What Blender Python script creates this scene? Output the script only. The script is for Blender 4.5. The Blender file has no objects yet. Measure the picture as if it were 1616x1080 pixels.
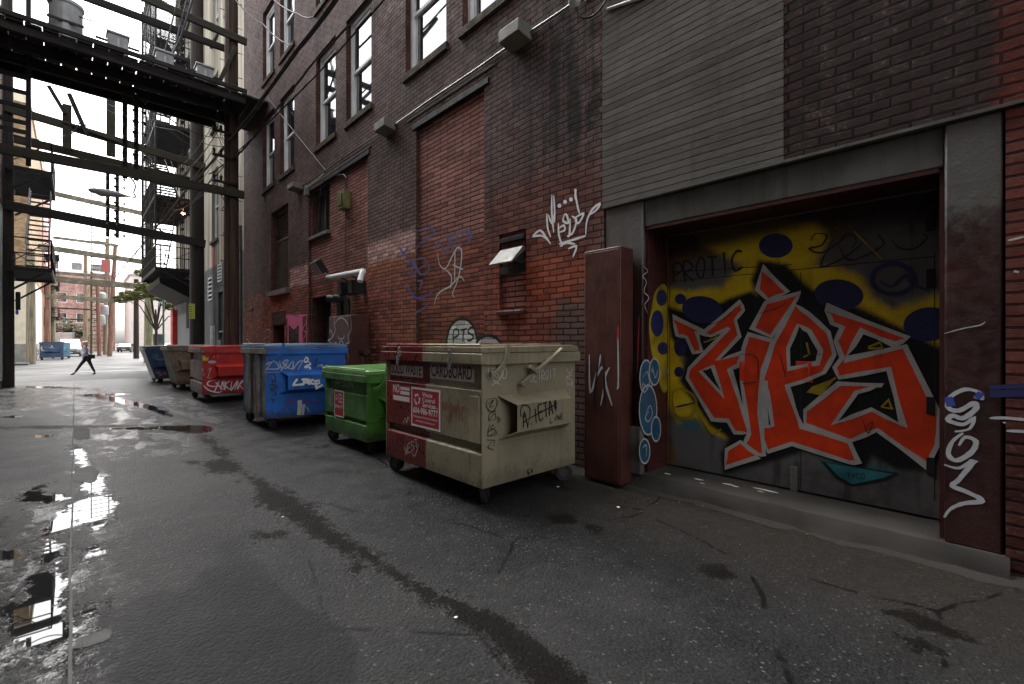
import bpy, math, random
import numpy as np
from mathutils import Vector, Matrix
from mathutils.geometry import tessellate_polygon
random.seed(7)
sc = bpy.context.scene
COL = sc.collection
R = math.radians
PI = math.pi

# ------------------------------------------------------------------ camera calibration
# level camera 1.6 m above the alley, looking 43.4 degrees to the right of the alley's axis (+Y)
FPX, CX, CY, HC = 730.0, 808.0, 541.0, 1.6
TH = math.atan(690.0 / FPX)
SN, CN = math.sin(TH), math.cos(TH)
W = 4.58                      # plane of the brick facade

def ray(px, py):
    u = (px - CX) / FPX
    return SN + u * CN, CN - u * SN, (CY - py) / FPX
def at_x(px, py, X=W):
    a, b, c = ray(px, py); t = X / a
    return Vector((X, b * t, HC + c * t))
def at_y(px, py, Y):
    a, b, c = ray(px, py); t = Y / b
    return Vector((a * t, Y, HC + c * t))
def at_g(px, py, Z=0.0):
    a, b, c = ray(px, py); t = (Z - HC) / c
    return Vector((a * t, b * t, Z))
def Yw(px, X=W): return at_x(px, CY, X).y
def Zw(px, py, X=W): return at_x(px, py, X).z

# ------------------------------------------------------------------ mesh builder
class MB:
    def __init__(s):
        s.v = []; s.f = []; s.fm = []; s.mats = []
    def mi(s, m):
        if m not in s.mats: s.mats.append(m)
        return s.mats.index(m)
    def face(s, pts, m):
        i = len(s.v); s.v += [tuple(p) for p in pts]
        s.f.append(tuple(range(i, i + len(pts)))); s.fm.append(s.mi(m))
    def raw(s, vs, fs, m):
        i = len(s.v); s.v += [tuple(p) for p in vs]; k = s.mi(m)
        for f in fs: s.f.append(tuple(i + a for a in f)); s.fm.append(k)
    def box(s, x0, x1, y0, y1, z0, z1, m, M=None):
        vs = [Vector((x, y, z)) for z in (z0, z1) for y in (y0, y1) for x in (x0, x1)]
        if M is not None: vs = [M @ v for v in vs]
        s.raw(vs, [(0, 2, 3, 1), (4, 5, 7, 6), (0, 1, 5, 4), (2, 6, 7, 3), (0, 4, 6, 2), (1, 3, 7, 5)], m)
    def beam(s, a, b, w, h, m, up=(0, 0, 1)):
        a = Vector(a); b = Vector(b); d = (b - a); L = d.length; d.normalize()
        side = d.cross(Vector(up))
        if side.length < 1e-4: side = d.cross(Vector((1, 0, 0)))
        side.normalize(); u = side.cross(d)
        M = Matrix((side, d, u)).transposed().to_4x4(); M.translation = a
        s.box(-w / 2, w / 2, 0, L, -h / 2, h / 2, m, M)
    def tube(s, pts, r, m, n=8, cap=True):
        pts = [Vector(p) for p in pts]; rs = r if isinstance(r, (list, tuple)) else [r] * len(pts)
        i0 = len(s.v); k = s.mi(m); prev = None
        for i, p in enumerate(pts):
            d = (pts[min(i + 1, len(pts) - 1)] - pts[max(i - 1, 0)]).normalized()
            if prev is None:
                a = d.cross(Vector((0, 0, 1)))
                if a.length < 1e-3: a = d.cross(Vector((1, 0, 0)))
            else:
                a = prev - d * prev.dot(d)
            a.normalize(); prev = a; b = d.cross(a)
            for j in range(n):
                t = 2 * PI * j / n
                s.v.append(tuple(p + (a * math.cos(t) + b * math.sin(t)) * rs[i]))
        for i in range(len(pts) - 1):
            for j in range(n):
                a0 = i0 + i * n + j; a1 = i0 + i * n + (j + 1) % n
                s.f.append((a0, a1, a1 + n, a0 + n)); s.fm.append(k)
        if cap:
            s.f.append(tuple(i0 + j for j in range(n))[::-1]); s.fm.append(k)
            e = i0 + (len(pts) - 1) * n
            s.f.append(tuple(e + j for j in range(n))); s.fm.append(k)
    def prism(s, poly, axis, a, b, m):
        # poly: 2D loop; axis 'x': (y,z) , 'y': (x,z), 'z': (x,y)
        def P(p, t):
            return {'x': (t, p[0], p[1]), 'y': (p[0], t, p[1]), 'z': (p[0], p[1], t)}[axis]
        n = len(poly); vs = [P(p, a) for p in poly] + [P(p, b) for p in poly]
        tr = tessellate_polygon([[Vector((p[0], p[1], 0)) for p in poly]])
        fs = [tuple(t) for t in tr] + [tuple(n + q for q in t[::-1]) for t in tr]
        for i in range(n):
            j = (i + 1) % n; fs.append((i, j, n + j, n + i))
        s.raw(vs, fs, m)
    def lathe(s, prof, m, M=None, n=20):
        i0 = len(s.v); k = s.mi(m)
        for (r, z) in prof:
            for j in range(n):
                t = 2 * PI * j / n; v = Vector((r * math.cos(t), r * math.sin(t), z))
                s.v.append(tuple(M @ v if M is not None else v))
        for i in range(len(prof) - 1):
            for j in range(n):
                a0 = i0 + i * n + j; a1 = i0 + i * n + (j + 1) % n
                s.f.append((a0, a1, a1 + n, a0 + n)); s.fm.append(k)
        s.f.append(tuple(i0 + j for j in range(n))[::-1]); s.fm.append(k)
        e = i0 + (len(prof) - 1) * n
        s.f.append(tuple(e + j for j in range(n))); s.fm.append(k)
    def clusters(s, gap=.13):
        """separate tags (groups of faces further apart than `gap`) as builders of their own"""
        cell = {}; par = list(range(len(s.f)))
        def find(i):
            while par[i] != i: par[i] = par[par[i]]; i = par[i]
            return i
        for i, f in enumerate(s.f):
            for q in f:
                k = tuple(int(math.floor(c / gap)) for c in s.v[q])
                for dx in (-1, 0, 1):
                    for dy in (-1, 0, 1):
                        for dz in (-1, 0, 1):
                            j = cell.get((k[0] + dx, k[1] + dy, k[2] + dz))
                            if j is not None: par[find(j)] = find(i)
                cell[k] = i
        out = {}
        for i, f in enumerate(s.f):
            m = out.setdefault(find(i), MB()); m.raw([s.v[q] for q in f], [tuple(range(len(f)))], s.mats[s.fm[i]])
        return list(out.values())
    def build(s, name, parent=None, smooth=False, bevel=0, fix=True, loc=None):
        if name == 'graffiti':
            cs = s.clusters()
            if len(cs) > 1: return [c.build('graffiti ', parent, smooth, bevel, fix, loc) for c in cs][0]
        name = name.strip()
        me = bpy.data.meshes.new(name)
        me.from_pydata(s.v, [], s.f)
        for m in s.mats: me.materials.append(m)
        me.polygons.foreach_set('material_index', s.fm)
        me.update()
        if fix:
            import bmesh
            bm = bmesh.new(); bm.from_mesh(me)
            if bevel or smooth: bmesh.ops.remove_doubles(bm, verts=bm.verts, dist=1e-5)
            bmesh.ops.recalc_face_normals(bm, faces=bm.faces)
            bm.to_mesh(me); bm.free()
        if smooth or bevel:
            me.polygons.foreach_set('use_smooth', [True] * len(me.polygons))
            me.set_sharp_from_angle(angle=R(35))
        o = bpy.data.objects.new(name, me); COL.objects.link(o)
        if parent is not None: o.parent = parent
        if loc is not None: o.location = loc
        if bevel:
            b = o.modifiers.new('bevel', 'BEVEL'); b.width = bevel; b.segments = 2; b.limit_method = 'ANGLE'; b.angle_limit = R(40)
            b.harden_normals = False
        return o

def tag(o, label=None, cat=None, group=None, kind=None):
    if label: o['label'] = label
    if cat: o['category'] = cat
    if group: o['group'] = group
    if kind: o['kind'] = kind
    return o
def empty(name, loc, label, cat, group=None, rz=0):
    o = bpy.data.objects.new(name, None); COL.objects.link(o)
    o.location = loc; o.rotation_euler.z = rz; o.empty_display_size = .2
    return tag(o, label, cat, group)
def copy_tree(o, parent=None):
    c = o.copy(); COL.objects.link(c); c.parent = parent
    for ch in list(o.children): copy_tree(ch, c)
    return c

# ------------------------------------------------------------------ node helpers
class NT:
    def __init__(s, name):
        s.m = bpy.data.materials.new(name); s.m.use_nodes = True
        s.t = s.m.node_tree; s.n = s.t.nodes
        s.b = s.n['Principled BSDF']
        s.tc = s.n.new('ShaderNodeTexCoord')
    def link(s, a, b): s.t.links.new(a, b)
    def inp(s, node, key, val):
        if val is None: return
        if hasattr(val, 'is_output') or isinstance(val, bpy.types.NodeSocket): s.link(val, node.inputs[key])
        else:
            if isinstance(val, (tuple, list)) and len(val) == 3 and node.inputs[key].type == 'RGBA': val = (*val, 1)
            if isinstance(val, (int, float)) and node.inputs[key].type == 'RGBA': val = (val, val, val, 1)
            node.inputs[key].default_value = val
    def math(s, op, a, b=None, c=None, clamp=False):
        n = s.n.new('ShaderNodeMath'); n.operation = op; n.use_clamp = clamp
        s.inp(n, 0, a)
        if b is not None: s.inp(n, 1, b)
        if c is not None: s.inp(n, 2, c)
        return n.outputs[0]
    def noise(s, scale, detail=4, rough=.55, vec=None, dist=0):
        n = s.n.new('ShaderNodeTexNoise'); n.inputs['Scale'].default_value = scale
        n.inputs['Detail'].default_value = detail; n.inputs['Roughness'].default_value = rough
        n.inputs['Distortion'].default_value = dist
        s.link(vec if vec is not None else s.tc.outputs['Object'], n.inputs['Vector'])
        return n.outputs[0]
    def map(s, sx=1, sy=1, sz=1, vec=None, loc=(0, 0, 0)):
        n = s.n.new('ShaderNodeMapping'); n.inputs['Scale'].default_value = (sx, sy, sz); n.inputs['Location'].default_value = loc
        s.link(vec if vec is not None else s.tc.outputs['Object'], n.inputs['Vector'])
        return n.outputs[0]
    def ramp(s, v, a, b, lo=0., hi=1., smooth=True):
        n = s.n.new('ShaderNodeMapRange'); n.interpolation_type = 'SMOOTHSTEP' if smooth else 'LINEAR'; n.clamp = True
        s.inp(n, 0, v); n.inputs[1].default_value = a; n.inputs[2].default_value = b
        n.inputs[3].default_value = lo; n.inputs[4].default_value = hi
        return n.outputs[0]
    def mix(s, f, a, b, mode='MIX'):
        n = s.n.new('ShaderNodeMix'); n.data_type = 'RGBA'; n.blend_type = mode; n.clamp_factor = True
        s.inp(n, 0, f)
        s.inp(n, 6, a); s.inp(n, 7, b)
        return n.outputs[2]
    def sep(s, vec=None):
        n = s.n.new('ShaderNodeSeparateXYZ'); s.link(vec if vec is not None else s.tc.outputs['Object'], n.inputs[0]); return n.outputs
    def comb(s, x, y, z=0.):
        n = s.n.new('ShaderNodeCombineXYZ'); s.inp(n, 0, x); s.inp(n, 1, y); s.inp(n, 2, z); return n.outputs[0]
    def bump(s, h, strength=.3, dist=.01, normal=None):
        n = s.n.new('ShaderNodeBump'); n.inputs['Strength'].default_value = strength; n.inputs['Distance'].default_value = dist
        s.link(h, n.inputs['Height'])
        if normal is not None: s.link(normal, n.inputs['Normal'])
        return n.outputs[0]
    def out(s, col=None, rough=None, normal=None, metal=None, spec=None):
        if col is not None: s.inp(s.b, 'Base Color', col)
        if rough is not None: s.inp(s.b, 'Roughness', rough)
        if metal is not None: s.inp(s.b, 'Metallic', metal)
        if spec is not None: s.inp(s.b, 'Specular IOR Level', spec)
        if normal is not None: s.link(normal, s.b.inputs['Normal'])
        return s.m

def sc3(c, k): return tuple(min(1, max(0, x * k)) for x in c)

def paint(name, c, rough=.45, metal=0, var=.35, wear=.12, wearcol=(.13, .075, .045), scale=3., bump=.05, streak=.35, spec=.4, dent=0., splash=0.):
    """weathered surface: blotchy tone, vertical dirt streaks, small patches worn to another colour"""
    t = NT(name)
    n1 = t.noise(scale, 5); n2 = t.noise(1., 4, vec=t.map(scale * 9, scale * 9, scale * .55)); n3 = t.noise(scale * 7, 6, .7)
    col = t.mix(t.ramp(n1, .3, .7), sc3(c, 1 - var), sc3(c, 1 + var * .6))
    col = t.mix(t.ramp(n2, .52, .75, 0, streak), col, sc3(c, .38))
    if wear > 0:
        msk = t.ramp(t.math('ADD', t.math('MULTIPLY', n3, .7), t.math('MULTIPLY', n1, .3)), .66 - wear * .45, .70 - wear * .4)
        col = t.mix(msk, col, wearcol)
    nb = t.bump(n3, bump * 3, .004)
    if splash:
        z = t.sep()[2]; sp = t.noise(26, 5, .75)
        ms = t.ramp(t.math('ADD', t.math('MULTIPLY', z, 1.5), t.math('ADD', t.math('MULTIPLY', sp, .9), t.math('MULTIPLY', n1, .6))), 1.05, 1.35, splash, 0)
        col = t.mix(ms, col, (.035, .029, .023))
        rn = t.ramp(t.noise(1., 5, .7, t.map(14, 14, .8)), .6, .7, 0, .75)
        col = t.mix(t.math('MULTIPLY', rn, t.ramp(n1, .45, .6)), col, (.085, .038, .018))
        ch = t.ramp(t.noise(45, 4, .75), .655, .675, 0, .9); col = t.mix(t.math('MULTIPLY', ch, t.ramp(n1, .35, .6)), col, (.06, .035, .025))
    if dent: nb = t.bump(t.noise(2.6, 2, .4), dent, .05, nb)
    rg = t.ramp(n3, .3, .7, max(.05, rough - .12), min(1, rough + .18))
    return t.out(col, rg, nb, metal, spec)

def plain(name, c, rough=.6, metal=0, var=.15, scale=8., spec=.5):
    t = NT(name); n = t.noise(scale, 4)
    return t.out(t.mix(n, sc3(c, 1 - var), sc3(c, 1 + var)), rough, None, metal, spec)

def wood(name, c, moss=None, along='x'):
    t = NT(name); k = {'x': (.6, 14, 14), 'y': (14, .6, 14), 'z': (14, 14, .6)}[along]
    g = t.noise(1.2, 6, .65, t.map(*k)); n = t.noise(1.3, 4)
    col = t.mix(t.ramp(g, .3, .72), sc3(c, .42), sc3(c, 1.45))
    col = t.mix(t.ramp(n, .5, .75, 0, .5), col, sc3(c, .4))
    if moss:
        up = t.sep(t.n.new('ShaderNodeNewGeometry').outputs['Normal'])[2]
        col = t.mix(t.math('MULTIPLY', t.ramp(n, .38, .6), t.ramp(up, -.2, .8, .35, 1)), col, moss)
    return t.out(col, .85, t.bump(g, .5, .01))

def emis(name, c, s):
    t = NT(name); t.b.inputs['Emission Color'].default_value = (*c, 1); t.b.inputs['Emission Strength'].default_value = s
    return t.out(c, .5)

def glass(name, c=(.02, .025, .03), rough=.04):
    t = NT(name); n = t.noise(1.6, 2)
    return t.out(c, rough, t.bump(n, .08, .02), 0, .9)

# ------------------------------------------------------------------ brick
def brickmat(name, c1, c2, mortar, row=.078, width=.235, msize=.009, zones=(), bump=.7, blotch=.5, rough=.82, axis='y', soot=(.02, .018, .018), mdark=.45, spec=.12, rowshade=.25, wobble=(.03, 2.6)):
    """running-bond brick over (Y,Z) (axis 'y') or (X,Z) (axis 'x').
    zones: (u0,u1,v0,v1,soft,colour,opacity): patches of old paint with ragged edges"""
    t = NT(name); x, y, z = t.sep()
    u = y if axis == 'y' else x
    wob = t.noise(wobble[1], 3); wz = t.math('MULTIPLY_ADD', wob, wobble[0], z)
    vec = t.comb(u, wz)
    b = t.n.new('ShaderNodeTexBrick'); t.link(vec, b.inputs['Vector'])
    b.inputs['Scale'].default_value = 1; b.inputs['Brick Width'].default_value = width; b.inputs['Row Height'].default_value = row
    b.inputs['Mortar Size'].default_value = msize; b.inputs['Mortar Smooth'].default_value = .35; b.inputs['Bias'].default_value = -.1
    b.inputs['Color1'].default_value = (*c1, 1); b.inputs['Color2'].default_value = (*c2, 1); b.inputs['Mortar'].default_value = (*mortar, 1)
    fac0 = b.outputs['Fac']; fac = t.math('MULTIPLY', fac0, t.ramp(t.noise(1., 4, .7, t.map(2.2, 2.2, 15)), .25, .55, .25, 1.15), clamp=True)
    # per brick tone
    b2 = t.n.new('ShaderNodeTexBrick'); t.link(vec, b2.inputs['Vector'])
    for k, v in (('Scale', 1), ('Brick Width', width), ('Row Height', row), ('Mortar Size', 0), ('Bias', 0)): b2.inputs[k].default_value = v
    b2.inputs['Color1'].default_value = (.5, .48, .48, 1); b2.inputs['Color2'].default_value = (1.45, 1.45, 1.42, 1)
    n1 = t.noise(.75, 5, .6); n2 = t.noise(28, 4, .7); n3 = t.noise(1., 5, .6, t.map(5, 5, .45)); n4 = t.noise(5.5, 5, .65)
    col = t.mix(t.ramp(n1, .3, .7), t.mix(.45, b.outputs['Color'], soot), b.outputs['Color'])
    wsrc = t.math('ADD', t.math('MULTIPLY', n4, .7), t.math('MULTIPLY', n2, .3))
    for (u0, u1, v0, v1, soft, zc, op) in zones:
        uw = t.math('MULTIPLY_ADD', t.math('SUBTRACT', wsrc, .5), soft * 3.2, u)
        vw = t.math('MULTIPLY_ADD', t.math('SUBTRACT', wsrc, .5), soft * 3.2, z)
        m = t.math('MULTIPLY', t.math('MULTIPLY', t.ramp(uw, u0 - soft * .5, u0 + soft * .5), t.ramp(uw, u1 - soft * .5, u1 + soft * .5, 1, 0)),
                   t.math('MULTIPLY', t.ramp(vw, v0 - soft * .5, v0 + soft * .5), t.ramp(vw, v1 - soft * .5, v1 + soft * .5, 1, 0)))
        chip = t.ramp(t.math('ADD', t.math('MULTIPLY', n2, .5), t.math('MULTIPLY', n4, .5)), .34, .46)
        m = t.math('MULTIPLY', m, t.math('MULTIPLY', chip, op))
        if zc[0] < .02: m = t.math('MULTIPLY', m, t.ramp(n3, .36, .58, .25, 1.1), clamp=True)
        zcol = t.mix(fac, zc, sc3(zc, .62 if zc[0] < .03 else mdark))
        col = t.mix(m, col, zcol)
    col = t.mix(.75, col, b2.outputs['Color'], 'MULTIPLY')
    col = t.mix(t.ramp(n3, .5, .78, 0, blotch), col, soot)
    col = t.mix(t.ramp(n2, .62, .8, 0, .35), col, sc3(soot, 2))
    rs = t.ramp(t.noise(1., 5, .75, t.map(3, 3, 24)), .56, .68, 0, rowshade)  # dark cracks and shadow along the courses, put into the colour
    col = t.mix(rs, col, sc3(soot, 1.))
    h = t.math('ADD', t.math('MULTIPLY', fac0, -1.), t.math('MULTIPLY', n2, .35))
    h = t.math('ADD', h, t.math('MULTIPLY', t.noise(9, 3), .4))
    return t.out(col, t.ramp(n4, .3, .7, rough - .18, rough + .1), t.bump(h, bump, .016), 0, spec)

def concrete(name, c, var=.35, bump=.25, streak=.5, rough=.85, scale=1.4):
    t = NT(name); n1 = t.noise(scale, 6, .6); n2 = t.noise(1, 5, .65, t.map(7, 7, .35)); n3 = t.noise(40, 4, .7); n4 = t.noise(5, 5, .6)
    col = t.mix(t.ramp(n1, .28, .72), sc3(c, 1 - var), sc3(c, 1 + var * .5))
    col = t.mix(t.ramp(n2, .5, .75, 0, streak), col, sc3(c, .35))
    col = t.mix(t.ramp(n4, .55, .7, 0, .3), col, sc3(c, .55))
    return t.out(col, rough, t.bump(t.math('ADD', n3, n4), bump, .008), 0, .3)

# ------------------------------------------------------------------ paint strokes, filled shapes and lettering on flat surfaces
class Surf:
    """a flat painted surface: pt(px,py) -> point on it (local to `root`), n = outward normal"""
    def __init__(s, axis, val, root=(0, 0, 0), base=.0015):
        s.axis = axis; s.val = val; s.root = Vector(root); s.k = 0; s.base = base
        s.n = Vector((-1, 0, 0)) if axis == 'x' else Vector((0, -1, 0))
        s.right = Vector((0, -1, 0)) if axis == 'x' else Vector((1, 0, 0))
    def off(s):
        s.k += 1; return s.base + s.k * .00022
    def pt(s, px, py):
        p = at_x(px, py, s.val) if s.axis == 'x' else at_y(px, py, s.val)
        return p - s.root
    def uv(s, u, v):      # along `right`, up (metres, absolute plane coordinates)
        p = Vector((s.val, -u, v)) if s.axis == 'x' else Vector((u, s.val, v))
        return p - s.root

def smooth_line(pts, sub=5, closed=False):
    P = [Vector(p) for p in pts]; n = len(P); out = []
    for i in range(n if closed else n - 1):
        if closed: a, b, c, d = P[(i - 1) % n], P[i], P[(i + 1) % n], P[(i + 2) % n]
        else: a, b, c, d = P[max(i - 1, 0)], P[i], P[i + 1], P[min(i + 2, n - 1)]
        for k in range(sub):
            t = k / sub
            out.append(.5 * ((2 * b) + (c - a) * t + (2 * a - 5 * b + 4 * c - d) * t * t + (3 * b - a - 3 * c + d) * t ** 3))
    if not closed: out.append(P[-1])
    return out

def ribbon(mb, pts, w, m, S, closed=False, taper=False, wob=.12):
    off = S.off(); n = S.n; L = len(pts)
    if L < 2: return
    A = []; B = []
    for i, p in enumerate(pts):
        if closed: d = pts[(i + 1) % L] - pts[(i - 1) % L]
        else: d = pts[min(i + 1, L - 1)] - pts[max(i - 1, 0)]
        if d.length < 1e-9: d = Vector((0, 0, 1))
        d.normalize(); side = n.cross(d)
        k = 1.0
        if 0 < i < L - 1 or closed:
            d1 = (p - pts[(i - 1) % L]); 
            if d1.length > 1e-9:
                cs = abs(d1.normalized().dot(d)); k = 1 / max(cs, .55)
        ww = w * .5 * k * (1 + random.uniform(-wob, wob))
        if taper and not closed: ww *= .35 + .65 * min(1, 3.5 * min(i + .6, L - i - .4) / L)
        o = p + n * (off + i * .000012)
        A.append(o + side * ww); B.append(o - side * ww)
    rng = range(L if closed else L - 1)
    for i in rng:
        j = (i + 1) % L
        mb.face([B[i], B[j], A[j], A[i]], m)

def fill(mb, loops, m, S):
    """loops: outer then holes, lists of 3D points"""
    off = S.off(); flat = [p + S.n * off for l in loops for p in l]
    tr = tessellate_polygon(loops)
    i = len(mb.v); mb.v += [tuple(p) for p in flat]; k = mb.mi(m)
    for t in tr:
        a, b, c = (flat[q] for q in t)
        if (b - a).cross(c - a).dot(S.n) < 0: t = t[::-1]
        mb.f.append(tuple(i + q for q in t)); mb.fm.append(k)

F = {
 'A': [[(0, 0), (.5, 1), (1, 0)], [(.15, .38), (.85, .38)]], 'B': [[(0, 0), (0, 1), (.7, .95), (.75, .6), (0, .52), (.9, .42), (.85, .05), (0, 0)]],
 'C': [[(1, .85), (.5, 1), (0, .6), (.1, .15), (.5, 0), (1, .15)]], 'D': [[(0, 0), (0, 1), (.7, .9), (1, .5), (.7, .08), (0, 0)]],
 'E': [[(1, 1), (0, .95), (.05, 0), (1, .02)], [(0, .5), (.8, .55)]], 'F': [[(1, 1), (0, 1), (0, 0)], [(0, .52), (.75, .55)]],
 'G': [[(1, .8), (.5, 1), (0, .55), (.3, 0), (.9, .1), (1, .45), (.55, .45)]], 'H': [[(0, 0), (.05, 1)], [(.95, 1), (1, 0)], [(0, .5), (1, .55)]],
 'I': [[(.5, 0), (.5, 1)]], 'J': [[(.8, 1), (.75, .2), (.4, 0), (0, .2)]], 'K': [[(0, 0), (0, 1)], [(.9, 1), (.05, .5), (1, 0)]],
 'L': [[(0, 1), (0, 0), (.95, .05)]], 'M': [[(0, 0), (.1, 1), (.5, .35), (.9, 1), (1, 0)]], 'N': [[(0, 0), (.05, 1), (.95, 0), (1, 1)]],
 'O': [[(.5, 1), (.05, .65), (.15, .1), (.6, 0), (1, .45), (.8, .95), (.4, 1)]], 'P': [[(0, 0), (0, 1), (.8, .95), (.9, .6), (0, .45)]],
 'Q': [[(.5, 1), (.05, .65), (.15, .1), (.6, 0), (1, .45), (.8, .95), (.4, 1)], [(.6, .3), (1.05, -.1)]], 'R': [[(0, 0), (0, 1), (.85, .9), (.8, .6), (0, .5), (1, 0)]],
 'S': [[(1, .9), (.4, 1), (0, .75), (.4, .52), (.95, .3), (.6, 0), (0, .1)]], 'T': [[(0, 1), (1, .97)], [(.5, 1), (.48, 0)]],
 'U': [[(0, 1), (.05, .2), (.45, 0), (.9, .2), (1, 1)]], 'V': [[(0, 1), (.5, 0), (1, 1)]], 'W': [[(0, 1), (.25, 0), (.5, .7), (.75, 0), (1, 1)]],
 'X': [[(0, 0), (1, 1)], [(0, 1), (1, 0)]], 'Y': [[(0, 1), (.5, .5), (1, 1)], [(.5, .5), (.4, 0)]], 'Z': [[(0, 1), (1, .95), (0, .05), (1, 0)]],
 '.': [[(.4, 0), (.5, .12)]], '*': [[(.2, .3), (.8, .8)], [(.2, .8), (.8, .3)], [(.5, .2), (.5, .9)]]}

def handtag(mb, text, S, p0, p1, h, w, m, vertical=False, slant=.15, jit=.08, gap=.28):
    """hand-sprayed letters from p0 to p1 (points on the surface), letter height h, stroke width w"""
    rt = (p1 - p0); tot = rt.length; rt.normalize(); up = rt.cross(S.n) * -1
    if up.z < 0 and not vertical: up = -up
    n = len(text); cw = tot / (n + (n - 1) * gap)
    for i, ch in enumerate(text):
        if ch not in F: continue
        o = p0 + rt * (i * cw * (1 + gap)) + up * random.uniform(-.06, .06) * h
        for st in F[ch]:
            pts = [o + rt * ((a + slant * b + random.uniform(-jit, jit) * .6) * cw) + up * ((b + random.uniform(-jit, jit) * .6) * h) for a, b in st]
            ribbon(mb, smooth_line(pts, 4) if len(pts) > 2 else pts, w, m, S)

def scribble(mb, S, pxs, w, m, closed=False, sub=5, taper=True):
    pts = [S.pt(*p) for p in pxs]
    ribbon(mb, smooth_line(pts, sub, closed) if sub > 1 else pts, w, m, S, closed, taper)

def ell(S, cx, cy, rx, ry, n=22, rot=0):
    return [S.pt(cx + rx * math.cos(t) * math.cos(rot) - ry * math.sin(t) * math.sin(rot), cy + rx * math.cos(t) * math.sin(rot) + ry * math.sin(t) * math.cos(rot)) for t in [2 * PI * i / n for i in range(n)]]

def lettering(mb, text, S, origin, size, m, width=None, bold=0, align='LEFT', rot=0):
    """type-set letters on the surface; origin = 3D point of the baseline start"""
    cu = bpy.data.curves.new('t', 'FONT'); cu.body = text; cu.size = size; cu.align_x = align; cu.offset = bold; cu.resolution_u = 3
    ob = bpy.data.objects.new('t', cu); COL.objects.link(ob)
    dg = bpy.context.evaluated_depsgraph_get(); dg.update()
    me = bpy.data.meshes.new_from_object(ob.evaluated_get(dg))
    off = S.off(); sx = 1.
    xs_ = [v.co.x for v in me.vertices]
    if width and xs_: sx = width / (max(xs_) - min(xs_))
    cs, sn = math.cos(rot), math.sin(rot)
    vs = [origin + S.right * ((v.co.x * cs - v.co.y * sn) * sx) + Vector((0, 0, v.co.x * sn + v.co.y * cs)) + S.n * off for v in me.vertices]
    mb.raw(vs, [tuple(p.vertices) for p in me.polygons], m)
    bpy.data.objects.remove(ob); bpy.data.curves.remove(cu); bpy.data.meshes.remove(me)

def field(px, py, polys, soft):
    out = np.full(px.shape, -1e9)
    for P in polys:
        P = [(p.x, p.y) for p in P]; n = len(P); d2 = np.full(px.shape, 1e9); inside = np.zeros(px.shape, bool)
        for i in range(n):
            (ax, ay), (bx, by) = P[i], P[(i + 1) % n]
            dx, dy = bx - ax, by - ay; L = dx * dx + dy * dy + 1e-12
            t = np.clip(((px - ax) * dx + (py - ay) * dy) / L, 0, 1)
            d2 = np.minimum(d2, (px - ax - t * dx) ** 2 + (py - ay - t * dy) ** 2)
            cr = ((ay > py) != (by > py)) & (px < (bx - ax) * (py - ay) / (by - ay + 1e-12) + ax)
            inside ^= cr
        sd = np.where(inside, 1, -1) * np.sqrt(d2)
        out = np.maximum(out, sd)
    return np.clip(.5 + out / soft, 0, 1)


# ------------------------------------------------------------------ a wall with rectangular openings (outside faces -n)
def wall_holes(mb, u0, u1, v0, v1, holes, m, P, mr=None):
    """holes: (u0,u1,v0,v1,depth). P(u,v,d) -> 3D point, d = depth behind the face"""
    us = sorted({u0, u1, *[min(max(h[0], u0), u1) for h in holes], *[min(max(h[1], u0), u1) for h in holes]})
    vs = sorted({v0, v1, *[min(max(h[2], v0), v1) for h in holes], *[min(max(h[3], v0), v1) for h in holes]})
    for a, b in zip(us, us[1:]):
        for c, d in zip(vs, vs[1:]):
            mu, mv = (a + b) / 2, (c + d) / 2
            if any(h[0] < mu < h[1] and h[2] < mv < h[3] for h in holes): continue
            mb.face([P(b, c, 0), P(a, c, 0), P(a, d, 0), P(b, d, 0)], m)
    for h in holes:
        a, b, c, d, e = h; q = mr or m
        mb.face([P(a, c, 0), P(a, c, e), P(a, d, e), P(a, d, 0)], q)
        mb.face([P(b, c, e), P(b, c, 0), P(b, d, 0), P(b, d, e)], q)
        mb.face([P(a, d, 0), P(a, d, e), P(b, d, e), P(b, d, 0)], q)
        if c > v0 + 1e-6: mb.face([P(a, c, e), P(a, c, 0), P(b, c, 0), P(b, c, e)], q)
# ================================================================== materials
M = {}
M['white_frame'] = paint('white_frame_paint', (.82, .84, .84), .5, var=.12, wear=.04, streak=.3)
M['glass'] = glass('window_glass'); M['glass'].node_tree.nodes['Principled BSDF'].inputs['IOR'].default_value = 2.0
M['dark_in'] = plain('dark_interior', (.012, .011, .011), .9)
M['stone'] = concrete('stone_sill', (.16, .15, .125), streak=.6)
M['conc'] = concrete('lintel_concrete', (.11, .107, .098), streak=.7)
M['step'] = concrete('worn_step_concrete', (.045, .041, .036), var=.4, streak=.1)
M['black_paint'] = plain('black_spray', (.008, .008, .009), .5)
M['white_paint'] = plain('white_spray', (.74, .74, .76), .6, var=.12, scale=30)
M['grey_white'] = plain('faded_white_spray', (.42, .43, .45), .65, var=.25, scale=25)
M['blue_spray'] = plain('blue_spray', (.035, .06, .30), .6, var=.3)
M['blue_dk'] = plain('dark_blue_spray', (.012, .016, .08), .6, var=.4); M['faint_blue'] = plain('faint_blue_spray', (.075, .07, .17), .7, var=.3)
M['pink_spray'] = plain('pink_spray', (.62, .12, .25), .6, var=.25)
M['red_spray'] = plain('red_spray', (.42, .05, .06), .6, var=.3)
M['steel'] = paint('galvanised_steel', (.36, .37, .37), .42, .75, var=.25, wear=.1, streak=.4)
M['dark_steel'] = paint('dark_ironwork', (.018, .017, .017), .6, .3, var=.4, wear=.12, wearcol=(.06, .035, .025))
M['pvc'] = paint('white_pipe', (.55, .56, .54), .4, 0, var=.15, wear=.06, streak=.45)
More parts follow.
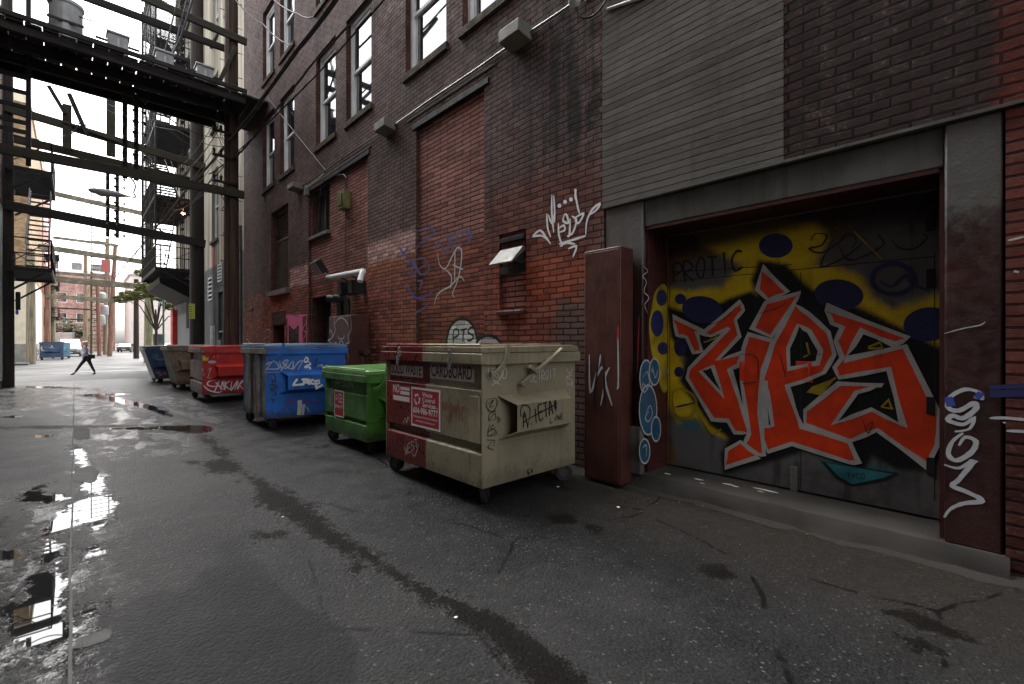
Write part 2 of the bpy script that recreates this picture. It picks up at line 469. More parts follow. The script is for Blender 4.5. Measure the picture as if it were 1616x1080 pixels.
M['maroon'] = paint('maroon_paint', (.072, .024, .018), .42, 0, var=.3, wear=.06, wearcol=(.05, .022, .018), streak=.45)
M['maroon_dk'] = paint('dark_maroon_paint', (.072, .026, .022), .38, 0, var=.4, wear=.1, wearcol=(.12, .1, .09), bump=.12, streak=.55)
M['tin'] = paint('dull_tin', (.20, .20, .19), .5, .5, var=.3, wear=.1, streak=.5)
M['lampbox'] = paint('grey_lamp_housing', (.17, .165, .15), .55, .2, var=.3, wear=.12, streak=.5)
M['black_rub'] = plain('black_rubber', (.014, .014, .014), .6)

SOOT = (.016, .014, .014)
red = (.255, .085, .058); redor = (.30, .075, .035); pinkw = (.55, .33, .30); brown = (.11, .06, .05)
ZN = [(4.0, 20, -1, 3.22, .22, red, .92), (3.3, 5.5, 2.6, 3.9, .5, (.15, .05, .036), .8), (3.4, 5.25, 2.15, 2.75, .25, redor, .8),
      (7.45, 9.4, 3.22, 3.72, .12, pinkw, .85), (7.45, 9.4, 3.0, 3.3, .16, (.30, .11, .05), .7), (12.85, 14.3, 3.2, 3.72, .12, pinkw, .8),
      (14.2, 16.8, 2.1, 3.1, .25, redor, .7), (17.5, 19.6, 2.6, 3.3, .4, (.10, .07, .06), .5),
      (3.3, 4.6, 3.9, 8, .6, SOOT, .55), (3.35, 4.15, 4.2, 5.6, .3, SOOT, .75), (4.55, 5.0, 4.8, 6.1, .35, SOOT, .5), (8.2, 9.0, 5.0, 6.0, .4, SOOT, .4),
      (-8, 1.33, 3.1, 8, .2, (.022, .015, .014), .82), (-8, .02, -1, 3.3, .15, (.13, .036, .026), .9), (-8, .03, 3.1, 4.1, .1, (.13, .03, .02), .7), (-8, .01, -1, 1.05, .15, (.05, .018, .016), .9)]
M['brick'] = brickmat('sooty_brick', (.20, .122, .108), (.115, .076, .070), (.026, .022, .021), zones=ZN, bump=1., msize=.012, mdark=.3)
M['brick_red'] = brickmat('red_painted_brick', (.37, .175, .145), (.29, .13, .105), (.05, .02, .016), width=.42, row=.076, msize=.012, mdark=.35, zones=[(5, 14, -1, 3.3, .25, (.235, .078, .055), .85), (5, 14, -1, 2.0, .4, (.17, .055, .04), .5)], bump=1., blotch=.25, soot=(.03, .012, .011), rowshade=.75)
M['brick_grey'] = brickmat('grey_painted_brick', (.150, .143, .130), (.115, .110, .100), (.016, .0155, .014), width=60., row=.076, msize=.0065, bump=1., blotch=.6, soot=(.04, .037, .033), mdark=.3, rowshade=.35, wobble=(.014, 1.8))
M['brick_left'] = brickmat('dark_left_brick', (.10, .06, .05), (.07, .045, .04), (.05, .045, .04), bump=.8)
M['brick_reveal'] = brickmat('brick_reveal', (.15, .065, .05), (.11, .05, .042), (.05, .04, .036), axis='x', bump=.8)

# ================================================================== right-hand brick building
BB = empty('brick_building', (0, 0, 0), 'long three storey sooty brick building with white windows and the graffiti loading door', 'building')
Pw = lambda u, v, d: (W + d, u, v)
Y0, Y1, TOP = -6.5, 19.4, 15.5
wins = [(15.78, 17.0), (13.95, 15.2), (11.05, 12.3), (9.2, 10.45), (6.47, 7.8), (4.7, 6.02), (1.9, 3.2), (.1, 1.4)]
holes = []
for (a, b) in wins:
    holes.append((a, b, 6.68, 9.05, .22)); holes.append((a, b, 10.25, 12.6, .22))
G1 = (14.46, 16.1, 3.22, 5.74, .3)
HL = (14.82, 15.9, .75, 2.14, .45)
P1 = (9.37, 12.83, 0, 5.64, .07); P2 = (5.47, 7.42, 0, 5.55, .06)
VT = (4.56, 5.12, 2.1, 3.2, .05)
DO = (.285, 2.743, .15, 2.89, .52)
LP, RP = 3.255, -.02              # outer edges of the door's two piers
OPN = (RP, LP, 0, 3.2, .045)       # shallow bay that holds piers and lintel
holes += [G1, HL, P1, P2, VT]
mb = MB()
wall_holes(mb, Y0, Y1, 0, TOP, holes + [OPN], M['brick'], Pw, M['brick_reveal'])
mb.face([(W, Y1, 0), (W + 9, Y1, 0), (W + 9, Y1, TOP), (W, Y1, TOP)], M['brick_left'])
mb.face([(W + 9, Y0, 0), (W, Y0, 0), (W, Y0, TOP), (W + 9, Y0, TOP)], M['brick_left'])
mb.face([(W, Y0, TOP), (W, Y1, TOP), (W + 9, Y1, TOP), (W + 9, Y0, TOP)], M['conc'])
mb.face([(W + 9, Y0, 0), (W + 9, Y1, 0), (W + 9, Y1, TOP), (W + 9, Y0, TOP)], M['brick_left'])
mb.build('brick_wall', BB, fix=False)
# parapet coping
mb = MB(); mb.box(W - .12, W + .3, Y0, Y1, TOP, TOP + .25, M['stone']); mb.build('parapet', BB, bevel=.02)
# grey painted block, a few mm proud of the brick
mb = MB(); mb.box(W - .014, W + .002, 1.33, 3.262, 3.2, 6.9, M['brick_grey'])
mb.build('grey_painted_brickwork', BB)
# bricked-up openings
def infill(name, H, hs, y_):
    mb = MB(); Pq = lambda u, v, d: (W + H[4] + d, u, v)
    wall_holes(mb, H[0], H[1], H[2], H[3], hs, M['brick_red'], Pq, M['brick_reveal'])
    o = mb.build('bricked_up_opening', BB, fix=False)
    l = MB(); l.box(W - .025, W + .06, H[0] - .12, H[1] + .12, H[3] - .005, H[3] + .09, M['dark_steel']); l.build('lintel', o, bevel=.006)
    return o
D1 = (11.5, 12.76, 0, 2.79, .55); G2 = (11.58, 12.76, 4.42, 5.60, .3)
i1 = infill('a', P1, [D1, G2], 0); tag(i1, 'red painted brick infill round the narrow black doorway')
i2 = infill('b', P2, [], 0)
mb = MB(); mb.box(W + .05, W + .06, VT[0], VT[1], VT[2], VT[3], M['brick_red']); mb.build('bricked_up_opening', BB)

# sash windows
def sash_window(a, b, z0, z1):
    x = W + .13
    f = MB(); t = .075
    f.box(x - .02, x + .1, a, a + t, z0, z1, M['white_frame']); f.box(x - .02, x + .1, b - t, b, z0, z1, M['white_frame'])
    f.box(x - .02, x + .1, a + t, b - t, z1 - t * 1.5, z1, M['white_frame']); f.box(x - .02, x + .1, a + t, b - t, z0, z0 + .06, M['white_frame'])
    o = f.build('window', BB, bevel=.006)
    zm = (z0 + z1) / 2
    for (c, d, dx) in ((z0 + .06, zm + .03, .052), (zm - .03, z1 - t * 1.5, .015)):
        s = MB(); q = .05; xx = x + dx
        s.box(xx, xx + .035, a + t, a + t + q, c, d, M['white_frame']); s.box(xx, xx + .035, b - t - q, b - t, c, d, M['white_frame'])
        s.box(xx, xx + .035, a + t + q, b - t - q, c, c + q * 1.2, M['white_frame']); s.box(xx, xx + .035, a + t + q, b - t - q, d - q * 1.2, d, M['white_frame'])
        s.build('sash', o, bevel=.004)
        g = MB(); g.box(xx + .014, xx + .02, a + t + q, b - t - q, c + q * 1.2, d - q * 1.2, M['glass']); g.build('pane', o)
    k = MB(); k.box(x + .11, x + .13, a, b, z0, z1, M['dark_in']); k.build('dark_room', o)
    s = MB(); s.box(W - .05, W + .13, a - .06, b + .06, z0 - .13, z0 - .003, M['sillb']); s.build('sill', o, bevel=.008)
M['sillb'] = brickmat('sill_brick', (.12, .075, .055), (.09, .06, .045), (.04, .038, .03), row=.3, width=.075, zones=[], bump=.8, soot=(.05, .055, .03), blotch=.6)
for (a, b) in wins:
    sash_window(a, b, 6.68, 9.05); sash_window(a, b, 10.25, 12.6)
# string course under the windows and dark rowlock heads
mb = MB()
for (a, b) in ((5.2, 7.7), (9.2, 13.0)):
    mb.box(W - .02, W + .01, a, b, 5.755, 5.80, M['stone'])
mb.build('string_course', BB, bevel=.01)

# barred window
mb = MB(); a, b, c, d, e = G1
bars = paint('rusty_bars', (.075, .045, .038), .6, .3, var=.3, wear=.3)
mb.box(W + .12, W + .2, a, a + .08, c, d, bars); mb.box(W + .12, W + .2, b - .08, b, c, d, bars); mb.box(W + .12, W + .2, a + .08, b - .08, d - .1, d, bars); mb.box(W + .12, W + .2, a + .08, b - .08, c + 1.55, c + 1.63, bars)
o = mb.build('barred_window', BB)
mb = MB(); mb.box(W + .24, W + .26, a, b, c, d, M['dark_in']); mb.build('pane', o)
mb = MB()
n = 14
for i in range(n):
    y = a + .1 + (b - a - .2) * (i + .5) / n; mb.box(W + .14, W + .165, y - .022, y + .022, c, c + 1.55, bars)
mb.build('bars', o)
mb = MB()
for i in range(9):
    t = i / 8; mb.beam((W + .15, a + .1, c + 1.63 + t * .75), (W + .15, b - .1, c + 1.63 + t * .75), .014, .02, bars)
    mb.beam((W + .15, a + .1 + t * (b - a - .2), c + 1.63), (W + .15, a + .1 + t * (b - a - .2), d - .1), .014, .02, bars)
mb.build('mesh_grille', o)
mb = MB(); mb.box(W - .12, W + .12, a - .15, b + .12, c - .17, c - .003, M['stone']); mb.build('sill', o, bevel=.015)
# small high dark window
a, b, c, d, e = G2
mb = MB(); x = W + .07 + .12; fr = paint('dark_window_frame', (.06, .05, .045), .6)
mb.box(x, x + .08, a, a + .07, c, d, fr); mb.box(x, x + .08, b - .07, b, c, d, fr); mb.box(x, x + .08, a + .07, b - .07, d - .08, d, fr); mb.box(x, x + .08, a + .07, b - .07, c, c + .06, fr); mb.box(x, x + .06, (a + b) / 2 - .03, (a + b) / 2 + .03, c + .06, d - .08, fr)
o = mb.build('boarded_window', BB)
mb = MB(); mb.box(x + .06, x + .075, a, b, c, d, paint('dirty_board', (.03, .027, .026), .8)); mb.build('board', o)
mb = MB(); mb.box(W - .03, W + .2, a - .06, b + .05, c - .09, c - .003, M['stone']); mb.build('sill', o, bevel=.01)
# doorway with a dark grey door set back
a, b, c, d, e = D1
mb = MB(); x = W + .07 + .36
gd = paint('grey_steel_door', (.05, .056, .058), .45, .3, var=.3, wear=.15)
mb.box(x, x + .06, a + .02, b - .02, .02, d - .03, gd)
mb.box(x - .02, x, a + .1, a + .5, .2, 2.5, gd); mb.box(x - .02, x, a + .66, b - .1, .2, 2.5, gd)
o = mb.build('service_door', BB, bevel=.006)
mb = MB(); mb.tube([(x - .02, a + .6, 1.0), (x - .08, a + .6, 1.0), (x - .08, a + .6, 1.15), (x - .02, a + .6, 1.15)], .012, M['steel']); mb.build('handle', o, smooth=True)
# coal hole
a, b, c, d, e = HL
mb = MB(); mb.box(W + .40, W + .44, a + .02, b - .02, c, d, M['dark_in']); mb.box(W + .05, W + .40, a, b, c, c + .04, M['maroon'])
mb.build('low_hatch', BB)
mb = MB(); mb.box(W - .02, W + .02, a - .15, b + .1, d + .003, d + .42, brickmat('hatch_head', (.10, .045, .038), (.09, .04, .035), (.05, .03, .03), bump=.7)); mb.build('hatch_lintel', BB, bevel=.01)
mb = MB(); mb.box(W - .03, W + .03, 18.2, 18.75, 2.72, 2.82, M['dark_steel']); mb.build('iron_bracket', BB, bevel=.01)

# ------------------------------------------------------------------ loading door bay
a, b, c, d, e = DO
mb = MB(); xin = W + .045
# lintel beam and overhang lip
mb.box(xin, W + .6, a + .001, b - .001, 2.89, 3.185, M['conc'])
mb.build('concrete_lintel', BB, bevel=.012)
mb = MB(); mb.box(W - .022, W + .05, RP - .5, LP + .01, 3.189, 3.215, M['conc']); mb.build('ledge', BB, bevel=.003)
t = NT('pier_paint'); x_, y_, z_ = t.sep(); n = t.noise(9, 5, .7); n2 = t.noise(2, 4)
msk = t.ramp(t.math('MULTIPLY_ADD', n, .5, z_), 2.62, 2.86)
cm = t.mix(t.ramp(n2, .3, .7), (.024, .0095, .008), (.045, .016, .0135)); cg = t.mix(n2, (.075, .072, .066), (.13, .126, .116))
n3 = t.noise(60, 4, .7); lump = t.noise(14, 4)
col = t.mix(msk, cm, cg); col = t.mix(t.ramp(n3, .64, .7, 0, .7), col, (.10, .08, .07))
M['pier'] = t.out(col, t.ramp(lump, .3, .7, .28, .6), t.bump(t.math('ADD', lump, t.math('MULTIPLY', n3, .6)), .45, .008))
def pier(y0, y1):
    mb = MB(); mb.box(xin - .03, W + .6, y0, y1, .148, 3.184, M['pier']); return mb.build('door_pier', BB, bevel=.015)
pl = pier(b, LP - .012); pr = pier(RP + .012, a)
# red inner lining of the opening
mb = MB(); lin = paint('red_door_lining', (.05, .011, .008), .6, var=.3)
mb.box(W + .07, W + .5, a + .001, a + .03, .15, 2.885, lin); mb.box(W + .07, W + .5, b - .03, b - .001, .15, 2.885, lin); mb.box(W + .05, W + .5, a + .03, b - .03, 2.855, 2.886, lin)
mb.build('door_lining', BB)
# step
random.seed(3); mb = MB(); N = 70; ph = [random.uniform(0, 6) for _ in range(6)]
rag = lambda y, f, p_: math.sin(y * f + ph[p_]) * .5 + math.sin(y * f * 2.7 + ph[p_ + 1]) * .3 + math.sin(y * f * 6.1 + ph[p_ + 2]) * .2
vs = []
for i in range(N + 1):
    y = RP - .02 + (LP - RP + .06) * i / N; x = W - .02 + .02 * rag(y, 3, 0)
    vs += [(x - .06 - .03 * rag(y, 4, 3), y, -.02), (x - .035 - .02 * rag(y, 5, 1), y, .06 + .02 * rag(y, 4, 2)), (x - .008, y, .128), (x + .006, y, .15), (x + .04, y, .154), (W + .6, y, .156)]
mb.raw(vs, [(i * 6 + k, (i + 1) * 6 + k, (i + 1) * 6 + k + 1, i * 6 + k + 1) for i in range(N) for k in range(5)], M['step']); st = mb.build('door_step', BB, smooth=True)
mb = MB(); S = Surf('x', W); 
wp = plain('chipped_white_paint', (.55, .55, .5), .7)
for i, (px, py, w, l) in enumerate([(1053, 748, 4, 12), (1103, 757, 4, 15), (1108, 763, 2, 8), (1150, 765, 5, 16), (1160, 768, 3, 10), (1208, 774, 4, 30), (1200, 776, 3, 8)]):
    p = at_g(px, py, .157); n = 9; loop = []
    for k in range(n):
        t_ = 2 * PI * k / n; rr = random.uniform(.6, 1.2)
        loop.append((p.x + .022 * rr * w / 4 * math.cos(t_), p.y + .0035 * l * rr * math.sin(t_), .1585))
    mb.face(loop, wp)
mb.build('paint_chips', st)
# low concrete guard blocks at the left pier
mb = MB(); p0 = Yw(1003); mb.box(W - .06, W + .02, b - .02, LP - .01, .14, .66, M['conc']); mb.build('pier_guard', BB, bevel=.015)

# the loading door
DX = W + .50
dm = NT('bare_door_sheet'); x_, y_, z_ = dm.sep(); n1 = dm.noise(1.5, 5, .6); n2 = dm.noise(11, 5, .65); n3 = dm.noise(1, 4, .6, dm.map(10, 10, .7))
cg = dm.mix(dm.ramp(n1, .3, .7), (.085, .082, .082), (.15, .145, .145)); cg = dm.mix(dm.ramp(n3, .5, .72, 0, .5), cg, (.04, .035, .032)); cg = dm.mix(dm.ramp(n2, .6, .7, 0, .6), cg, (.10, .06, .035))
M['door_sheet'] = dm.out(cg, .5, dm.bump(n2, .1, .003), .25)
mb = MB(); dg = .012
mid1 = at_x(1199, 545, DX).y
ys = [a + .03, mid1, b - .03]
LDs = []
for i in range(2):
    q = MB(); q.box(DX, DX + .05, ys[i] + .004, ys[i + 1] - .004, .175, 2.60, M['door_sheet']); LDs.append(q)
# both leaves as one sheeted door part
big = MB()
for q in LDs: big.raw(q.v, q.f, M['door_sheet'])
big.box(DX - .001, DX + .05, a + .03, b - .03, 2.604, 2.855, M['door_sheet'])
big.box(DX + .055, DX + .07, a, b, .15, 2.89, M['dark_in'])
door = big.build('loading_door', BB); tag(door, 'double sheet metal loading door covered by a red graffiti piece')
S = Surf('x', DX)
def doorbox(name, m, *boxes):
    hw = MB()
    for (px0, px1, py0, py1, th) in boxes:
        p = at_x(px0, py0, DX); q = at_x(px1, py1, DX)
        hw.box(DX - th, DX + .002, min(p.y, q.y), max(p.y, q.y), min(p.z, q.z), max(p.z, q.z), m)
    hw.build(name, door, bevel=.003)
reds = plain('orange_sprayed_iron', (.62, .040, .004), .5, var=.25)
doorbox('door_handle', reds, (1168, 1186, 566, 606, .006), (1170, 1174, 570, 600, .05))
doorbox('door_handle', reds, (1256, 1283, 570, 604, .006), (1277, 1281, 572, 592, .05))
for py in (350, 440, 640, 735): doorbox('hinge', M['dark_steel'], (1462, 1476, py - 14, py + 14, .016))
doorbox('bolt_plate', M['tin'], (1247, 1259, 735, 778, .014))
doorbox('hasp', M['steel'], (1042, 1056, 582, 592, .02))
seam = MB(); seamd = plain('door_seam', (.015, .013, .012), .8)
for (p, q) in (((1057, 445), (1057, 738)), ((1264, 430), (1264, 770)), ((1057, 430), (1250, 418)), ((1475, 400), (1475, 790)), ((1057, 445), (1475, 405))):
    scribble(seam, S, [p, q], .008, seamd, sub=1, taper=False)
seam.build('door_seam', door)

# ------------------------------------------------------------------ the mural on the door
S = Surf('x', DX, base=.003)
gz = lambda L: [(1000 + x / 2.16, 300 + y / 2.16) for x, y in L]
def sprayc(name, c, var=.18, rough=.42):
    t = NT(name); n = t.noise(4, 5, .6); n2 = t.noise(1, 4, .6, t.map(9, 9, .8)); n3 = t.noise(30, 4, .7)
    col = t.mix(t.ramp(n, .3, .7), sc3(c, 1 - var * 1.3), sc3(c, 1 + var)); col = t.mix(t.ramp(n2, .52, .72, 0, .35), col, sc3(c, .5)); col = t.mix(t.ramp(n3, .64, .72, 0, .4), col, sc3(c, .4))
    return t.out(col, rough, t.bump(n3, .08, .003))
mO = sprayc('orange_red_spray', (.62, .040, .004), .2); mW = sprayc('mural_white', (.40, .39, .375), .15); mK = sprayc('mural_black', (.009, .009, .01)); mY = sprayc('mural_yellow', (.34, .245, .012), .3); mB = sprayc('mural_navy', (.012, .018, .085), .3); mG = sprayc('mural_grey', (.10, .10, .105), .3); mT = sprayc('mural_teal', (.022, .15, .17), .3); mBr = sprayc('rusty_brown_spray', (.10, .045, .012), .4); mKd = sprayc('upper_dark_paint', (.022, .014, .012), .4)
mb = MB()
def poly(L, m, sm=0, jag=0):
    pts = [S.pt(*p) for p in gz(L)]
    if sm: pts = smooth_line(pts, sm, True)
    fill(mb, [pts], m, S)
Yc = [(95, 330), (180, 345), (300, 330), (370, 250), (230, 190), (200, 130), (400, 100), (480, 95), (620, 110), (660, 170), (620, 260), (700, 265), (775, 300), (810, 370), (880, 405), (1000, 370), (1060, 350), (1060, 570), (900, 530), (560, 420), (420, 500), (180, 480), (160, 560), (180, 650), (340, 820), (310, 845), (255, 820), (215, 780), (150, 790), (100, 700), (85, 560), (100, 420)]
BKc = [(115, 398), (200, 430), (330, 372), (400, 350), (422, 362), (405, 310), (428, 243), (520, 258), (610, 342), (790, 412), (900, 468), (1050, 545), (1056, 900), (1000, 955), (900, 950), (810, 900), (780, 952), (580, 885), (470, 922), (308, 968), (300, 900), (330, 845), (262, 800), (160, 650), (185, 575), (130, 500)]
yz = lambda L: [Vector((q_.y, q_.z)) for q_ in (S.pt(*p) for p in gz(L))]
ga = np.arange(a + .032, b - .03, .02); gb = np.arange(.176, 2.856, .02)
GX, GZ = np.meshgrid(ga, gb); nx, ny = len(ga), len(gb)
vv = np.stack([np.full(GX.size, DX - .0012), GX.ravel(), GZ.ravel()], 1)
ii = (np.arange(ny - 1)[:, None] * nx + np.arange(nx - 1)[None, :]).ravel()
me = bpy.data.meshes.new('painted_face'); me.from_pydata(vv.tolist(), [], np.stack([ii, ii + nx, ii + nx + 1, ii + 1], 1).tolist())
u_, v_ = vv[:, 1], vv[:, 2]
def att(nm, *ch):
    ca = me.color_attributes.new(nm, 'FLOAT_COLOR', 'POINT'); ca.data.foreach_set('color', np.stack([*ch], 1).astype(np.float32).ravel())
att('spray', field(u_, v_, [yz(Yc)], .22), field(u_, v_, [yz(BKc)], .16), field(u_, v_, [yz([(95, 560), (150, 640), (300, 780), (440, 930), (280, 945), (100, 935)]), yz([(100, 120), (420, 60), (420, 240), (280, 330), (100, 330)]), yz([(560, 110), (760, 60), (700, 260), (620, 260)])], .3), np.ones_like(u_))
att('spray_b', field(u_, v_, [yz([(110, 790), (200, 780), (330, 850), (330, 965), (250, 975), (150, 925)]), yz([(560, 200), (800, 150), (1060, 150), (1060, 420), (900, 400), (790, 300), (600, 270)]), yz([(150, 250), (390, 190), (390, 320), (200, 345), (140, 330)])], .2), field(u_, v_, [yz([(80, 60), (1100, -200), (1100, 110), (600, 130), (80, 250)])], .35), field(u_, v_, [yz([(620, 900), (900, 940), (900, 990), (740, 1010), (640, 960)]), yz([(120, 760), (240, 780), (240, 830), (180, 830)]), yz([(180, 310), (230, 330), (200, 350)])], .25), np.ones_like(u_))
t = NT('sprayed_door'); n1 = t.noise(3, 5, .65); n2 = t.noise(26, 4, .7); n3 = t.noise(1, 4, .6, t.map(10, 10, .8)); n4 = t.noise(120, 3, .8)
at1 = t.n.new('ShaderNodeAttribute'); at1.attribute_name = 'spray'; s1 = t.n.new('ShaderNodeSeparateColor'); t.link(at1.outputs['Color'], s1.inputs[0])
at2 = t.n.new('ShaderNodeAttribute'); at2.attribute_name = 'spray_b'; s2 = t.n.new('ShaderNodeSeparateColor'); t.link(at2.outputs['Color'], s2.inputs[0])
jit_ = t.math('ADD', t.math('MULTIPLY', t.math('SUBTRACT', n1, .5), .35), t.math('MULTIPLY', t.math('SUBTRACT', n4, .5), .5))
K_ = lambda f, lo=.3, hi=.7, top=1.: t.ramp(t.math('ADD', f, jit_), lo, hi, 0, top)
c_ = t.mix(t.ramp(n1, .3, .7), (.060, .058, .058), (.12, .116, .116)); c_ = t.mix(t.ramp(n3, .5, .72, 0, .55), c_, (.03, .026, .024)); c_ = t.mix(t.ramp(n2, .6, .7, 0, .5), c_, (.08, .045, .025))
c_ = t.mix(K_(s1.outputs[2], .35, .8, .8), c_, t.mix(n1, (.10, .05, .008), (.16, .085, .012)))
c_ = t.mix(K_(s2.outputs[0], .35, .75, .9), c_, t.mix(n1, (.07, .07, .075), (.16, .16, .165)))
c_ = t.mix(K_(s1.outputs[0], .28, .72), c_, t.mix(t.ramp(n1, .3, .7), (.46, .32, .008), (.68, .49, .016)))
c_ = t.mix(K_(s2.outputs[2], .4, .85, .8), c_, (.022, .13, .15))
c_ = t.mix(K_(s2.outputs[1], .3, .8, .92), c_, (.016, .009, .008))
c_ = t.mix(K_(s1.outputs[1], .22, .62), c_, (.008, .008, .009))
c_ = t.mix(t.ramp(n3, .55, .75, 0, .35), c_, (.015, .013, .012))
me.materials.append(t.out(c_, t.ramp(n2, .3, .7, .4, .65), t.bump(t.math('ADD', n2, t.math('MULTIPLY', t.noise(2.2, 2), 3)), .12, .01), 0, .25))
pf_ = bpy.data.objects.new('painted_face', me); COL.objects.link(pf_); pf_.parent = door
for (x, y, rx, ry, r) in ((485, 190, 58, 42, 0), (700, 357, 84, 52, .1), (1005, 458, 86, 58, -.1), (235, 408, 70, 46, .15), (160, 372, 19, 18, 0), (160, 535, 22, 32, 0), (155, 620, 16, 18, 0)):
    pts = [S.pt(1000 + (x + rx * math.cos(t) * math.cos(r) - ry * math.sin(t) * math.sin(r)) / 2.16, 300 + (y + rx * math.cos(t) * math.sin(r) + ry * math.sin(t) * math.cos(r)) / 2.16) for t in [2 * PI * i / 26 for i in range(26)]]
    fill(mb, [pts], mB, S)
poly([(640, 925), (700, 935), (905, 965), (860, 990), (745, 1010), (690, 985)], mK)
poly([(655, 930), (720, 940), (885, 968), (850, 982), (745, 1003), (698, 975)], mT)
ZL = [(134, 432), (242, 484), (366, 379), (375, 410), (347, 443), (362, 498), (285, 581), (366, 556), (359, 598), (329, 611), (396, 828), (345, 827), (322, 786), (270, 783), (183, 640), (190, 609), (327, 470), (264, 498), (216, 487), (233, 550), (205, 555), (181, 502), (149, 495)]
ZH = [(228, 617), (270, 601), (305, 700)]
I1 = [(440, 265), (525, 348), (460, 375), (422, 340)]
I2 = [(450, 385), (570, 350), (545, 390), (470, 500), (405, 472)]
I3 = [(392, 492), (478, 515), (440, 610), (428, 760), (446, 905), (425, 900), (378, 865), (395, 830), (368, 650), (375, 540)]
I4 = [(318, 885), (365, 858), (425, 910), (312, 946)]
PL = [(548, 390), (600, 425), (665, 485), (685, 560), (650, 622), (580, 652), (525, 668), (548, 740), (572, 805), (735, 856), (768, 930), (735, 928), (540, 865), (458, 892), (440, 850), (442, 640), (478, 520)]
PH = [(562, 460), (600, 482), (638, 548), (628, 590), (530, 610), (527, 540)]
PH2 = [(452, 650), (462, 720), (474, 802), (448, 812)]
SL = [(655, 398), (940, 505), (890, 528), (778, 480), (722, 578), (925, 533), (1045, 775), (1035, 870), (1000, 940), (830, 818), (740, 855), (585, 797), (585, 752), (700, 660), (850, 666), (760, 690), (685, 795), (812, 748), (920, 806), (870, 610), (700, 640), (685, 605), (712, 572), (690, 515), (712, 468), (678, 455)]
for L, H in ((ZL, [ZH]), (I1, []), (I2, []), (I3, []), (PL, [PH, PH2]), (I4, []), (SL, [])):
    fill(mb, [[S.pt(*p) for p in gz(q)] for q in [L] + H], mO, S)
for L in (ZL, ZH, I2, I3, I4, PL, PH, PH2, SL, I1):
    pts = []
    P_ = [S.pt(*p) for p in gz(L)]
    for i in range(len(P_)):
        p, q = P_[i], P_[(i + 1) % len(P_)]
        pts += [p, p.lerp(q, .5)]
    ribbon(mb, pts, .037, mW, S, closed=True, wob=.25)
# loose marks in the blacks and over the letters
for L in ([(600, 690), (690, 640)], [(800, 535), (840, 520), (850, 540), (800, 540)], [(845, 740), (870, 715), (880, 745), (845, 740)], [(590, 520), (600, 560), (580, 570)], [(240, 520), (280, 505), (285, 490)]):
    scribble(mb, S, gz(L), .018, mY, sub=1)
for L in ([(590, 690), (640, 700), (690, 640), (610, 670)],): poly(L, mY)
for L in ([(430, 420), (500, 400), (520, 380)], [(225, 470), (300, 445), (350, 400)], [(500, 560), (520, 640)], [(780, 780), (800, 830), (815, 790), (790, 810)], [(360, 560), (420, 570), (425, 650)], [(560, 560), (640, 560)], [(370, 660), (420, 655)]):
    scribble(mb, S, gz(L), .007, mK)
ring = [(885 + 72 * math.cos(t), 303 + 52 * math.sin(t)) for t in [2 * PI * i / 14 for i in range(14)]]
scribble(mb, S, gz(ring), .034, mB, closed=True, sub=2)
scribble(mb, S, gz([(840, 310), (880, 330), (930, 290), (950, 320), (1010, 345)]), .02, mB)
scribble(mb, S, gz([(605, 175), (620, 150), (660, 155), (640, 190), (600, 200), (640, 215), (700, 180), (730, 150), (760, 170), (745, 200)]), .014, mK)
scribble(mb, S, gz([(680, 170), (640, 260), (720, 230), (800, 165)]), .014, mK)
scribble(mb, S, gz([(700, 190), (740, 240), (850, 190), (830, 150)]), .014, mK)
scribble(mb, S, gz([(880, 170), (910, 200), (960, 200), (1000, 165), (985, 150)]), .014, mK)
scribble(mb, S, gz([(750, 140), (800, 190), (850, 240)]), .012, mY)
scribble(mb, S, gz([(135, 690), (160, 675), (205, 700), (215, 740), (190, 775), (150, 770), (135, 730), (135, 690)]), .03, mY)
scribble(mb, S, gz([(210, 735), (250, 800), (270, 830), (300, 815)]), .03, mY)
scribble(mb, S, gz([(145, 740), (210, 725)]), .02, mB)
handtag(mb, 'PROTIC', S, S.pt(*gz([(140, 318)])[0]), S.pt(*gz([(375, 270)])[0]), .22, .022, mK, slant=.1)
handtag(mb, 'TYCO', S, S.pt(*gz([(730, 985)])[0]), S.pt(*gz([(790, 985)])[0]), .05, .006, mK)
mb.build('mural', door, fix=False)

# blue bubble throw-up on the far jamb, which faces the camera
SJ = Surf('y', b - .031, base=.003)
mbl = sprayc('bubble_blue', (.018, .07, .13), .25)
mb = MB(); jz = lambda L: [(1000 + x / 2.16, 300 + y / 2.16) for x, y in L]
def blob(x, y, rx, ry, r=0):
    pts = [SJ.pt(*p) for p in jz([(x + rx * math.cos(t), y + ry * math.sin(t)) for t in [2 * PI * i / 20 for i in range(20)]])]
    return pts
for (x, y, rx, ry) in ((42, 640, 22, 60), (70, 620, 18, 45), (48, 750, 30, 85), (75, 815, 16, 42), (36, 890, 18, 42)):
    p = blob(x, y, rx, ry); fill(mb, [p], mbl, SJ); ribbon(mb, p, .018, mW, SJ, closed=True)
for L in ([(30, 640), (45, 620), (52, 660), (35, 690), (30, 660), (48, 680)], [(40, 760), (55, 735), (62, 765), (48, 790), (38, 775), (50, 755)], [(28, 880), (42, 870), (40, 910)], [(62, 600), (72, 640), (82, 610)]):
    scribble(mb, SJ, jz(L), .012, mW)
for (x, y, rx, ry) in ((95, 368, 18, 28), (82, 455, 22, 45), (98, 540, 18, 22)):
    pass
mb.build('graffiti', pl, fix=False)
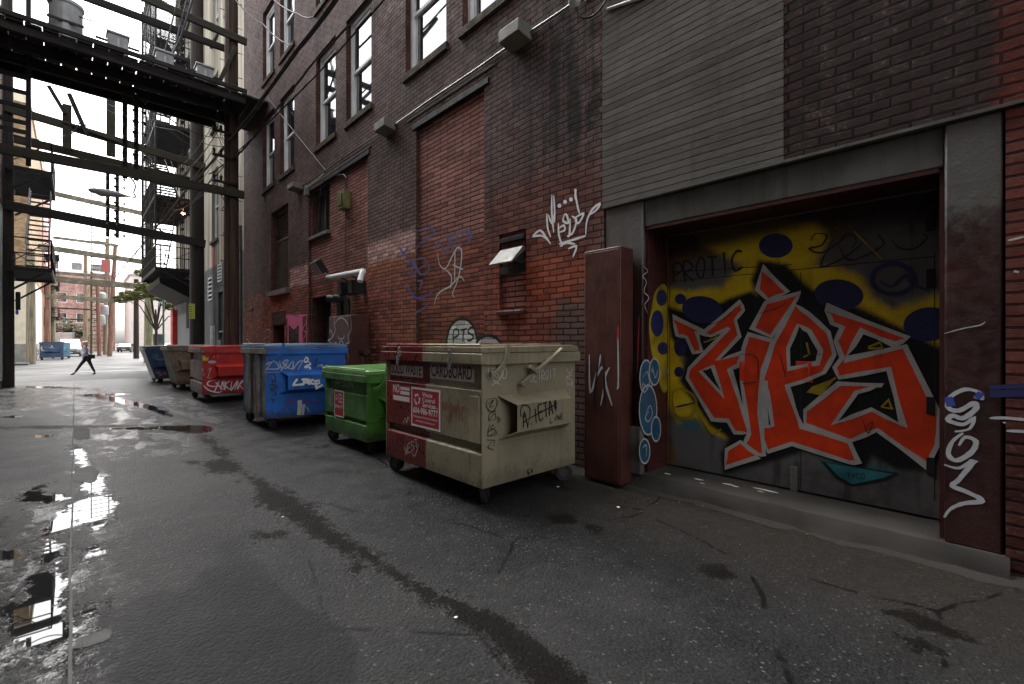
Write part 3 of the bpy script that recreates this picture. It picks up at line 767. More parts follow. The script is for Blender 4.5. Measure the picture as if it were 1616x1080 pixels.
# jamb: yellow with blue discs
mb = MB(); S2 = Surf('y', b - .031, base=.0008)
yl = [(72, 350), (100, 320), (118, 350), (122, 420), (120, 640), (100, 690), (66, 580), (52, 470), (60, 410)]
fill(mb, [smooth_line([S2.pt(*p) for p in jz(yl)], 4, True)], mY, S2)
for (x, y, rx, ry) in ((95, 368, 18, 28), (80, 455, 22, 45), (99, 540, 18, 22)):
    fill(mb, [[S2.pt(*p) for p in jz([(x + rx * math.cos(t), y + ry * math.sin(t)) for t in [2 * PI * i / 20 for i in range(20)]])]], mB, S2)
mb.build('graffiti', pl, fix=False)

# tags on the piers
SP = Surf('x', xin - .03, base=.002)
mb = MB()
handtag(mb, 'NEVTONE', SP, SP.pt(1000, 485), SP.pt(1000, 582), .085, .012, M['black_paint'], vertical=True, slant=0)
scribble(mb, SP, [(996, 590), (1005, 590)], .01, M['black_paint']); scribble(mb, SP, [(996, 596), (1005, 596)], .01, M['black_paint'])
S3 = Surf('y', b - .031, base=.0015)
scribble(mb, S3, [(1015, 420), (1022, 428), (1014, 436), (1020, 445), (1016, 460), (1024, 470), (1017, 482), (1022, 495)], .01, M['grey_white'])
scribble(mb, SP, [(1009, 500), (1007, 560), (1006, 590)], .012, M['red_spray'])
mb.build('graffiti', pl, fix=False)
mb = MB()
gw = M['grey_white']; ww = .03
g8 = lambda L: [(880 + x / 1.5, 200 + y / 1.5) for x, y in L]
for L in ([(985, 640), (1005, 645), (1000, 630), (965, 622), (930, 640), (925, 665), (950, 672), (985, 655), (990, 668), (960, 690), (935, 684), (925, 695), (960, 705), (985, 690), (975, 715), (940, 722)],
          [(960, 725), (935, 745), (925, 775), (945, 790), (980, 770), (990, 745), (965, 735), (950, 755)], [(915, 800), (950, 808), (985, 790), (950, 835), (935, 850), (970, 865), (1005, 885), (960, 892), (930, 905), (915, 925)]):
    scribble(mb, SP, g8(L), ww, gw)
scribble(mb, SP, g8([(925, 640), (932, 662)]), .05, M['blue_spray'], sub=1); scribble(mb, SP, g8([(990, 632), (1005, 640)]), .05, M['blue_spray'], sub=1)
scribble(mb, SP, g8([(915, 490), (960, 478), (1000, 470), (1012, 462)]), .008, M['grey_white'])
mb.build('graffiti', pr, fix=False)

# ------------------------------------------------------------------ tags on the brick itself
def tags(fn, base=.002, X=W):
    mb = MB(); S = Surf('x', X, base=base); fn(mb, S); mb.build('graffiti', BB, fix=False)
def t1(mb, S):
    q = lambda L: [(560 + x / 2.7, 130 + y / 2.7) for x, y in L]
    w = .03; m = M['white_paint']
    for L in ([(835, 690), (815, 660), (790, 632), (762, 655), (800, 655), (832, 685)], [(818, 560), (822, 620), (835, 660)], [(840, 480), (840, 560), (848, 640)], [(848, 482), (852, 560), (850, 600)],
              [(825, 565), (840, 600), (850, 560)], [(868, 600), (870, 650), (885, 700)], [(870, 640), (895, 630), (890, 610), (868, 625)], [(895, 560), (888, 590), (910, 600), (905, 570), (895, 560)],
              [(918, 580), (915, 650), (905, 655)], [(925, 570), (945, 590), (930, 640), (912, 655)], [(938, 455), (948, 520), (958, 560)], [(942, 455), (940, 500)], [(935, 580), (975, 560), (955, 600), (938, 590)],
              [(985, 650), (990, 590), (1015, 540), (1045, 518), (1030, 545), (995, 570)], [(870, 690), (920, 675), (985, 655)], [(875, 700), (900, 685), (940, 690)], [(910, 710), (945, 700), (930, 745)]):
        scribble(mb, S, q(L), w, m)
    for (x, y) in ((873, 527), (897, 510), (922, 500)): fill(mb, [[S.pt(560 + (x + 8 * math.cos(t)) / 2.7, 130 + (y + 9 * math.sin(t)) / 2.7) for t in [2 * PI * i / 12 for i in range(12)]]], m, S)
tags(t1)
def t2(mb, S):
    q = lambda L: [(560 + x / 2.7, 130 + y / 2.7) for x, y in L]
    for L in ([(365, 730), (375, 780), (400, 795), (430, 740), (450, 708), (468, 720), (465, 780), (450, 850), (430, 900), (440, 920)], [(400, 800), (425, 830), (420, 880)], [(430, 780), (475, 800)], [(440, 720), (438, 850)], [(350, 950), (370, 900), (420, 870), (460, 830), (480, 850)]):
        scribble(mb, S, q(L), .028, M['grey_white'])
    for L in ([(270, 640), (330, 620), (350, 650), (300, 680), (270, 720)], [(360, 720), (370, 680), (400, 730), (420, 670), (430, 720), (450, 660), (465, 710)], [(390, 665), (505, 640), (495, 690)], [(490, 625), (500, 690)],
              [(200, 705), (240, 750)], [(245, 700), (205, 750)], [(240, 780), (300, 750), (330, 800), (290, 820), (270, 780), (250, 830), (320, 770)], [(230, 850), (260, 910), (300, 920), (350, 890)], [(260, 985), (300, 970), (330, 940)], [(280, 850), (300, 850), (285, 890)], [(215, 800), (260, 760), (250, 830)]):
        scribble(mb, S, q(L), .038, M['faint_blue'] if L[0][0] > 230 else M['blue_spray'])
    for L in ([(220, 1030), (240, 990), (225, 1020)], [(210, 1060), (280, 1010), (340, 1060), (300, 1080), (280, 1030), (330, 1010), (350, 1080), (370, 1030)], [(50, 1080), (45, 1050), (70, 1035), (85, 1060), (60, 1080)]):
        scribble(mb, S, q(L), .016, M['black_paint'])
tags(t2, .063)
def t3(mb, S):   # white bubble with black outline
    e1 = [S.pt(734 + 23 * math.cos(t) * (1 if math.sin(t) < 0 else 1.05), 536 + 33 * math.sin(t)) for t in [2 * PI * i / 28 for i in range(28)]]
    e2 = [S.pt(776 + 21 * math.cos(t), 550 + 20 * math.sin(t)) for t in [2 * PI * i / 24 for i in range(24)]]
    wbk = brickmat('white_painted_brick', (.66, .66, .67), (.56, .56, .57), (.22, .2, .2), width=.42, row=.076, msize=.011, mdark=.4, soot=(.2, .2, .2), blotch=.3)
    fill(mb, [e2], wbk, S); ribbon(mb, e2, .045, M['black_paint'], S, closed=True)
    fill(mb, [e1], wbk, S); ribbon(mb, e1, .05, M['black_paint'], S, closed=True)
    handtag(mb, 'PTS', S, S.pt(720, 543), S.pt(752, 537), .2, .032, M['black_paint'], slant=.3)
tags(t3, .063)
def t4(mb, S):
    K = M['black_paint']
    q = lambda L: [(370 + x / 4.908, 380 + y / 4.908) for x, y in L]
    for L in ([(1010, 800), (1020, 680), (1050, 650), (1080, 680), (1070, 780), (1040, 800), (1020, 760)], [(1080, 730), (1110, 790), (1090, 850), (1050, 830)], [(1030, 860), (1100, 870), (1080, 930)], [(1095, 800), (1130, 830)]):
        scribble(mb, S, q(L), .025, K)
    # right of the hatch: pink patch, heart gap
    pk = [S.pt(*p) for p in q([(395, 575), (560, 570), (560, 825), (395, 825)])]
    fill(mb, [pk], M['pink_spray'], S)
    fill(mb, [[S.pt(*p) for p in q([(420, 650), (460, 690), (500, 650), (500, 800), (420, 800)])]], brickp, S)
    fill(mb, [[S.pt(*p) for p in q([(528, 590), (556, 580), (556, 820), (540, 820), (528, 760)])]], brickp2, S)
    fill(mb, [[S.pt(*p) for p in q([(396, 590), (412, 610), (412, 800), (396, 800)])]], brickp2, S)
    for L in ([(420, 480), (450, 470), (500, 490), (470, 530), (430, 520), (500, 550), (520, 500)], [(530, 500), (560, 520), (540, 560)], [(420, 560), (500, 590)]):
        scribble(mb, S, q(L), .03, M['black_paint'])
    for L in ([(535, 600), (555, 640), (530, 680), (555, 720), (535, 760), (550, 800)], [(398, 600), (410, 650), (398, 700), (410, 760)]): scribble(mb, S, q(L), .03, M['pink_spray'])
    for L in ([(230, 740), (250, 690), (280, 700), (270, 790), (240, 800), (230, 760), (275, 740)], [(90, 810), (95, 760), (130, 810)], [(110, 790), (150, 800)]): scribble(mb, S, q(L), .022, M['grey_white'])
    for L in ([(130, 520), (150, 600), (140, 700), (165, 740), (155, 560)], [(200, 480), (250, 500), (240, 600), (200, 590), (250, 560)], [(130, 735), (160, 740)]): scribble(mb, S, q(L), .05, dkr)
brickp = brickmat('bare_brick_patch', (.08, .06, .055), (.06, .05, .045), (.16, .07, .07), bump=.6); brickp2 = brickmat('bare_brick_strip', (.13, .05, .04), (.11, .045, .04), (.06, .03, .03), bump=.6)
dkr = plain('dark_red_spray', (.06, .022, .018), .7)
tags(t4)
def t5(mb, S):    # blue stripe and white marks on the brick right of the pier
    scribble(mb, S, [(1562, 622), (1640, 620)], .05, M['blue_dk'], sub=1); scribble(mb, S, [(1562, 612), (1640, 608)], .03, M['blue_dk'], sub=1)
    scribble(mb, S, [(1562, 660), (1590, 660), (1640, 665)], .02, M['grey_white']); scribble(mb, S, [(1588, 680), (1640, 682)], .02, M['grey_white'])
    scribble(mb, S, [(1590, 380), (1616, 374)], .015, M['grey_white']); scribble(mb, S, [(1608, 430), (1600, 428)], .015, M['grey_white'])
tags(t5)
# ================================================================== fixtures on the facade
def wall_lamp(px, py, w, d, h, label, name='wall_light'):
    p = at_x(px, py, W); e = empty(name, (W, p.y, p.z), label, 'wall light', 'box lights on the brick wall')
    mb = MB(); mb.prism([(-d, -h * .5), (-.002, -h * .75), (-.002, h * .5), (-d, h * .5)], 'y', -w / 2, w / 2, M['lampbox']); mb.build('housing', e, bevel=.012)
    mb = MB(); mb.prism([(-d * .94, -h * .535), (-d * .2, -h * .72), (-d * .2, -h * .69), (-d * .94, -h * .5)], 'y', -w * .42, w * .42, M['lens']); mb.build('lens', e)
    return e
M['lens'] = plain('dirty_lens', (.16, .15, .12), .4)
wall_lamp(824, 62, .40, .27, .17, 'large grey box light beside the upper white window nearest the camera')
wall_lamp(617, 203, .42, .26, .16, 'grey box light atop the sooty pier between the two tall red infills')
wall_lamp(474, 297, .46, .28, .13, 'grey box light above the barred window')

def conduit(name, pts, r, label, m, cat='conduit'):
    mb = MB(); mb.tube(pts, r, m, n=6); return tag(mb.build(name, None, smooth=True), label, cat)
cl = [(1004, 0), (945, 27), (900, 62)]
pts = [at_x(px, py, W - .03) for px, py in ((1060, -34), (1010, -3), (958, 15))]
conduit('conduit', pts, .018, 'pale conduit rising to the top of the frame above the grey painted brick', M['pvc'])
z = 5.87
conduit('conduit', [(W - .03, y, z + .006 * math.sin(y * 3)) for y in np.linspace(3.6, 8.4, 18)], .018, 'thin pale conduit running along the wall at the level of the nearest box light', M['steel'])
conduit('conduit', [(W - .03, y, 5.90 + .012 * math.sin(y * 2)) for y in np.linspace(8.45, 13.2, 18)], .013, 'thin dark conduit running above the red infill with the black doorway', M['dark_steel'])
# security camera
c = at_x(920, 12, W); e = empty('security_camera', (W, c.y, c.z), 'small white dome camera with a curled cable above the sooty brick', 'security camera')
mb = MB(); Mx = Matrix.Translation((-.17, 0, 0)) @ Matrix.Rotation(R(-70), 4, 'Y') @ Matrix.Rotation(R(25), 4, 'X'); mb.lathe([(.03, -.06), (.065, -.05), (.075, .0), (.06, .05), (.03, .07)], M['pvc'], Mx, 14); mb.build('camera_head', e, smooth=True)
mb = MB(); mb.tube([(-.002, -.1, .1), (-.1, -.05, .1), (-.16, 0, .04)], .014, M['dark_steel']); mb.box(-.02, -.001, -.16, -.04, .05, .15, M['pvc']); mb.build('bracket', e, smooth=True)
mb = MB(); mb.tube(smooth_line([(-.14, 0, -.05), (-.12, -.05, -.2), (-.08, -.2, -.25), (-.04, -.35, -.15), (-.03, -.42, .0)], 5), .012, M['black_rub']); mb.build('cable', e, smooth=True)
# junction box (mossy yellow) with its drop wire
c = at_x(541, 316, W - .05); e = empty('junction_box', (W, c.y, c.z), 'small mossy yellow junction box on the red infill below a black cable', 'junction box')
mossy = paint('mossy_yellow', (.16, .15, .05), .7, wear=.2)
mb = MB(); mb.box(-.10, .07, -.16, .16, -.22, .2, mossy); mb.build('box', e, bevel=.015)
mb = MB(); mb.box(-.13, -.10, -.10, .02, -.14, .14, paint('dark_moss', (.05, .055, .02))); mb.box(-.13, -.1, .06, .13, -.14, .14, mossy); mb.build('cover', e, bevel=.008)
mb = MB(); mb.tube(smooth_line([(0.02, 0, -.2), (.03, .02, -1), (.02, -.02, -2.2)], 6), .011, M['black_rub']); mb.tube(smooth_line([(0, -.05, .2), (-.02, -.1, .5), (0, .3, .68), (-.02, 1.2, .75), (-.02, 1.5, .3)], 6), .014, M['black_rub']); mb.build('cable', e, smooth=True)
mb = MB(); p = at_x(487, 302, W); 
e = empty('junction_box', (W, p.y, p.z), 'small grey junction box on the wall beside the high dark window', 'junction box')
mb.box(-.1, -.001, -.08, .08, -.13, .13, M['lampbox']); mb.build('box', e, bevel=.01)
mb = MB(); mb.tube([(-.1, -.05, .05), (-.1, -.9, .07), (-.1, -1.3, .1)], .012, M['pvc']); mb.build('cable', e, smooth=True)
# floodlight and white duct over the doorway
p = at_x(517, 424, W + .05)
e = empty('floodlight', (W + .07, p.y, p.z), 'square pale floodlight tilted down above the black doorway', 'floodlight')
mb = MB(); Mx = Matrix.Translation((-.25, .06, 0)) @ Matrix.Rotation(R(-35), 4, 'Y'); mb.box(-.05, .12, -.2, .2, -.17, .17, M['dark_steel'], Mx); mb.build('housing', e, bevel=.01)
mb = MB(); mb.box(-.058, -.05, -.19, .19, -.16, .16, M['tin'], Mx); mb.build('front_glass', e)
mb = MB(); mb.beam((0, 0, -.1), (-.22, .04, -.05), .05, .04, M['dark_steel']); mb.build('bracket', e)
p = at_x(520, 438, W - .3); q = at_x(572, 428, W - .3)
e = empty('vent_pipe', (W + .07, (p.y + q.y) / 2, (p.z + q.z) / 2), 'white plastic pipe with a bent end jutting out over the black doorway', 'pipe')
o0 = e.location
A = p - o0; Bq = q - o0
mb = MB(); mb.tube([A, Bq, Bq + Vector((-.05, -.10, -.04)), Bq + Vector((-.14, -.18, -.24))], .055, M['pvc'], n=14); mb.build('pipe', e, smooth=True)
mb = MB(); mb.tube([A + Vector((0, .06, -.01)), A + Vector((0, -.06, .01))], .07, M['steel'], n=14); g = Bq + Vector((-.1, -.15, -.15)); mb.tube([Bq + Vector((0, .05, -.01)), Bq + Vector((-.02, -.05, -.01))], .068, M['pvc'], n=14); mb.build('collar', e, smooth=True)
mb = MB()
for t_ in (.3, .62):
    c = A.lerp(Bq, t_); mb.beam(c, (c.x + .33, c.y, c.z - .18), .05, .03, M['dark_steel']); mb.box(c.x + .02, c.x + .34, c.y - .09, c.y + .09, c.z - .42, c.z - .14, M['dark_steel'])
mb.build('bracket', e)
# black twin elbows
p = at_x(545, 485, W - .1)
for k, (dy, s, lab) in enumerate(((.17, 1.0, 'thick black elbow pipe, farther of the two above the maroon cabinet'), (-.2, .85, 'thinner black elbow pipe, nearer of the two above the maroon cabinet'))):
    mb = MB(); mb.tube(smooth_line([(W - .15, p.y + dy, 1.95), (W - .15, p.y + dy, p.z + .05), (W - .17, p.y + dy + .04, p.z + .17), (W - .30, p.y + dy + .3, p.z + .22)], 5), .085 * s, M['black_rub'], n=12)
    tag(mb.build('elbow_pipe', None, smooth=True), lab, 'pipe', 'black elbow pipes')
# maroon cabinet with the white drawing
cf = W - .42; ya = at_x(553, 560, cf).y; yb = at_x(519, 560, cf).y
e = empty('electrical_cabinet', (W, (ya + yb) / 2, 0), 'tall maroon wall cabinet with white line drawing beside the black doorway', 'cabinet')
hh = (yb - ya) / 2; zt = at_x(553, 497, cf).z
mb = MB(); mb.box(-.42, -.002, -hh, hh, .02, zt, M['maroon']); mb.build('cabinet_body', e, bevel=.012)
mb = MB(); mb.box(-.432, -.42, -hh + .03, hh - .03, .1, zt - .03, M['maroon']); mb.build('cabinet_door', e, bevel=.004)
mb = MB(); S = Surf('x', cf - .013, e.location)
q = lambda L: [(370 + x / 4.908, 380 + y / 4.908) for x, y in L]
for L in ([(778, 575), (772, 640), (780, 700), (750, 760), (725, 770), (760, 800), (790, 790), (805, 850)], [(775, 650), (800, 610), (835, 600), (870, 630), (885, 670)], [(898, 580), (905, 680), (880, 740), (890, 790), (865, 800), (870, 860), (885, 900), (870, 980)], [(800, 730), (812, 760), (845, 755), (850, 725)],
          [(735, 720), (745, 690), (760, 740), (730, 780)], [(800, 850), (815, 790), (835, 780), (850, 840)], [(850, 880), (860, 940), (845, 980)], [(740, 800), (790, 830)], [(812, 790), (830, 820), (850, 785)]):
    scribble(mb, S, q(L), .022, M['grey_white'])
mb.build('graffiti', e, fix=False)
# hose connection
p = at_x(572, 557, W - .15); e = empty('standpipe_valve', (W, p.y, p.z), 'small maroon valve fitting on the wall next to the maroon cabinet', 'valve')
mb = MB(); mb.tube([(-.002, 0, 0), (-.2, 0, 0)], .06, M['maroon']); mb.tube([(-.14, -.13, .02), (-.14, .13, .02)], .07, M['maroon'], n=10); mb.tube([(-.14, 0, 0), (-.14, 0, -.9)], .03, M['maroon']); mb.build('valve', e, smooth=True)
mb = MB(); mb.tube([(-.2, 0, 0), (-.24, 0, 0)], .08, M['dark_steel'], n=10); mb.build('cap', e, smooth=True)

# vent hood
p = at_x(812, 388, W); e = empty('vent_hood', (W, (VT[0] + VT[1]) / 2, 0), 'dull metal exhaust hood over a red patch beside the white sprayed tag', 'vent hood')
mb = MB(); hw = .27
mb.prism([(-.25, 2.72), (-.24, 2.70), (.04, 2.92), (.04, 2.96), (-.02, 2.96)], 'y', -hw + .03, hw - .04, M['tin']); mb.build('hood', e, bevel=.004)
mb = MB(); mb.prism([(-.2, 2.735), (.03, 2.70), (.03, 2.9)], 'y', -hw + .05, -hw + .058, M['dark_steel']); mb.box(.0, .045, -hw, hw, 2.60, 2.72, M['dark_steel']); mb.build('opening', e)
mb = MB(); mb.box(-.03, .045, -hw + .02, hw - .02, 3.06, 3.12, M['dark_steel']); mb.box(.02, .046, -hw + .02, hw - .02, 2.96, 3.2, M['maroon_dk']); mb.build('cover_plate', e, bevel=.004)
mb = MB(); mb.box(-.07, .04, -hw - .02, hw + .02, 2.0, 2.06, M['maroon']); mb.build('sill', e, bevel=.01)
# tall maroon utility box next to the door pier
xf = W - .26; yA = at_x(979, 560, xf).y; yB = at_x(922, 560, xf).y
e = empty('utility_box', (W, (yA + yB) / 2, 0), 'tall maroon sheet metal box standing between the two tone bin and the loading door', 'utility box')
hh = (yB - yA) / 2
mb = MB(); mb.box(-.26, -.002, -hh, hh, .03, 2.66, M['maroon']); mb.build('box', e, bevel=.012)
mb = MB(); mb.box(-.268, -.26, -hh + .02, hh - .02, .06, 2.63, M['maroon']); mb.build('front_panel', e, bevel=.004)
mb = MB(); S = Surf('x', xf - .008, e.location)
for L in ([(930, 560), (932, 620), (945, 575), (948, 560)], [(940, 600), (950, 580), (955, 600), (948, 640)], [(962, 580), (955, 600), (966, 640)]): scribble(mb, S, L, .025, M['grey_white'])
scribble(mb, S, [(975, 520), (976, 600), (974, 615)], .02, M['grey_white']); scribble(mb, S, [(945, 565), (938, 630), (942, 650)], .03, M['black_paint']); scribble(mb, S, [(952, 560), (955, 640)], .03, M['black_paint'])
scribble(mb, S, [(976, 515), (974, 540)], .015, mO)
mb.build('graffiti', e, fix=False)

# ================================================================== dumpsters
def mat_split(name, ca, cb, ysplit, **k):
    """two colours of paint meeting at a vertical joint (local y)"""
    m = paint(name, (1, 1, 1), **k); nt = m.node_tree
    b = nt.nodes['Principled BSDF']; old = b.inputs['Base Color'].links[0].from_socket
    tc = [n for n in nt.nodes if n.type == 'TEX_COORD'][0]
    sp = nt.nodes.new('ShaderNodeSeparateXYZ'); nt.links.new(tc.outputs['Object'], sp.inputs[0])
    mp = nt.nodes.new('ShaderNodeMapRange'); mp.clamp = True; nt.links.new(sp.outputs[1], mp.inputs[0]); mp.inputs[1].default_value = ysplit - .004; mp.inputs[2].default_value = ysplit + .004
    mx = nt.nodes.new('ShaderNodeMix'); mx.data_type = 'RGBA'; nt.links.new(mp.outputs[0], mx.inputs[0]); mx.inputs[6].default_value = (*cb, 1); mx.inputs[7].default_value = (*ca, 1)
    ml = nt.nodes.new('ShaderNodeMix'); ml.data_type = 'RGBA'; ml.blend_type = 'MULTIPLY'; ml.inputs[0].default_value = 1
    nt.links.new(old, ml.inputs[6]); nt.links.new(mx.outputs[2], ml.inputs[7]); nt.links.new(ml.outputs[2], b.inputs['Base Color'])
    return m

M['caster'] = paint('grimy_caster_steel', (.07, .068, .065), .5, .5, var=.4, wear=.2)
def caster(parent, x, y, zt, r=.1, ang=0.):
    mb = MB(); ca, sa = math.cos(ang), math.sin(ang)
    Mx = Matrix.Translation((x, y, 0)) @ Matrix.Rotation(ang, 4, 'Z')
    off = .045
    mb.box(-.075, .075, -.075, .075, zt - .014, zt, M['caster'], Mx)
    for s in (-1, 1):
        vs = [(off - .04, s * .034, r * .75), (off + .04, s * .034, r * .75), (.05, s * .034, zt - .014), (-.05, s * .034, zt - .014)]
        vs2 = [(a, b_ + s * .008, c_) for a, b_, c_ in vs]
        mb.raw([Mx @ Vector(v) for v in vs + vs2], [(0, 1, 2, 3), (7, 6, 5, 4), (0, 4, 5, 1), (1, 5, 6, 2), (2, 6, 7, 3), (3, 7, 4, 0)], M['caster'])
    o = mb.build('caster', parent)
    t = MB(); Mw = Mx @ Matrix.Translation((off, 0, r)) @ Matrix.Rotation(R(90), 4, 'X')
    t.lathe([(r * .9, -.028), (r, -.02), (r, .02), (r * .9, .028)], M['black_rub'], Mw, 18); t.lathe([(r * .45, -.031), (r * .45, .031)], M['caster'], Mw, 12); t.build('tyre', o, smooth=True)
    return o

def dumpster(label, x0, x1, y0, y1, H, front, side, lid, front_style='step', slant=0., clear=.2, group='dumpsters along the brick wall', rz=0, pocket=True, lidbar=True, lidtilt=0.02):
    """steel bin: long front towards the alley (-x), fork pockets on the ends (+-y)"""
    xc, yc = (x0 + x1) / 2, (y0 + y1) / 2
    e = empty('dumpster', (xc, yc, 0), label, 'dumpster', group, rz)
    a, b, c, d = x0 - xc, x1 - xc, y0 - yc, y1 - yc
    zr = H - .17; zb = clear; hh = zr - zb
    if front_style == 'step':
        prof = [(a, zb), (a, zb + hh * .27), (a + .05, zb + hh * .30), (a + .05, zb + hh * .345), (a, zb + hh * .355), (a, zb + hh * .785), (a + .055, zb + hh * .80), (a + .055, zr + .02)]
    elif front_style == 'slant':
        prof = [(a + slant, zb), (a, zr * .99), (a, zr + .02)]
    else:
        prof = [(a + .012, zb), (a + .012, zr + .02)]
    body = MB(); poly_ = prof + [(b, zr + .02), (b, zb)]
    body.prism(poly_, 'y', c + .012, d - .012, side)
    for fi, f in enumerate(body.f):
        vs = [Vector(body.v[i]) for i in f]
        if all(v.x < a + .06 + slant * 1.01 for v in vs) and max(v.y for v in vs) - min(v.y for v in vs) > .5: body.fm[fi] = body.mi(front)
    bo = body.build('body', e, bevel=.008)
    # end plates, flush round the stepped front
    for s, yy in ((-1, c), (1, d - .012)):
        p = MB()
        pl_ = [(a + slant, zb), (a, zr), (b, zr), (b, zb)] if front_style == 'slant' else [(a, zb), (a, zr), (b, zr), (b, zb)]
        p.prism(pl_, 'y', yy, yy + .012, side); p.box(a + slant + .02, b - .01, yy - .006 * (s < 0), yy + .012 + .006 * (s > 0), zb + hh * .335, zb + hh * .35, side)
        p.build('end_plate', e, bevel=.003)
    # rim
    rm = MB(); q = .045
    rm.box(a - q, a + .02, c - q, d + q, zr, zr + .105, front); rm.box(b - .02, b + q, c - q, d + q, zr, zr + .105, side)
    rm.box(a + .02, b - .02, c - q, c + .012, zr, zr + .105, side); rm.box(a + .02, b - .02, d - .012, d + q, zr, zr + .105, side)
    rm.build('rim', e, bevel=.008)
    # lid: two leaves meeting in the middle
    zl = zr + .110
    for k, (u, v) in enumerate(((c - q + .01, (c + d) / 2 - .004), ((c + d) / 2 + .004, d + q - .01))):
        l = MB(); t_ = .055
        pr_ = [(a - q + .005, zl), (a - q + .005, zl + t_), (b - .1, zl + t_ + lidtilt), (b + .02, zl + t_ * .6 + lidtilt), (b + .02, zl)]
        l.prism(pr_, 'y', u, v, lid)
        lo = l.build('lid', e, bevel=.008)
        rb = MB()
        for j in range(3):
            yy = u + (v - u) * (j + .5) / 3; rb.beam((a + .08, yy, zl + t_ + .008), (b - .14, yy, zl + t_ + lidtilt + .006), .05, .02, lid)
        rb.build('lid_rib', lo, bevel=.004)
    if lidbar:
        bm_ = MB(); zz = zl + .075
        bm_.tube([(a - .03, d - .1, zz), (a - .03, c - .01, zz)], .014, lid, n=8)
        ar = [(a + .28, c - .062, zz + .01)]
        for t_ in np.linspace(0, 1, 8):
            an = R(5 + 80 * t_); ar.append((a + .03 + .27 * math.cos(an) ** .9 * .9, c - .062, zz - .02 - .26 * math.sin(an)))
        pts_ = ar
        for i in range(len(pts_) - 1): bm_.beam(pts_[i], pts_[i + 1], .03, .05, side, up=(1, 0, .3))
        bm_.build('lid_bar', e, bevel=.003)
    if pocket:
        for s, yy in ((-1, c), (1, d)):
            p = MB(); z0, z1 = zb + hh * .37, zb + hh * .74; pd = .17; zm = (z0 + z1) / 2
            u0, u1 = a + (b - a) * .22, a + (b - a) * .80
            zi0, zi1 = z0 + .085, z1 - .085; th = .012
            # flared sleeve: top, face and bottom plates, open at both ends
            def P_(x, dd, z): return (x, yy + s * dd, z)
            fl = .035
            for (A_, B_) in (((0.002, z1), (pd, zi1)), ((pd, zi1), (pd, zi0)), ((pd, zi0), (.002, z0))):
                vs = []
                for off in (0, -th):
                    for (dd, z) in (A_, B_):
                        nd = .7 * off if dd == pd else 0
                        for x, fx in ((u0, -1), (u1, 1)):
                            xx = x + fx * (0 if dd == pd else fl * 3)
                            vs.append(P_(xx, max(.001, dd + nd), z + (off if z > zm else -off) * .8))
                p.raw(vs, [(0, 1, 3, 2), (4, 6, 7, 5), (0, 4, 5, 1), (2, 3, 7, 6), (0, 2, 6, 4), (1, 5, 7, 3)], side)
            po = p.build('fork_pocket', e, bevel=.003)
    for (x, y, an) in ((a + slant + .12, c + .12, .6), (a + slant + .12, d - .12, 2.), (b - .14, c + .12, -.7), (b - .14, d - .12, .4)):
        caster(e, x, y, zb, .1 if clear > .16 else .08, an)
    e['dims'] = 0; del e['dims']
    return e, (a, b, c, d, zb, zr, hh)

def surfF(e, D): return Surf('x', e.location.x + D[0], e.location, base=.003)
def surfS(e, D): return Surf('y', e.location.y + D[2], e.location, base=.003)
def surfP(e, D): return Surf('y', e.location.y + D[2] - .17, e.location, base=.003)

# ---- the big two-tone bin
cR, cBg = (.125, .012, .010), (.245, .213, .142)
ys_ = at_x(672, 640, 2.82).y
x0, x1, y0, y1 = 2.82, 4.22, 3.40, 5.27
twof = mat_split('red_and_beige_paint', cR, cBg, ys_ - (y0 + y1) / 2, dent=.35, splash=.4, rough=.32, var=.18, wear=.05, streak=.4, scale=2.2)
beige = paint('beige_paint', cBg, .42, dent=.35, splash=.4, var=.16, wear=.035, wearcol=(.14, .085, .05), streak=.3, scale=2.2)
e, D = dumpster('large two tone bin, half dark red half beige, with waste and cardboard signs', x0, x1, y0, y1, 1.56, twof, beige, twof)
a, b, c, d, zb, zr, hh = D
white_s = plain('sign_white', (.62, .62, .63), .5, var=.08); red_s = plain('sign_red', (.33, .018, .022), .45, var=.12); black_s = plain('sign_black', (.02, .012, .012), .5)
def plate(S, quad, m, name, e):
    """thin sign plate from a rectangle given in photo pixels"""
    P = [S.pt(*p) for p in quad]
    mb = MB(); o = S.n * S.base; t_ = S.n * (S.base + .003)
    mb.raw([p + o for p in P] + [p + t_ for p in P], [(4, 5, 6, 7), (0, 1, 5, 4), (1, 2, 6, 5), (2, 3, 7, 6), (3, 0, 4, 7)], m)
    return mb.build(name, e)
SU = Surf('x', e.location.x + a + .055, e.location, base=.002)
def rectpx(S, px0, py0, px1, py1):
    """axis aligned rectangle on the surface from two opposite corners"""
    A = S.pt(px0, py0); B = S.pt(px1, py1)
    return A, B
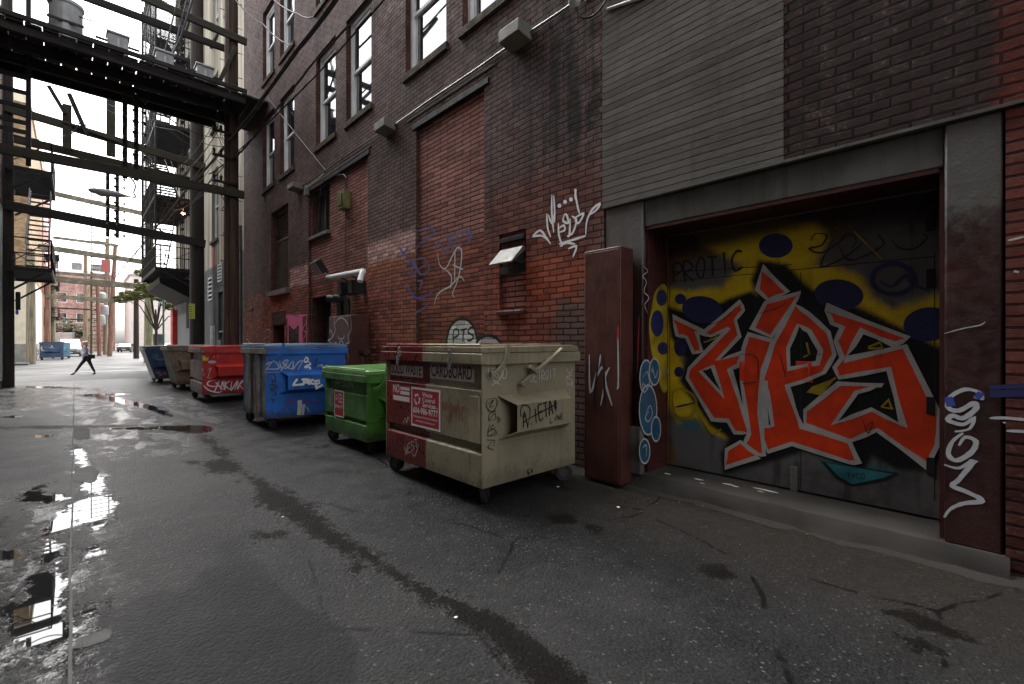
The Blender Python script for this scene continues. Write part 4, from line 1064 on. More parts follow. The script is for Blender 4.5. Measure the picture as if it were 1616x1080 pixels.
def sign(S, px0, py0t, py0b, px1, m, e, texts, border=None, name='sign_panel'):
    A = S.pt(px0, py0t); Bz = S.pt(px0, py0b).z; B = S.pt(px1, py0t)
    mb = MB(); pu = S.right; wd = (B - A).dot(pu); ht = A.z - Bz
    def cr(u, v, k): return Vector((A.x, A.y, Bz)) + pu * u + Vector((0, 0, v)) + S.n * k
    q = [(0, 0), (wd, 0), (wd, ht), (0, ht)]
    mb.raw([cr(u, v, .001) for u, v in q] + [cr(u, v, .004) for u, v in q], [(4, 5, 6, 7), (0, 1, 5, 4), (1, 2, 6, 5), (2, 3, 7, 6), (3, 0, 4, 7)], m)
    o = mb.build(name, e); S2 = Surf(S.axis, S.val, S.root, base=.0044)
    mb = MB()
    if border:
        bw, bm_ = border
        loop = [(bw, bw), (wd - bw, bw), (wd - bw, ht - bw), (bw, ht - bw)]
        fill(mb, [[cr(u, v, 0) for u, v in loop]], bm_, S2)
    for tx in texts:
        if tx[0] == 'bar':
            _, u0, v0, u1, v1, m2 = tx; fill(mb, [[cr(u * wd, v * ht, 0) for u, v in ((u0, v0), (u1, v0), (u1, v1), (u0, v1))]], m2, S2)
        elif tx[0] == 'recycle':
            _, u, v, r, m2 = tx
            for k in range(3):
                t0 = R(90 + 120 * k)
                cc = (u * wd, v * ht)
                p1 = [(cc[0] + r * math.cos(t0 + q_), cc[1] + r * math.sin(t0 + q_)) for q_ in (.52, .12, -.12, -.52)]
                ribbon(mb, [cr(*p_, 0) for p_ in ((cc[0] + r * .95 * math.cos(t0 + 1.0), cc[1] + r * .95 * math.sin(t0 + 1.0)), (cc[0] + r * math.cos(t0 + .35), cc[1] + r * math.sin(t0 + .35)))], r * .55, m2, S2, wob=0)
                ribbon(mb, [cr(*p_, 0) for p_ in ((cc[0] + r * math.cos(t0 + .25), cc[1] + r * math.sin(t0 + .25)), (cc[0] + r * .95 * math.cos(t0 - .55), cc[1] + r * .95 * math.sin(t0 - .55)))], r * .4, m2, S2, wob=0)
        else:
            s_, u, v, size, m2, sx, bold = tx
            lettering(mb, s_, S2, cr(u * wd, v * ht, 0), size, m2, sx * wd, bold)
    mb.build('lettering', o, fix=False)
    return o, wd, ht
sgw = paint('worn_sign_grey', (.58, .56, .565), .5, var=.12, wear=.02); dredt = plain('dark_red_ink', (.10, .012, .014), .5)
S = SU
o, wd, ht = sign(S, 617, 575.5, 591.5, 667.5, sgw, e, [('SOLID WASTE', .03, .2, .19, dredt, .93, .004)])
print('SW', wd, ht)
o, wd, ht = sign(S, 679, 578.5, 597, 748.5, sgw, e, [('CARDBOARD', .03, .2, .19, dredt, .93, .004)])
print('CB', wd, ht)
SF = surfF(e, D)
o, wd, ht = sign(SF, 649.5, 610.5, 671, 695, white_s, e, [('recycle', .22, .70, .056, white_s), ('Waste', .41, .79, .07, white_s, .34, .001), ('Control', .41, .66, .07, white_s, .42, .001), ('Services', .41, .53, .07, white_s, .44, .001), ('inc', .87, .53, .035, white_s, .06, 0), ('604-986-9777', .07, .345, .095, white_s, .86, .002),
    ('Recycling and Waste Disposal Services', .09, .235, .036, white_s, .82, 0), ('www.wastecontrolservices.com', .17, .13, .036, white_s, .66, 0)], border=(.022, red_s))
print('WCS', wd, ht)
o, wd, ht = sign(SF, 619, 607, 632, 648, red_s, e, [('NO', .07, .56, .14, white_s, .34, .002), ('bar', .48, .76, .96, .94, white_s), ('bar', .48, .48, .96, .68, white_s), ('bar', .08, .08, .96, .36, white_s)])
print('NO', wd, ht)
# tags
mb = MB(); S = surfP(e, D); K = M['black_paint']
handtag(mb, 'A.IETA*', S, S.pt(826, 676), S.pt(880, 650), .15, .016, K, slant=.2)
scribble(mb, S, [(832, 676), (836, 645), (824, 640), (821, 655), (830, 658)], .012, K)
scribble(mb, S, [(828, 664), (858, 648), (880, 637)], .014, K); handtag(mb, 'LINE', S, S.pt(868, 668), S.pt(888, 660), .05, .008, K)
S = surfS(e, D); gwf = plain('faint_chalk', (.46, .44, .40), .7)
handtag(mb, 'URGD', S, S.pt(769, 597), S.pt(799, 597), .10, .011, gwf, jit=.14); handtag(mb, 'X', S, S.pt(775, 609), S.pt(788, 607), .05, .011, gwf)
handtag(mb, 'DETROIT', S, S.pt(836, 603), S.pt(876, 597), .10, .01, gwf, jit=.1)
for i, ch in enumerate('VKMI'): handtag(mb, ch, S, S.pt(893, 590 + i * 11), S.pt(902, 589 + i * 11), .06, .01, gwf, jit=.14)
qk = lambda L: [(750 + x / 6.75, 540 + y / 6.75) for x, y in L]
kb = plain('black_marker', (.025, .022, .02), .5)
for L in ([(130, 610), (210, 600), (230, 660), (180, 740), (120, 700), (115, 640), (130, 610)], [(120, 660), (160, 640), (190, 620), (150, 690), (200, 680)], [(120, 740), (220, 735), (150, 760), (140, 830), (200, 760), (210, 820), (130, 840)], [(230, 790), (260, 820), (240, 850), (230, 790)],
          [(150, 900), (190, 880), (160, 920), (200, 930), (220, 980), (150, 1000)], [(150, 870), (130, 1000), (220, 950)], [(110, 1040), (200, 1050), (180, 1100)], [(120, 960), (215, 905)], [(170, 1060), (130, 1120), (200, 1150)]): scribble(mb, S, qk(L), .008, kb)
S = surfF(e, D)
q5 = lambda L: [(600 + x / 6.75, 540 + y / 6.75) for x, y in L]
rk = plain('red_marker', (.24, .04, .035), .6)
for L in ([(660, 740), (670, 640), (690, 720), (710, 640), (720, 740)], [(730, 720), (760, 650), (740, 830), (790, 680), (800, 800)], [(800, 820), (830, 670), (850, 830)], [(860, 700), (900, 700), (870, 760), (890, 860)], [(690, 760), (720, 830), (770, 840)]): scribble(mb, S, q5(L), .012, rk)
for L in ([(240, 880), (270, 810), (285, 860), (300, 800), (320, 850)],): scribble(mb, S, q5(L), .01, gwf)
handtag(mb, 'WEST', S, S.pt(640, 717), S.pt(660, 706), .09, .009, gwf, slant=.4, jit=.12); scribble(mb, S, [(650, 712), (655, 720), (662, 700)], .009, gwf)
mb.build('graffiti', e, fix=False)
# bright welded corner post on the front
mb = MB(); p = at_x(741, 640, x0) - e.location; q_ = at_x(757, 640, x0) - e.location
mb.box(a - .012, a + .002, q_.y, p.y, zb + hh * .36, zb + hh * .74, beige); mb.build('corner_plate', e, bevel=.004)
# lock bar across the end
mb = MB(); S = surfS(e, D); A = S.pt(815, 606) + S.n * .06; Bq = S.pt(878, 550) + S.n * .08; mid = S.pt(832, 590) + S.n * .07
mb.beam(A, Bq, .022, .05, beige, up=(0, 1, 0)); mb.build('lock_bar', e, bevel=.003)
mb = MB(); m2 = S.pt(834, 583); mb.beam(m2 + S.n * .0, m2 + S.n * .12, .05, .03, beige); mb.beam(S.pt(826, 578) + S.n * .09, S.pt(838, 588) + S.n * .09, .04, .04, beige, up=(0, 1, 0)); mb.beam(A, A + Vector((.05, 0, -.02)), .022, .05, beige, up=(0, 1, 0)); mb.build('pivot_bracket', e, bevel=.003)
mb = MB(); p = S.pt(835, 743); Mx = Matrix.Translation(p) @ Matrix.Rotation(R(90), 4, 'X'); mb.lathe([(.034, 0), (.034, .035), (.022, .035), (.022, .01)], beige, Mx, 16); mb.build('drain_plug', e, smooth=True)
# chains hanging over the rim
def chain(e, px, py0, py1, X):
    mb = MB(); p0 = at_x(px, py0, X) - e.location; p1 = at_x(px - 3, py1, X) - e.location
    n = 7
    for i in range(n):
        t_ = i / (n - 1); c_ = p0.lerp(p1, t_) + Vector((0, .02 * math.sin(i * 2.1), 0)); r_ = .022; L_ = []
        for k in range(11):
            an = 2 * PI * k / 10; u_, v_ = r_ * .6 * math.cos(an), r_ * 1.2 * math.sin(an)
            L_.append(c_ + (Vector((0, u_, v_)) if i % 2 else Vector((u_, .3 * u_, v_))))
        mb.tube(L_, .0065, M['steel'], n=5, cap=False)
    mb.build('chain', e, smooth=True)
chain(e, 630, 552, 572, x0 - .065); chain(e, 711, 552, 580, x0 - .065)

# ---- green bin
grn = paint('green_paint', (.055, .21, .028), .42, dent=.35, splash=.8, var=.25, wear=.1, wearcol=(.09, .07, .04), streak=.4); grnf = paint('worn_green_front', (.05, .15, .036), .45, dent=.35, splash=.6, var=.4, wear=.16, wearcol=(.13, .075, .05), streak=.5); grl = paint('pale_green_lid', (.15, .30, .10), .4, var=.25, wear=.08)
e, D = dumpster('low green bin with a red notice and a curved lid handle', 2.98, 4.25, 6.12, 7.6, 1.20, grnf, grn, grl, clear=.19)
SF = surfF(e, D)
sign(SF, 528, 615, 656, 543, white_s, e, [('recycle', .25, .72, .035, white_s), ('Waste', .46, .80, .06, white_s, .34, .001), ('Control', .46, .67, .06, white_s, .40, .001), ('Services', .46, .54, .06, white_s, .42, .001), ('604-986-9777', .1, .33, .07, white_s, .8, .001)], border=(.02, red_s))
sign(SF, 519, 612, 640, 526, paint('peeled_sticker', (.16, .19, .16), .6, wear=.3), e, [])
mb = MB(); handtag(mb, 'AFSON', Surf('x', e.location.x + D[0] + .055, e.location, base=.003), *[Surf('x', e.location.x + D[0] + .055, e.location).pt(*p) for p in ((530, 607), (557, 612))], .08, .012, gwf, jit=.15); mb.build('graffiti', e, fix=False)

# ---- blue bin
blu = paint('blue_paint', (.022, .125, .46), .42, dent=.35, splash=.8, var=.28, wear=.05, wearcol=(.03, .045, .07), streak=.35); grw = paint('bare_weathered_steel', (.22, .225, .225), .5, .35, dent=.35, splash=.8, var=.5, wear=.2, wearcol=(.12, .07, .05), streak=.75); blul = paint('blue_grey_lid', (.11, .20, .33), .42, var=.35, wear=.12)
e, D = dumpster('blue bin with a bare grey front panel and white tags', 2.5, 3.97, 9.1, 10.62, 1.56, grw, blu, blul, front_style='flat', clear=.22)
mb = MB(); S = surfS(e, D); q4 = lambda L: [(380 + x / 6, 540 + y / 6) for x, y in L]; wt = M['white_paint']
for L in ([(235, 270), (310, 180), (360, 250), (235, 255)], [(300, 180), (260, 200), (240, 215)], [(365, 180), (390, 250), (450, 170)], [(440, 200), (400, 240), (370, 290)], [(455, 180), (430, 170), (400, 200), (440, 235), (420, 250), (405, 240)], [(490, 180), (450, 240), (490, 250), (500, 190)], [(500, 180), (490, 260), (545, 190), (580, 185), (530, 280)]): scribble(mb, S, q4(L), .022, M['grey_white'])
for L in ([(610, 150), (600, 180), (620, 190), (635, 165), (620, 145), (605, 160)], [(630, 180), (660, 210), (620, 225), (610, 240), (650, 240), (655, 260), (615, 270)], [(625, 260), (625, 310)]): scribble(mb, S, q4(L), .034, wt)
for L in ([(250, 330), (300, 300), (330, 340), (290, 380), (330, 370), (260, 350)], [(260, 420), (300, 400), (340, 430), (280, 450), (330, 410)], [(270, 480), (310, 460), (330, 500), (290, 500)], [(280, 540), (310, 545), (300, 580)]): scribble(mb, S, q4(L), .016, M['black_paint'])
for L in ([(430, 570), (500, 550), (640, 560), (780, 590)], [(400, 620), (450, 600), (500, 590)]): scribble(mb, S, q4(L), .045, plain('faint_magenta', (.12, .05, .25), .6))
scribble(mb, S, q4([(555, 550), (558, 600), (548, 690)]), .075, M['pvc'], sub=2, taper=False); scribble(mb, S, q4([(600, 590), (590, 630), (585, 690)]), .05, M['pvc'], sub=3, taper=False)
scribble(mb, S, q4([(620, 610), (650, 660)]), .012, M['pvc'])
scribble(mb, S, q4([(215, 290), (760, 275)]), .006, gwf, sub=1); scribble(mb, S, q4([(730, 250), (740, 220), (790, 240), (760, 210), (770, 250)]), .016, gwf); scribble(mb, S, q4([(690, 240), (720, 150)]), .04, plain('dark_blue_smear', (.012, .05, .22), .5), sub=1)
S = surfP(e, D)
for L in ([(535, 350), (500, 405), (580, 400)], [(575, 355), (640, 355), (620, 375), (570, 410)], [(600, 350), (590, 410)], [(625, 380), (660, 400)], [(650, 350), (645, 405)], [(690, 355), (650, 380), (700, 400)], [(750, 365), (710, 370), (715, 395), (750, 385)], [(715, 400), (715, 435), (775, 405)], [(700, 360), (720, 430)]): scribble(mb, S, q4(L), .04, wt, sub=3, taper=False)
for L in ([(500, 420), (520, 440), (545, 415)], [(640, 430), (660, 415)]): scribble(mb, S, q4(L), .014, M['black_paint'])
mb.build('graffiti', e, fix=False)
SF = surfF(e, D)
mb = MB()
for L in ([(396, 600), (398, 640)], [(403, 590), (405, 650)],): scribble(mb, SF, L, .1, plain('rust_run', (.13, .06, .05), .7), sub=3)
mb.build('rust_stain', e, fix=False)
# ribs of the grey front
mb = MB()
for yy in (-.35, .25): mb.box(D[0] - .03, D[0] + .012, yy - .04, yy + .04, D[4], D[5], grw)
mb.build('front_rib', e, bevel=.006)

# ---- red bin
rd = paint('red_paint', (.46, .022, .016), .4, dent=.35, splash=.8, var=.2, wear=.05, wearcol=(.12, .05, .045), streak=.3); rdf = paint('worn_pink_grey_front', (.22, .17, .16), .5, .1, dent=.35, splash=.8, var=.4, wear=.2, wearcol=(.14, .04, .035), streak=.6)
e, D = dumpster('bright red bin with a yellow sticker and big white scrawl', 2.44, 3.9, 14.45, 16.2, 1.50, rdf, rd, rd, clear=.22)
mb = MB(); S = surfS(e, D); q9 = lambda L: [(220 + x / 8.98, 530 + y / 8.98) for x, y in L]
for L in ([(910, 705), (980, 770), (1100, 805), (1170, 790)], [(1090, 630), (1000, 640), (960, 690), (1040, 720), (1130, 700)], [(1130, 640), (1060, 800)], [(1080, 660), (1180, 770)], [(1150, 770), (1180, 650), (1200, 770)], [(1215, 640), (1210, 770)], [(1280, 640), (1215, 700), (1290, 770)], [(1310, 640), (1300, 770), (1390, 640), (1350, 770)], [(1400, 640), (1390, 760), (1440, 650), (1480, 640), (1420, 700), (1490, 770)], [(1480, 660), (1560, 640)], [(1520, 650), (1510, 780), (1600, 700)]): scribble(mb, S, q9(L), .032, wt)
fill(mb, [[S.pt(*p) for p in q9([(892, 285), (985, 280), (975, 352), (895, 355)])]], plain('yellow_sticker', (.60, .48, .04), .5), S)
fill(mb, [ell(S, *q9([(1030, 373)])[0], 6.5, 2.4)], plain('lilac_sticker', (.5, .42, .5), .5), S)
for L in ([(1050, 295), (1060, 300)], [(1105, 292), (1115, 296)]): scribble(mb, S, q9(L), .05, plain('pink_sticker', (.6, .25, .25), .5), sub=1)
for L in ([(880, 480), (900, 470), (890, 520)], [(970, 490), (1010, 460), (980, 560), (970, 600), (1020, 590)], [(900, 560), (930, 540)]): scribble(mb, S, q9(L), .016, gwf)
scribble(mb, S, q9([(1180, 240), (1240, 280), (1300, 240), (1430, 190)]), .03, plain('dark_red_bar', (.16, .012, .01), .5), sub=1)
mb.build('graffiti', e, fix=False)

# ---- tan and navy bins at the far end
tan = paint('rusty_tan_paint', (.20, .155, .105), .6, dent=.35, splash=.8, var=.4, wear=.3, wearcol=(.10, .055, .035), streak=.5); tanf = paint('dull_grey_front', (.19, .175, .155), .6, var=.35, wear=.15, streak=.5)
e, D = dumpster('rusty tan bin with sloping front standing between the red and navy bins', 2.25, 3.75, 18.9, 20.5, 1.50, tanf, tan, tanf, front_style='slant', slant=.25, clear=.2, lidbar=False)
nav = paint('navy_paint', (.022, .055, .15), .5, dent=.35, splash=.8, var=.4, wear=.15, wearcol=(.05, .055, .06), streak=.5); navf = paint('pale_grey_front', (.30, .30, .29), .55, var=.25, wear=.1); blk = plain('black_plastic_lid', (.012, .012, .014), .45)
e, D = dumpster('navy bin with black plastic lid, farthest of the row by the grey building', 1.95, 3.6, 22.6, 24.3, 1.46, navf, nav, blk, front_style='slant', slant=.34, clear=.18, lidbar=False)
mb = MB(); S = surfS(e, D)
for L in ([(180, 300), (220, 270), (260, 290), (200, 320), (240, 310)],): scribble(mb, S, q9(L), .04, plain('green_tag', (.05, .2, .08), .6))
for L in ([(300, 510), (250, 520), (310, 550), (270, 575)], [(340, 560), (360, 520), (380, 560)]): scribble(mb, S, q9(L), .05, plain('dull_pink_tag', (.35, .12, .13), .6))
mb.build('graffiti', e, fix=False)
# ================================================================== ground
# wetness: shapes seen on the pavement, as outlines in ground coordinates
zA = lambda L: [at_g(x / 3.485, 540 + y / 3.485) for x, y in L]
zB = lambda L: [at_g(x / 2.02, 800 + y / 2.02) for x, y in L]
zC = lambda L: [at_g(800 + x / 1.98, 720 + y / 1.98) for x, y in L]
POOL = [zA([(385, 565), (455, 575), (470, 650), (520, 700), (580, 740), (592, 830), (500, 838), (470, 800), (490, 740), (440, 650), (400, 620)]),
        zA([(392, 890), (500, 850), (600, 838), (640, 880), (600, 990), (540, 1025), (410, 975)]),
        zA([(60, 890), (170, 800), (310, 760), (300, 790), (230, 810), (385, 865), (250, 885), (100, 890)]),
        zA([(300, 715), (380, 708), (450, 712), (380, 730)]), zA([(330, 970), (400, 960), (400, 1000), (230, 1060), (240, 1030)]),
        zB([(130, 65), (235, 0), (240, 60), (180, 100), (230, 140), (180, 190), (222, 240), (190, 275), (225, 330), (235, 395), (180, 440), (130, 470), (110, 440), (20, 420), (0, 380), (0, 295), (60, 295), (90, 230), (150, 190), (110, 160), (130, 110)]),
        zB([(-200, 120), (0, 130), (130, 150), (60, 165), (-200, 160)]), zB([(-250, 300), (0, 290), (60, 320), (0, 400), (-300, 420)]), zB([(255, 130), (320, 120), (340, 150), (270, 170)]), zB([(250, 340), (300, 310), (350, 290), (330, 330), (270, 350)]),
        zA([(490, 480), (700, 468), (900, 460), (1100, 455), (1180, 468), (1165, 492), (1090, 505), (900, 490), (700, 482)]),
        zA([(70, 240), (200, 242), (440, 250), (460, 262), (300, 256), (70, 250)]), zA([(400, 290), (560, 285), (700, 320), (860, 350), (980, 410), (940, 425), (860, 390), (700, 345), (520, 310)]),
        zA([(560, 284), (700, 284), (700, 291), (560, 291)]), zA([(-100, 410), (130, 405), (110, 418), (-100, 420)]), zA([(180, 515), (300, 510), (280, 522), (190, 525)]), zA([(520, 252), (600, 290), (640, 330), (580, 300)])]
DAMP = [zA([(380, 250), (520, 250), (760, 330), (1000, 400), (1000, 470), (1060, 560), (1020, 620), (900, 640), (760, 600), (640, 640), (520, 640), (380, 560), (380, 400)]),
        zA([(-200, 850), (100, 900), (380, 880), (400, 1080), (380, 1300), (-400, 1500), (-400, 900)]), zB([(0, 0), (230, 0), (360, 0), (330, 130), (380, 400), (330, 600), (-300, 600), (-300, 0)]),
        zA([(-200, 240), (450, 240), (500, 330), (300, 360), (-200, 400)]), zA([(900, 300), (1100, 330), (1200, 450), (1100, 440), (900, 380)])]
STREAM = [zA([(-100, 466), (400, 462), (880, 457), (880, 464), (400, 471), (-100, 478)]), zA([(1095, 508), (1150, 520), (1250, 610), (1260, 640), (1200, 625), (1130, 550)]), zA([(1130, 655), (1240, 640), (1330, 690), (1320, 730), (1200, 720), (1160, 690)]), zA([(1040, 655), (1100, 655), (1080, 668)]),
          zA([(1290, 765), (1320, 765), (1310, 785)]), zA([(1340, 720), (1430, 750), (1560, 830), (1640, 920), (1700, 1050), (1580, 960), (1450, 880), (1400, 790)]),
          zB([(860, -30), (980, 0), (1100, 100), (1190, 130), (1290, 215), (1420, 270), (1500, 330), (1610, 375), (1700, 470), (1900, 600), (1700, 560), (1560, 420), (1400, 310), (1240, 215), (1100, 140), (960, 70), (870, 10)]),
          zB([(830, 85), (900, 80), (910, 98), (850, 98)]), zB([(1100, 190), (1150, 195), (1130, 210)]), zC([(0, 530), (60, 560), (140, 620), (260, 713), (320, 760), (120, 760), (60, 650), (0, 590)]),
          zC([(130, 185), (190, 183), (215, 205), (180, 215), (140, 205)]), zC([(255, 215), (290, 220), (310, 240), (280, 250), (255, 235)]), zC([(630, 340), (680, 345), (700, 365), (680, 385), (640, 370)]), zC([(1140, 465), (1250, 480), (1400, 540), (1500, 580), (1450, 590), (1250, 530), (1160, 500)]), zC([(1190, 545), (1300, 570), (1380, 620), (1290, 610), (1200, 575)])]
t = NT('wet_asphalt'); x_, y_, z_ = t.sep()
at = t.n.new('ShaderNodeAttribute'); at.attribute_name = 'wet'; A = t.n.new('ShaderNodeSeparateColor'); t.link(at.outputs['Color'], A.inputs[0])
pool, stream, damp = A.outputs[0], A.outputs[1], A.outputs[2]
n_big = t.noise(.45, 4, .6); n_mid = t.noise(2.2, 5, .62); n_grit = t.noise(60, 4, .8); n_f = t.noise(12, 5, .65); n_s = t.noise(1, 5, .62, t.map(3.2, 1.1, 1))
vor = t.n.new('ShaderNodeTexVoronoi'); vor.inputs['Scale'].default_value = 48; t.link(t.tc.outputs['Object'], vor.inputs['Vector'])
vg = t.n.new('ShaderNodeSeparateColor'); t.link(vor.outputs['Color'], vg.inputs[0])
vor2 = t.n.new('ShaderNodeTexVoronoi'); vor2.inputs['Scale'].default_value = 130; t.link(t.tc.outputs['Object'], vor2.inputs['Vector'])
vg2 = t.n.new('ShaderNodeSeparateColor'); t.link(vor2.outputs['Color'], vg2.inputs[0])
stone = t.math('MULTIPLY', t.ramp(vg.outputs[0], .86, .97), t.ramp(vor.outputs['Distance'], .42, .3))
base = t.mix(t.ramp(n_big, .3, .7), (.012, .012, .0125), (.042, .0415, .041))
base = t.mix(t.ramp(n_mid, .35, .7, 0, .6), base, (.013, .013, .014))
base = t.mix(t.ramp(vg2.outputs[1], .3, 1, 0, .55), base, (.060, .060, .060))
base = t.mix(t.ramp(n_grit, .48, .66, 0, .85), base, (.005, .005, .005))
base = t.mix(t.ramp(n_f, .55, .72, 0, .5), base, (.045, .045, .044))
base = t.mix(t.math('MULTIPLY', stone, .75), base, (.16, .155, .145))
# brownish dry dust towards the wall
wallm = t.ramp(t.math('MULTIPLY_ADD', n_mid, 1.1, x_), 3.3, 4.9)
base = t.mix(t.math('MULTIPLY', wallm, .65), base, t.mix(n_f, (.030, .025, .020), (.058, .049, .040)))
# cracks
wv_ = t.n.new('ShaderNodeMix'); wv_.data_type = 'VECTOR'; wv_.inputs[0].default_value = .12; t.link(t.tc.outputs['Object'], wv_.inputs[4]); nz = t.n.new('ShaderNodeTexNoise'); nz.inputs['Scale'].default_value = 2.5; nz.inputs['Detail'].default_value = 5; t.link(t.tc.outputs['Object'], nz.inputs['Vector']); t.link(nz.outputs['Color'], wv_.inputs[5])
vc = t.n.new('ShaderNodeTexVoronoi'); vc.feature = 'DISTANCE_TO_EDGE'; vc.inputs['Scale'].default_value = .75; t.link(wv_.outputs[1], vc.inputs['Vector'])
crack = t.math('MULTIPLY', t.ramp(vc.outputs['Distance'], .004, .012, 1, 0), t.ramp(n_mid, .47, .56))
base = t.mix(t.math('MULTIPLY', crack, .85), base, (.004, .004, .004))
# repairs: smoother dark patches
patch = t.ramp(t.noise(.6, 3, .4, t.map(1, .5, 1, loc=(3, 1, 0))), .60, .62)
base = t.mix(t.math('MULTIPLY', patch, .7), base, (.012, .012, .013))
jag = t.math('MULTIPLY', t.math('SUBTRACT', t.math('ADD', t.math('MULTIPLY', n_f, .5), t.math('MULTIPLY', n_s, .5)), .5), 1.5)
jag2 = t.math('MULTIPLY', t.math('SUBTRACT', n_grit, .5), .55)
pw = t.ramp(t.math('ADD', t.math('ADD', pool, jag), jag2), .36, .54)
sw = t.ramp(t.math('ADD', t.math('ADD', stream, t.math('MULTIPLY', jag, 1.25)), t.math('MULTIPLY', jag2, 1.5)), .34, .52)
dw = t.ramp(t.math('ADD', damp, t.math('MULTIPLY', jag, 1.3)), .35, .9)
film = t.math('MULTIPLY', dw, t.ramp(t.math('ADD', n_s, t.math('ADD', t.math('MULTIPLY', t.math('SUBTRACT', n_grit, .5), .55), t.math('MULTIPLY', t.math('SUBTRACT', n_f, .5), .5))), .44, .56))         # thin broken water film
col = t.mix(t.math('MULTIPLY', dw, .55), base, (.010, .010, .011))
col = t.mix(t.math('MULTIPLY', sw, .85), col, (.0050, .0040, .0032))
col = t.mix(pw, col, (.006, .006, .006))
rg = t.ramp(n_mid, .3, .7, .50, .72)
rg = t.mix(dw, rg, .27); rg = t.mix(film, rg, .10); rg = t.mix(sw, rg, .16); rg = t.mix(pw, rg, .015)
h = t.math('ADD', t.math('MULTIPLY', n_grit, .6), t.math('MULTIPLY', vor.outputs['Distance'], -.5)); h = t.math('ADD', h, t.math('MULTIPLY', n_f, .45))
dry = t.math('SUBTRACT', 1., t.math('MAXIMUM', pw, t.math('MAXIMUM', t.math('MULTIPLY', sw, .45), t.math('MULTIPLY', film, .88))))
bmp = t.n.new('ShaderNodeBump'); bmp.inputs['Distance'].default_value = .035; t.link(t.math('MULTIPLY', h, dry), bmp.inputs['Height']); bmp.inputs['Strength'].default_value = 1.
moist = t.math('MULTIPLY', t.ramp(t.math('MULTIPLY_ADD', n_mid, 1.4, x_), 3.6, 2.0), t.ramp(n_mid, .3, .65, .55, 1)); rg = t.mix(t.math('MULTIPLY', moist, .8), rg, .34); rg = t.mix(film, rg, .10); rg = t.mix(sw, rg, .5); rg = t.mix(pw, rg, .015)
spc = t.mix(moist, .05, .27); spc = t.mix(film, spc, .6); spc = t.mix(sw, spc, .04); spc = t.mix(pw, spc, .75)
M['asphalt'] = t.out(col, rg, bmp.outputs[0], 0, spc)

def grid_sheet(name, xs, ys, z, m, kind='structure', wet=True):
    nx, ny = len(xs), len(ys)
    X, Y = np.meshgrid(xs, ys); vs = np.stack([X.ravel(), Y.ravel(), np.full(X.size, z)], 1)
    i = (np.arange(ny - 1)[:, None] * nx + np.arange(nx - 1)[None, :]).ravel()
    fs = np.stack([i, i + 1, i + nx + 1, i + nx], 1)
    me = bpy.data.meshes.new(name); me.from_pydata(vs.tolist(), [], fs.tolist()); me.materials.append(m)
    if wet:
        ca = me.color_attributes.new('wet', 'FLOAT_COLOR', 'POINT')
        px, py = vs[:, 0], vs[:, 1]
        sc_ = np.clip(.10 + py * .022, .12, .6)
        a = np.stack([field(px, py, POOL, sc_ * 1.7), field(px, py, STREAM, sc_ * 2.2), field(px, py, DAMP, sc_ * 4), np.ones_like(px)], 1)
        ca.data.foreach_set('color', a.astype(np.float32).ravel())
    o = bpy.data.objects.new(name, me); COL.objects.link(o); tag(o, kind=kind); return o
XL = -1.85
ys_ = np.concatenate([np.arange(-9, .6, .3), np.arange(.6, 9, .055), np.arange(9, 16, .09), np.arange(16, 27.01, .16)])
grid_sheet('alley_pavement', np.concatenate([np.arange(XL, 3.4, .055), np.arange(3.4, W + .6, .11)]), ys_, 0.0, M['asphalt'])
M['ground'] = concrete('far_asphalt', (.05, .05, .05), var=.3, bump=.2, streak=.2, scale=.5)
M['walk'] = concrete('pale_concrete', (.05, .0495, .048), var=.2, bump=.15, streak=.1, scale=.8)
t = NT('street_surface'); n1 = t.noise(.5, 5, .6, t.map(.6, 2.2, 1)); n2 = t.noise(60, 3, .7); n3 = t.noise(3, 4)
c_ = t.mix(t.ramp(n1, .35, .65), (.018, .018, .018), (.045, .045, .0445)); c_ = t.mix(t.ramp(n2, .5, .8, 0, .4), c_, (.1, .1, .1))
M['street'] = t.out(c_, t.ramp(n1, .4, .6, .85, .5), t.bump(n2, .25, .008), 0, .2)
def sheet(name, x0, x1, y0, y1, z, m):
    mb = MB(); mb.face([(x0, y0, z), (x1, y0, z), (x1, y1, z), (x0, y1, z)], m); return tag(mb.build(name, fix=False), kind='structure')
sheet('ground', -900, 900, -900, 900, -.012, M['ground'])
sheet('sidewalk', XL - 40, 60, 26.9, 31.5, .004, M['walk'])
sheet('street', -80, 80, 31.5, 47.5, -.004, M['street'])
sheet('far_alley_pavement', -2.4, 7, 47.5, 160, -.004, M['street'])
mb = MB(); mb.box(-60, -2.4, 47.5, 51.5, -.1, .12, M['walk']); mb.box(7, 60, 47.5, 51.5, -.1, .12, M['walk']); tag(mb.build('far_sidewalk', bevel=.03), kind='structure')
# concrete gutter strip and its joint, straight down the lane
mb = MB(); random.seed(4)
gm = concrete('gutter_concrete', (.030, .030, .029), var=.6, bump=.8, streak=.1, scale=6, rough=.8)
for (x0_, y0_, w_, l_) in ((.0, 2.05, .17, .22), (-.01, 2.62, .15, .18), (.0, 3.3, .14, .12), (.0, 7.2, .2, .9), (-.02, 10.5, .22, 1.4)):
    n = 18; loop = []
    for k in range(n):
        t_ = 2 * PI * k / n; q_ = random.uniform(.8, 1.1)
        loop.append((max(-.012, x0_ + w_ / 2 + w_ * .55 * q_ * max(-1, min(1, 1.25 * math.cos(t_)))), y0_ + l_ / 2 + l_ * .55 * q_ * max(-1, min(1, 1.25 * math.sin(t_))), .003))
    mb.face(loop, gm)
tag(mb.build('gutter', fix=False), kind='structure')
mb = MB(); pts = [(-.02 + .006 * math.sin(y * 2.3) + random.uniform(-.003, .003), y) for y in np.arange(-1, 26.8, .22)]
jm = plain('joint_filler', (.045, .045, .043), .8, var=.5, spec=.15)
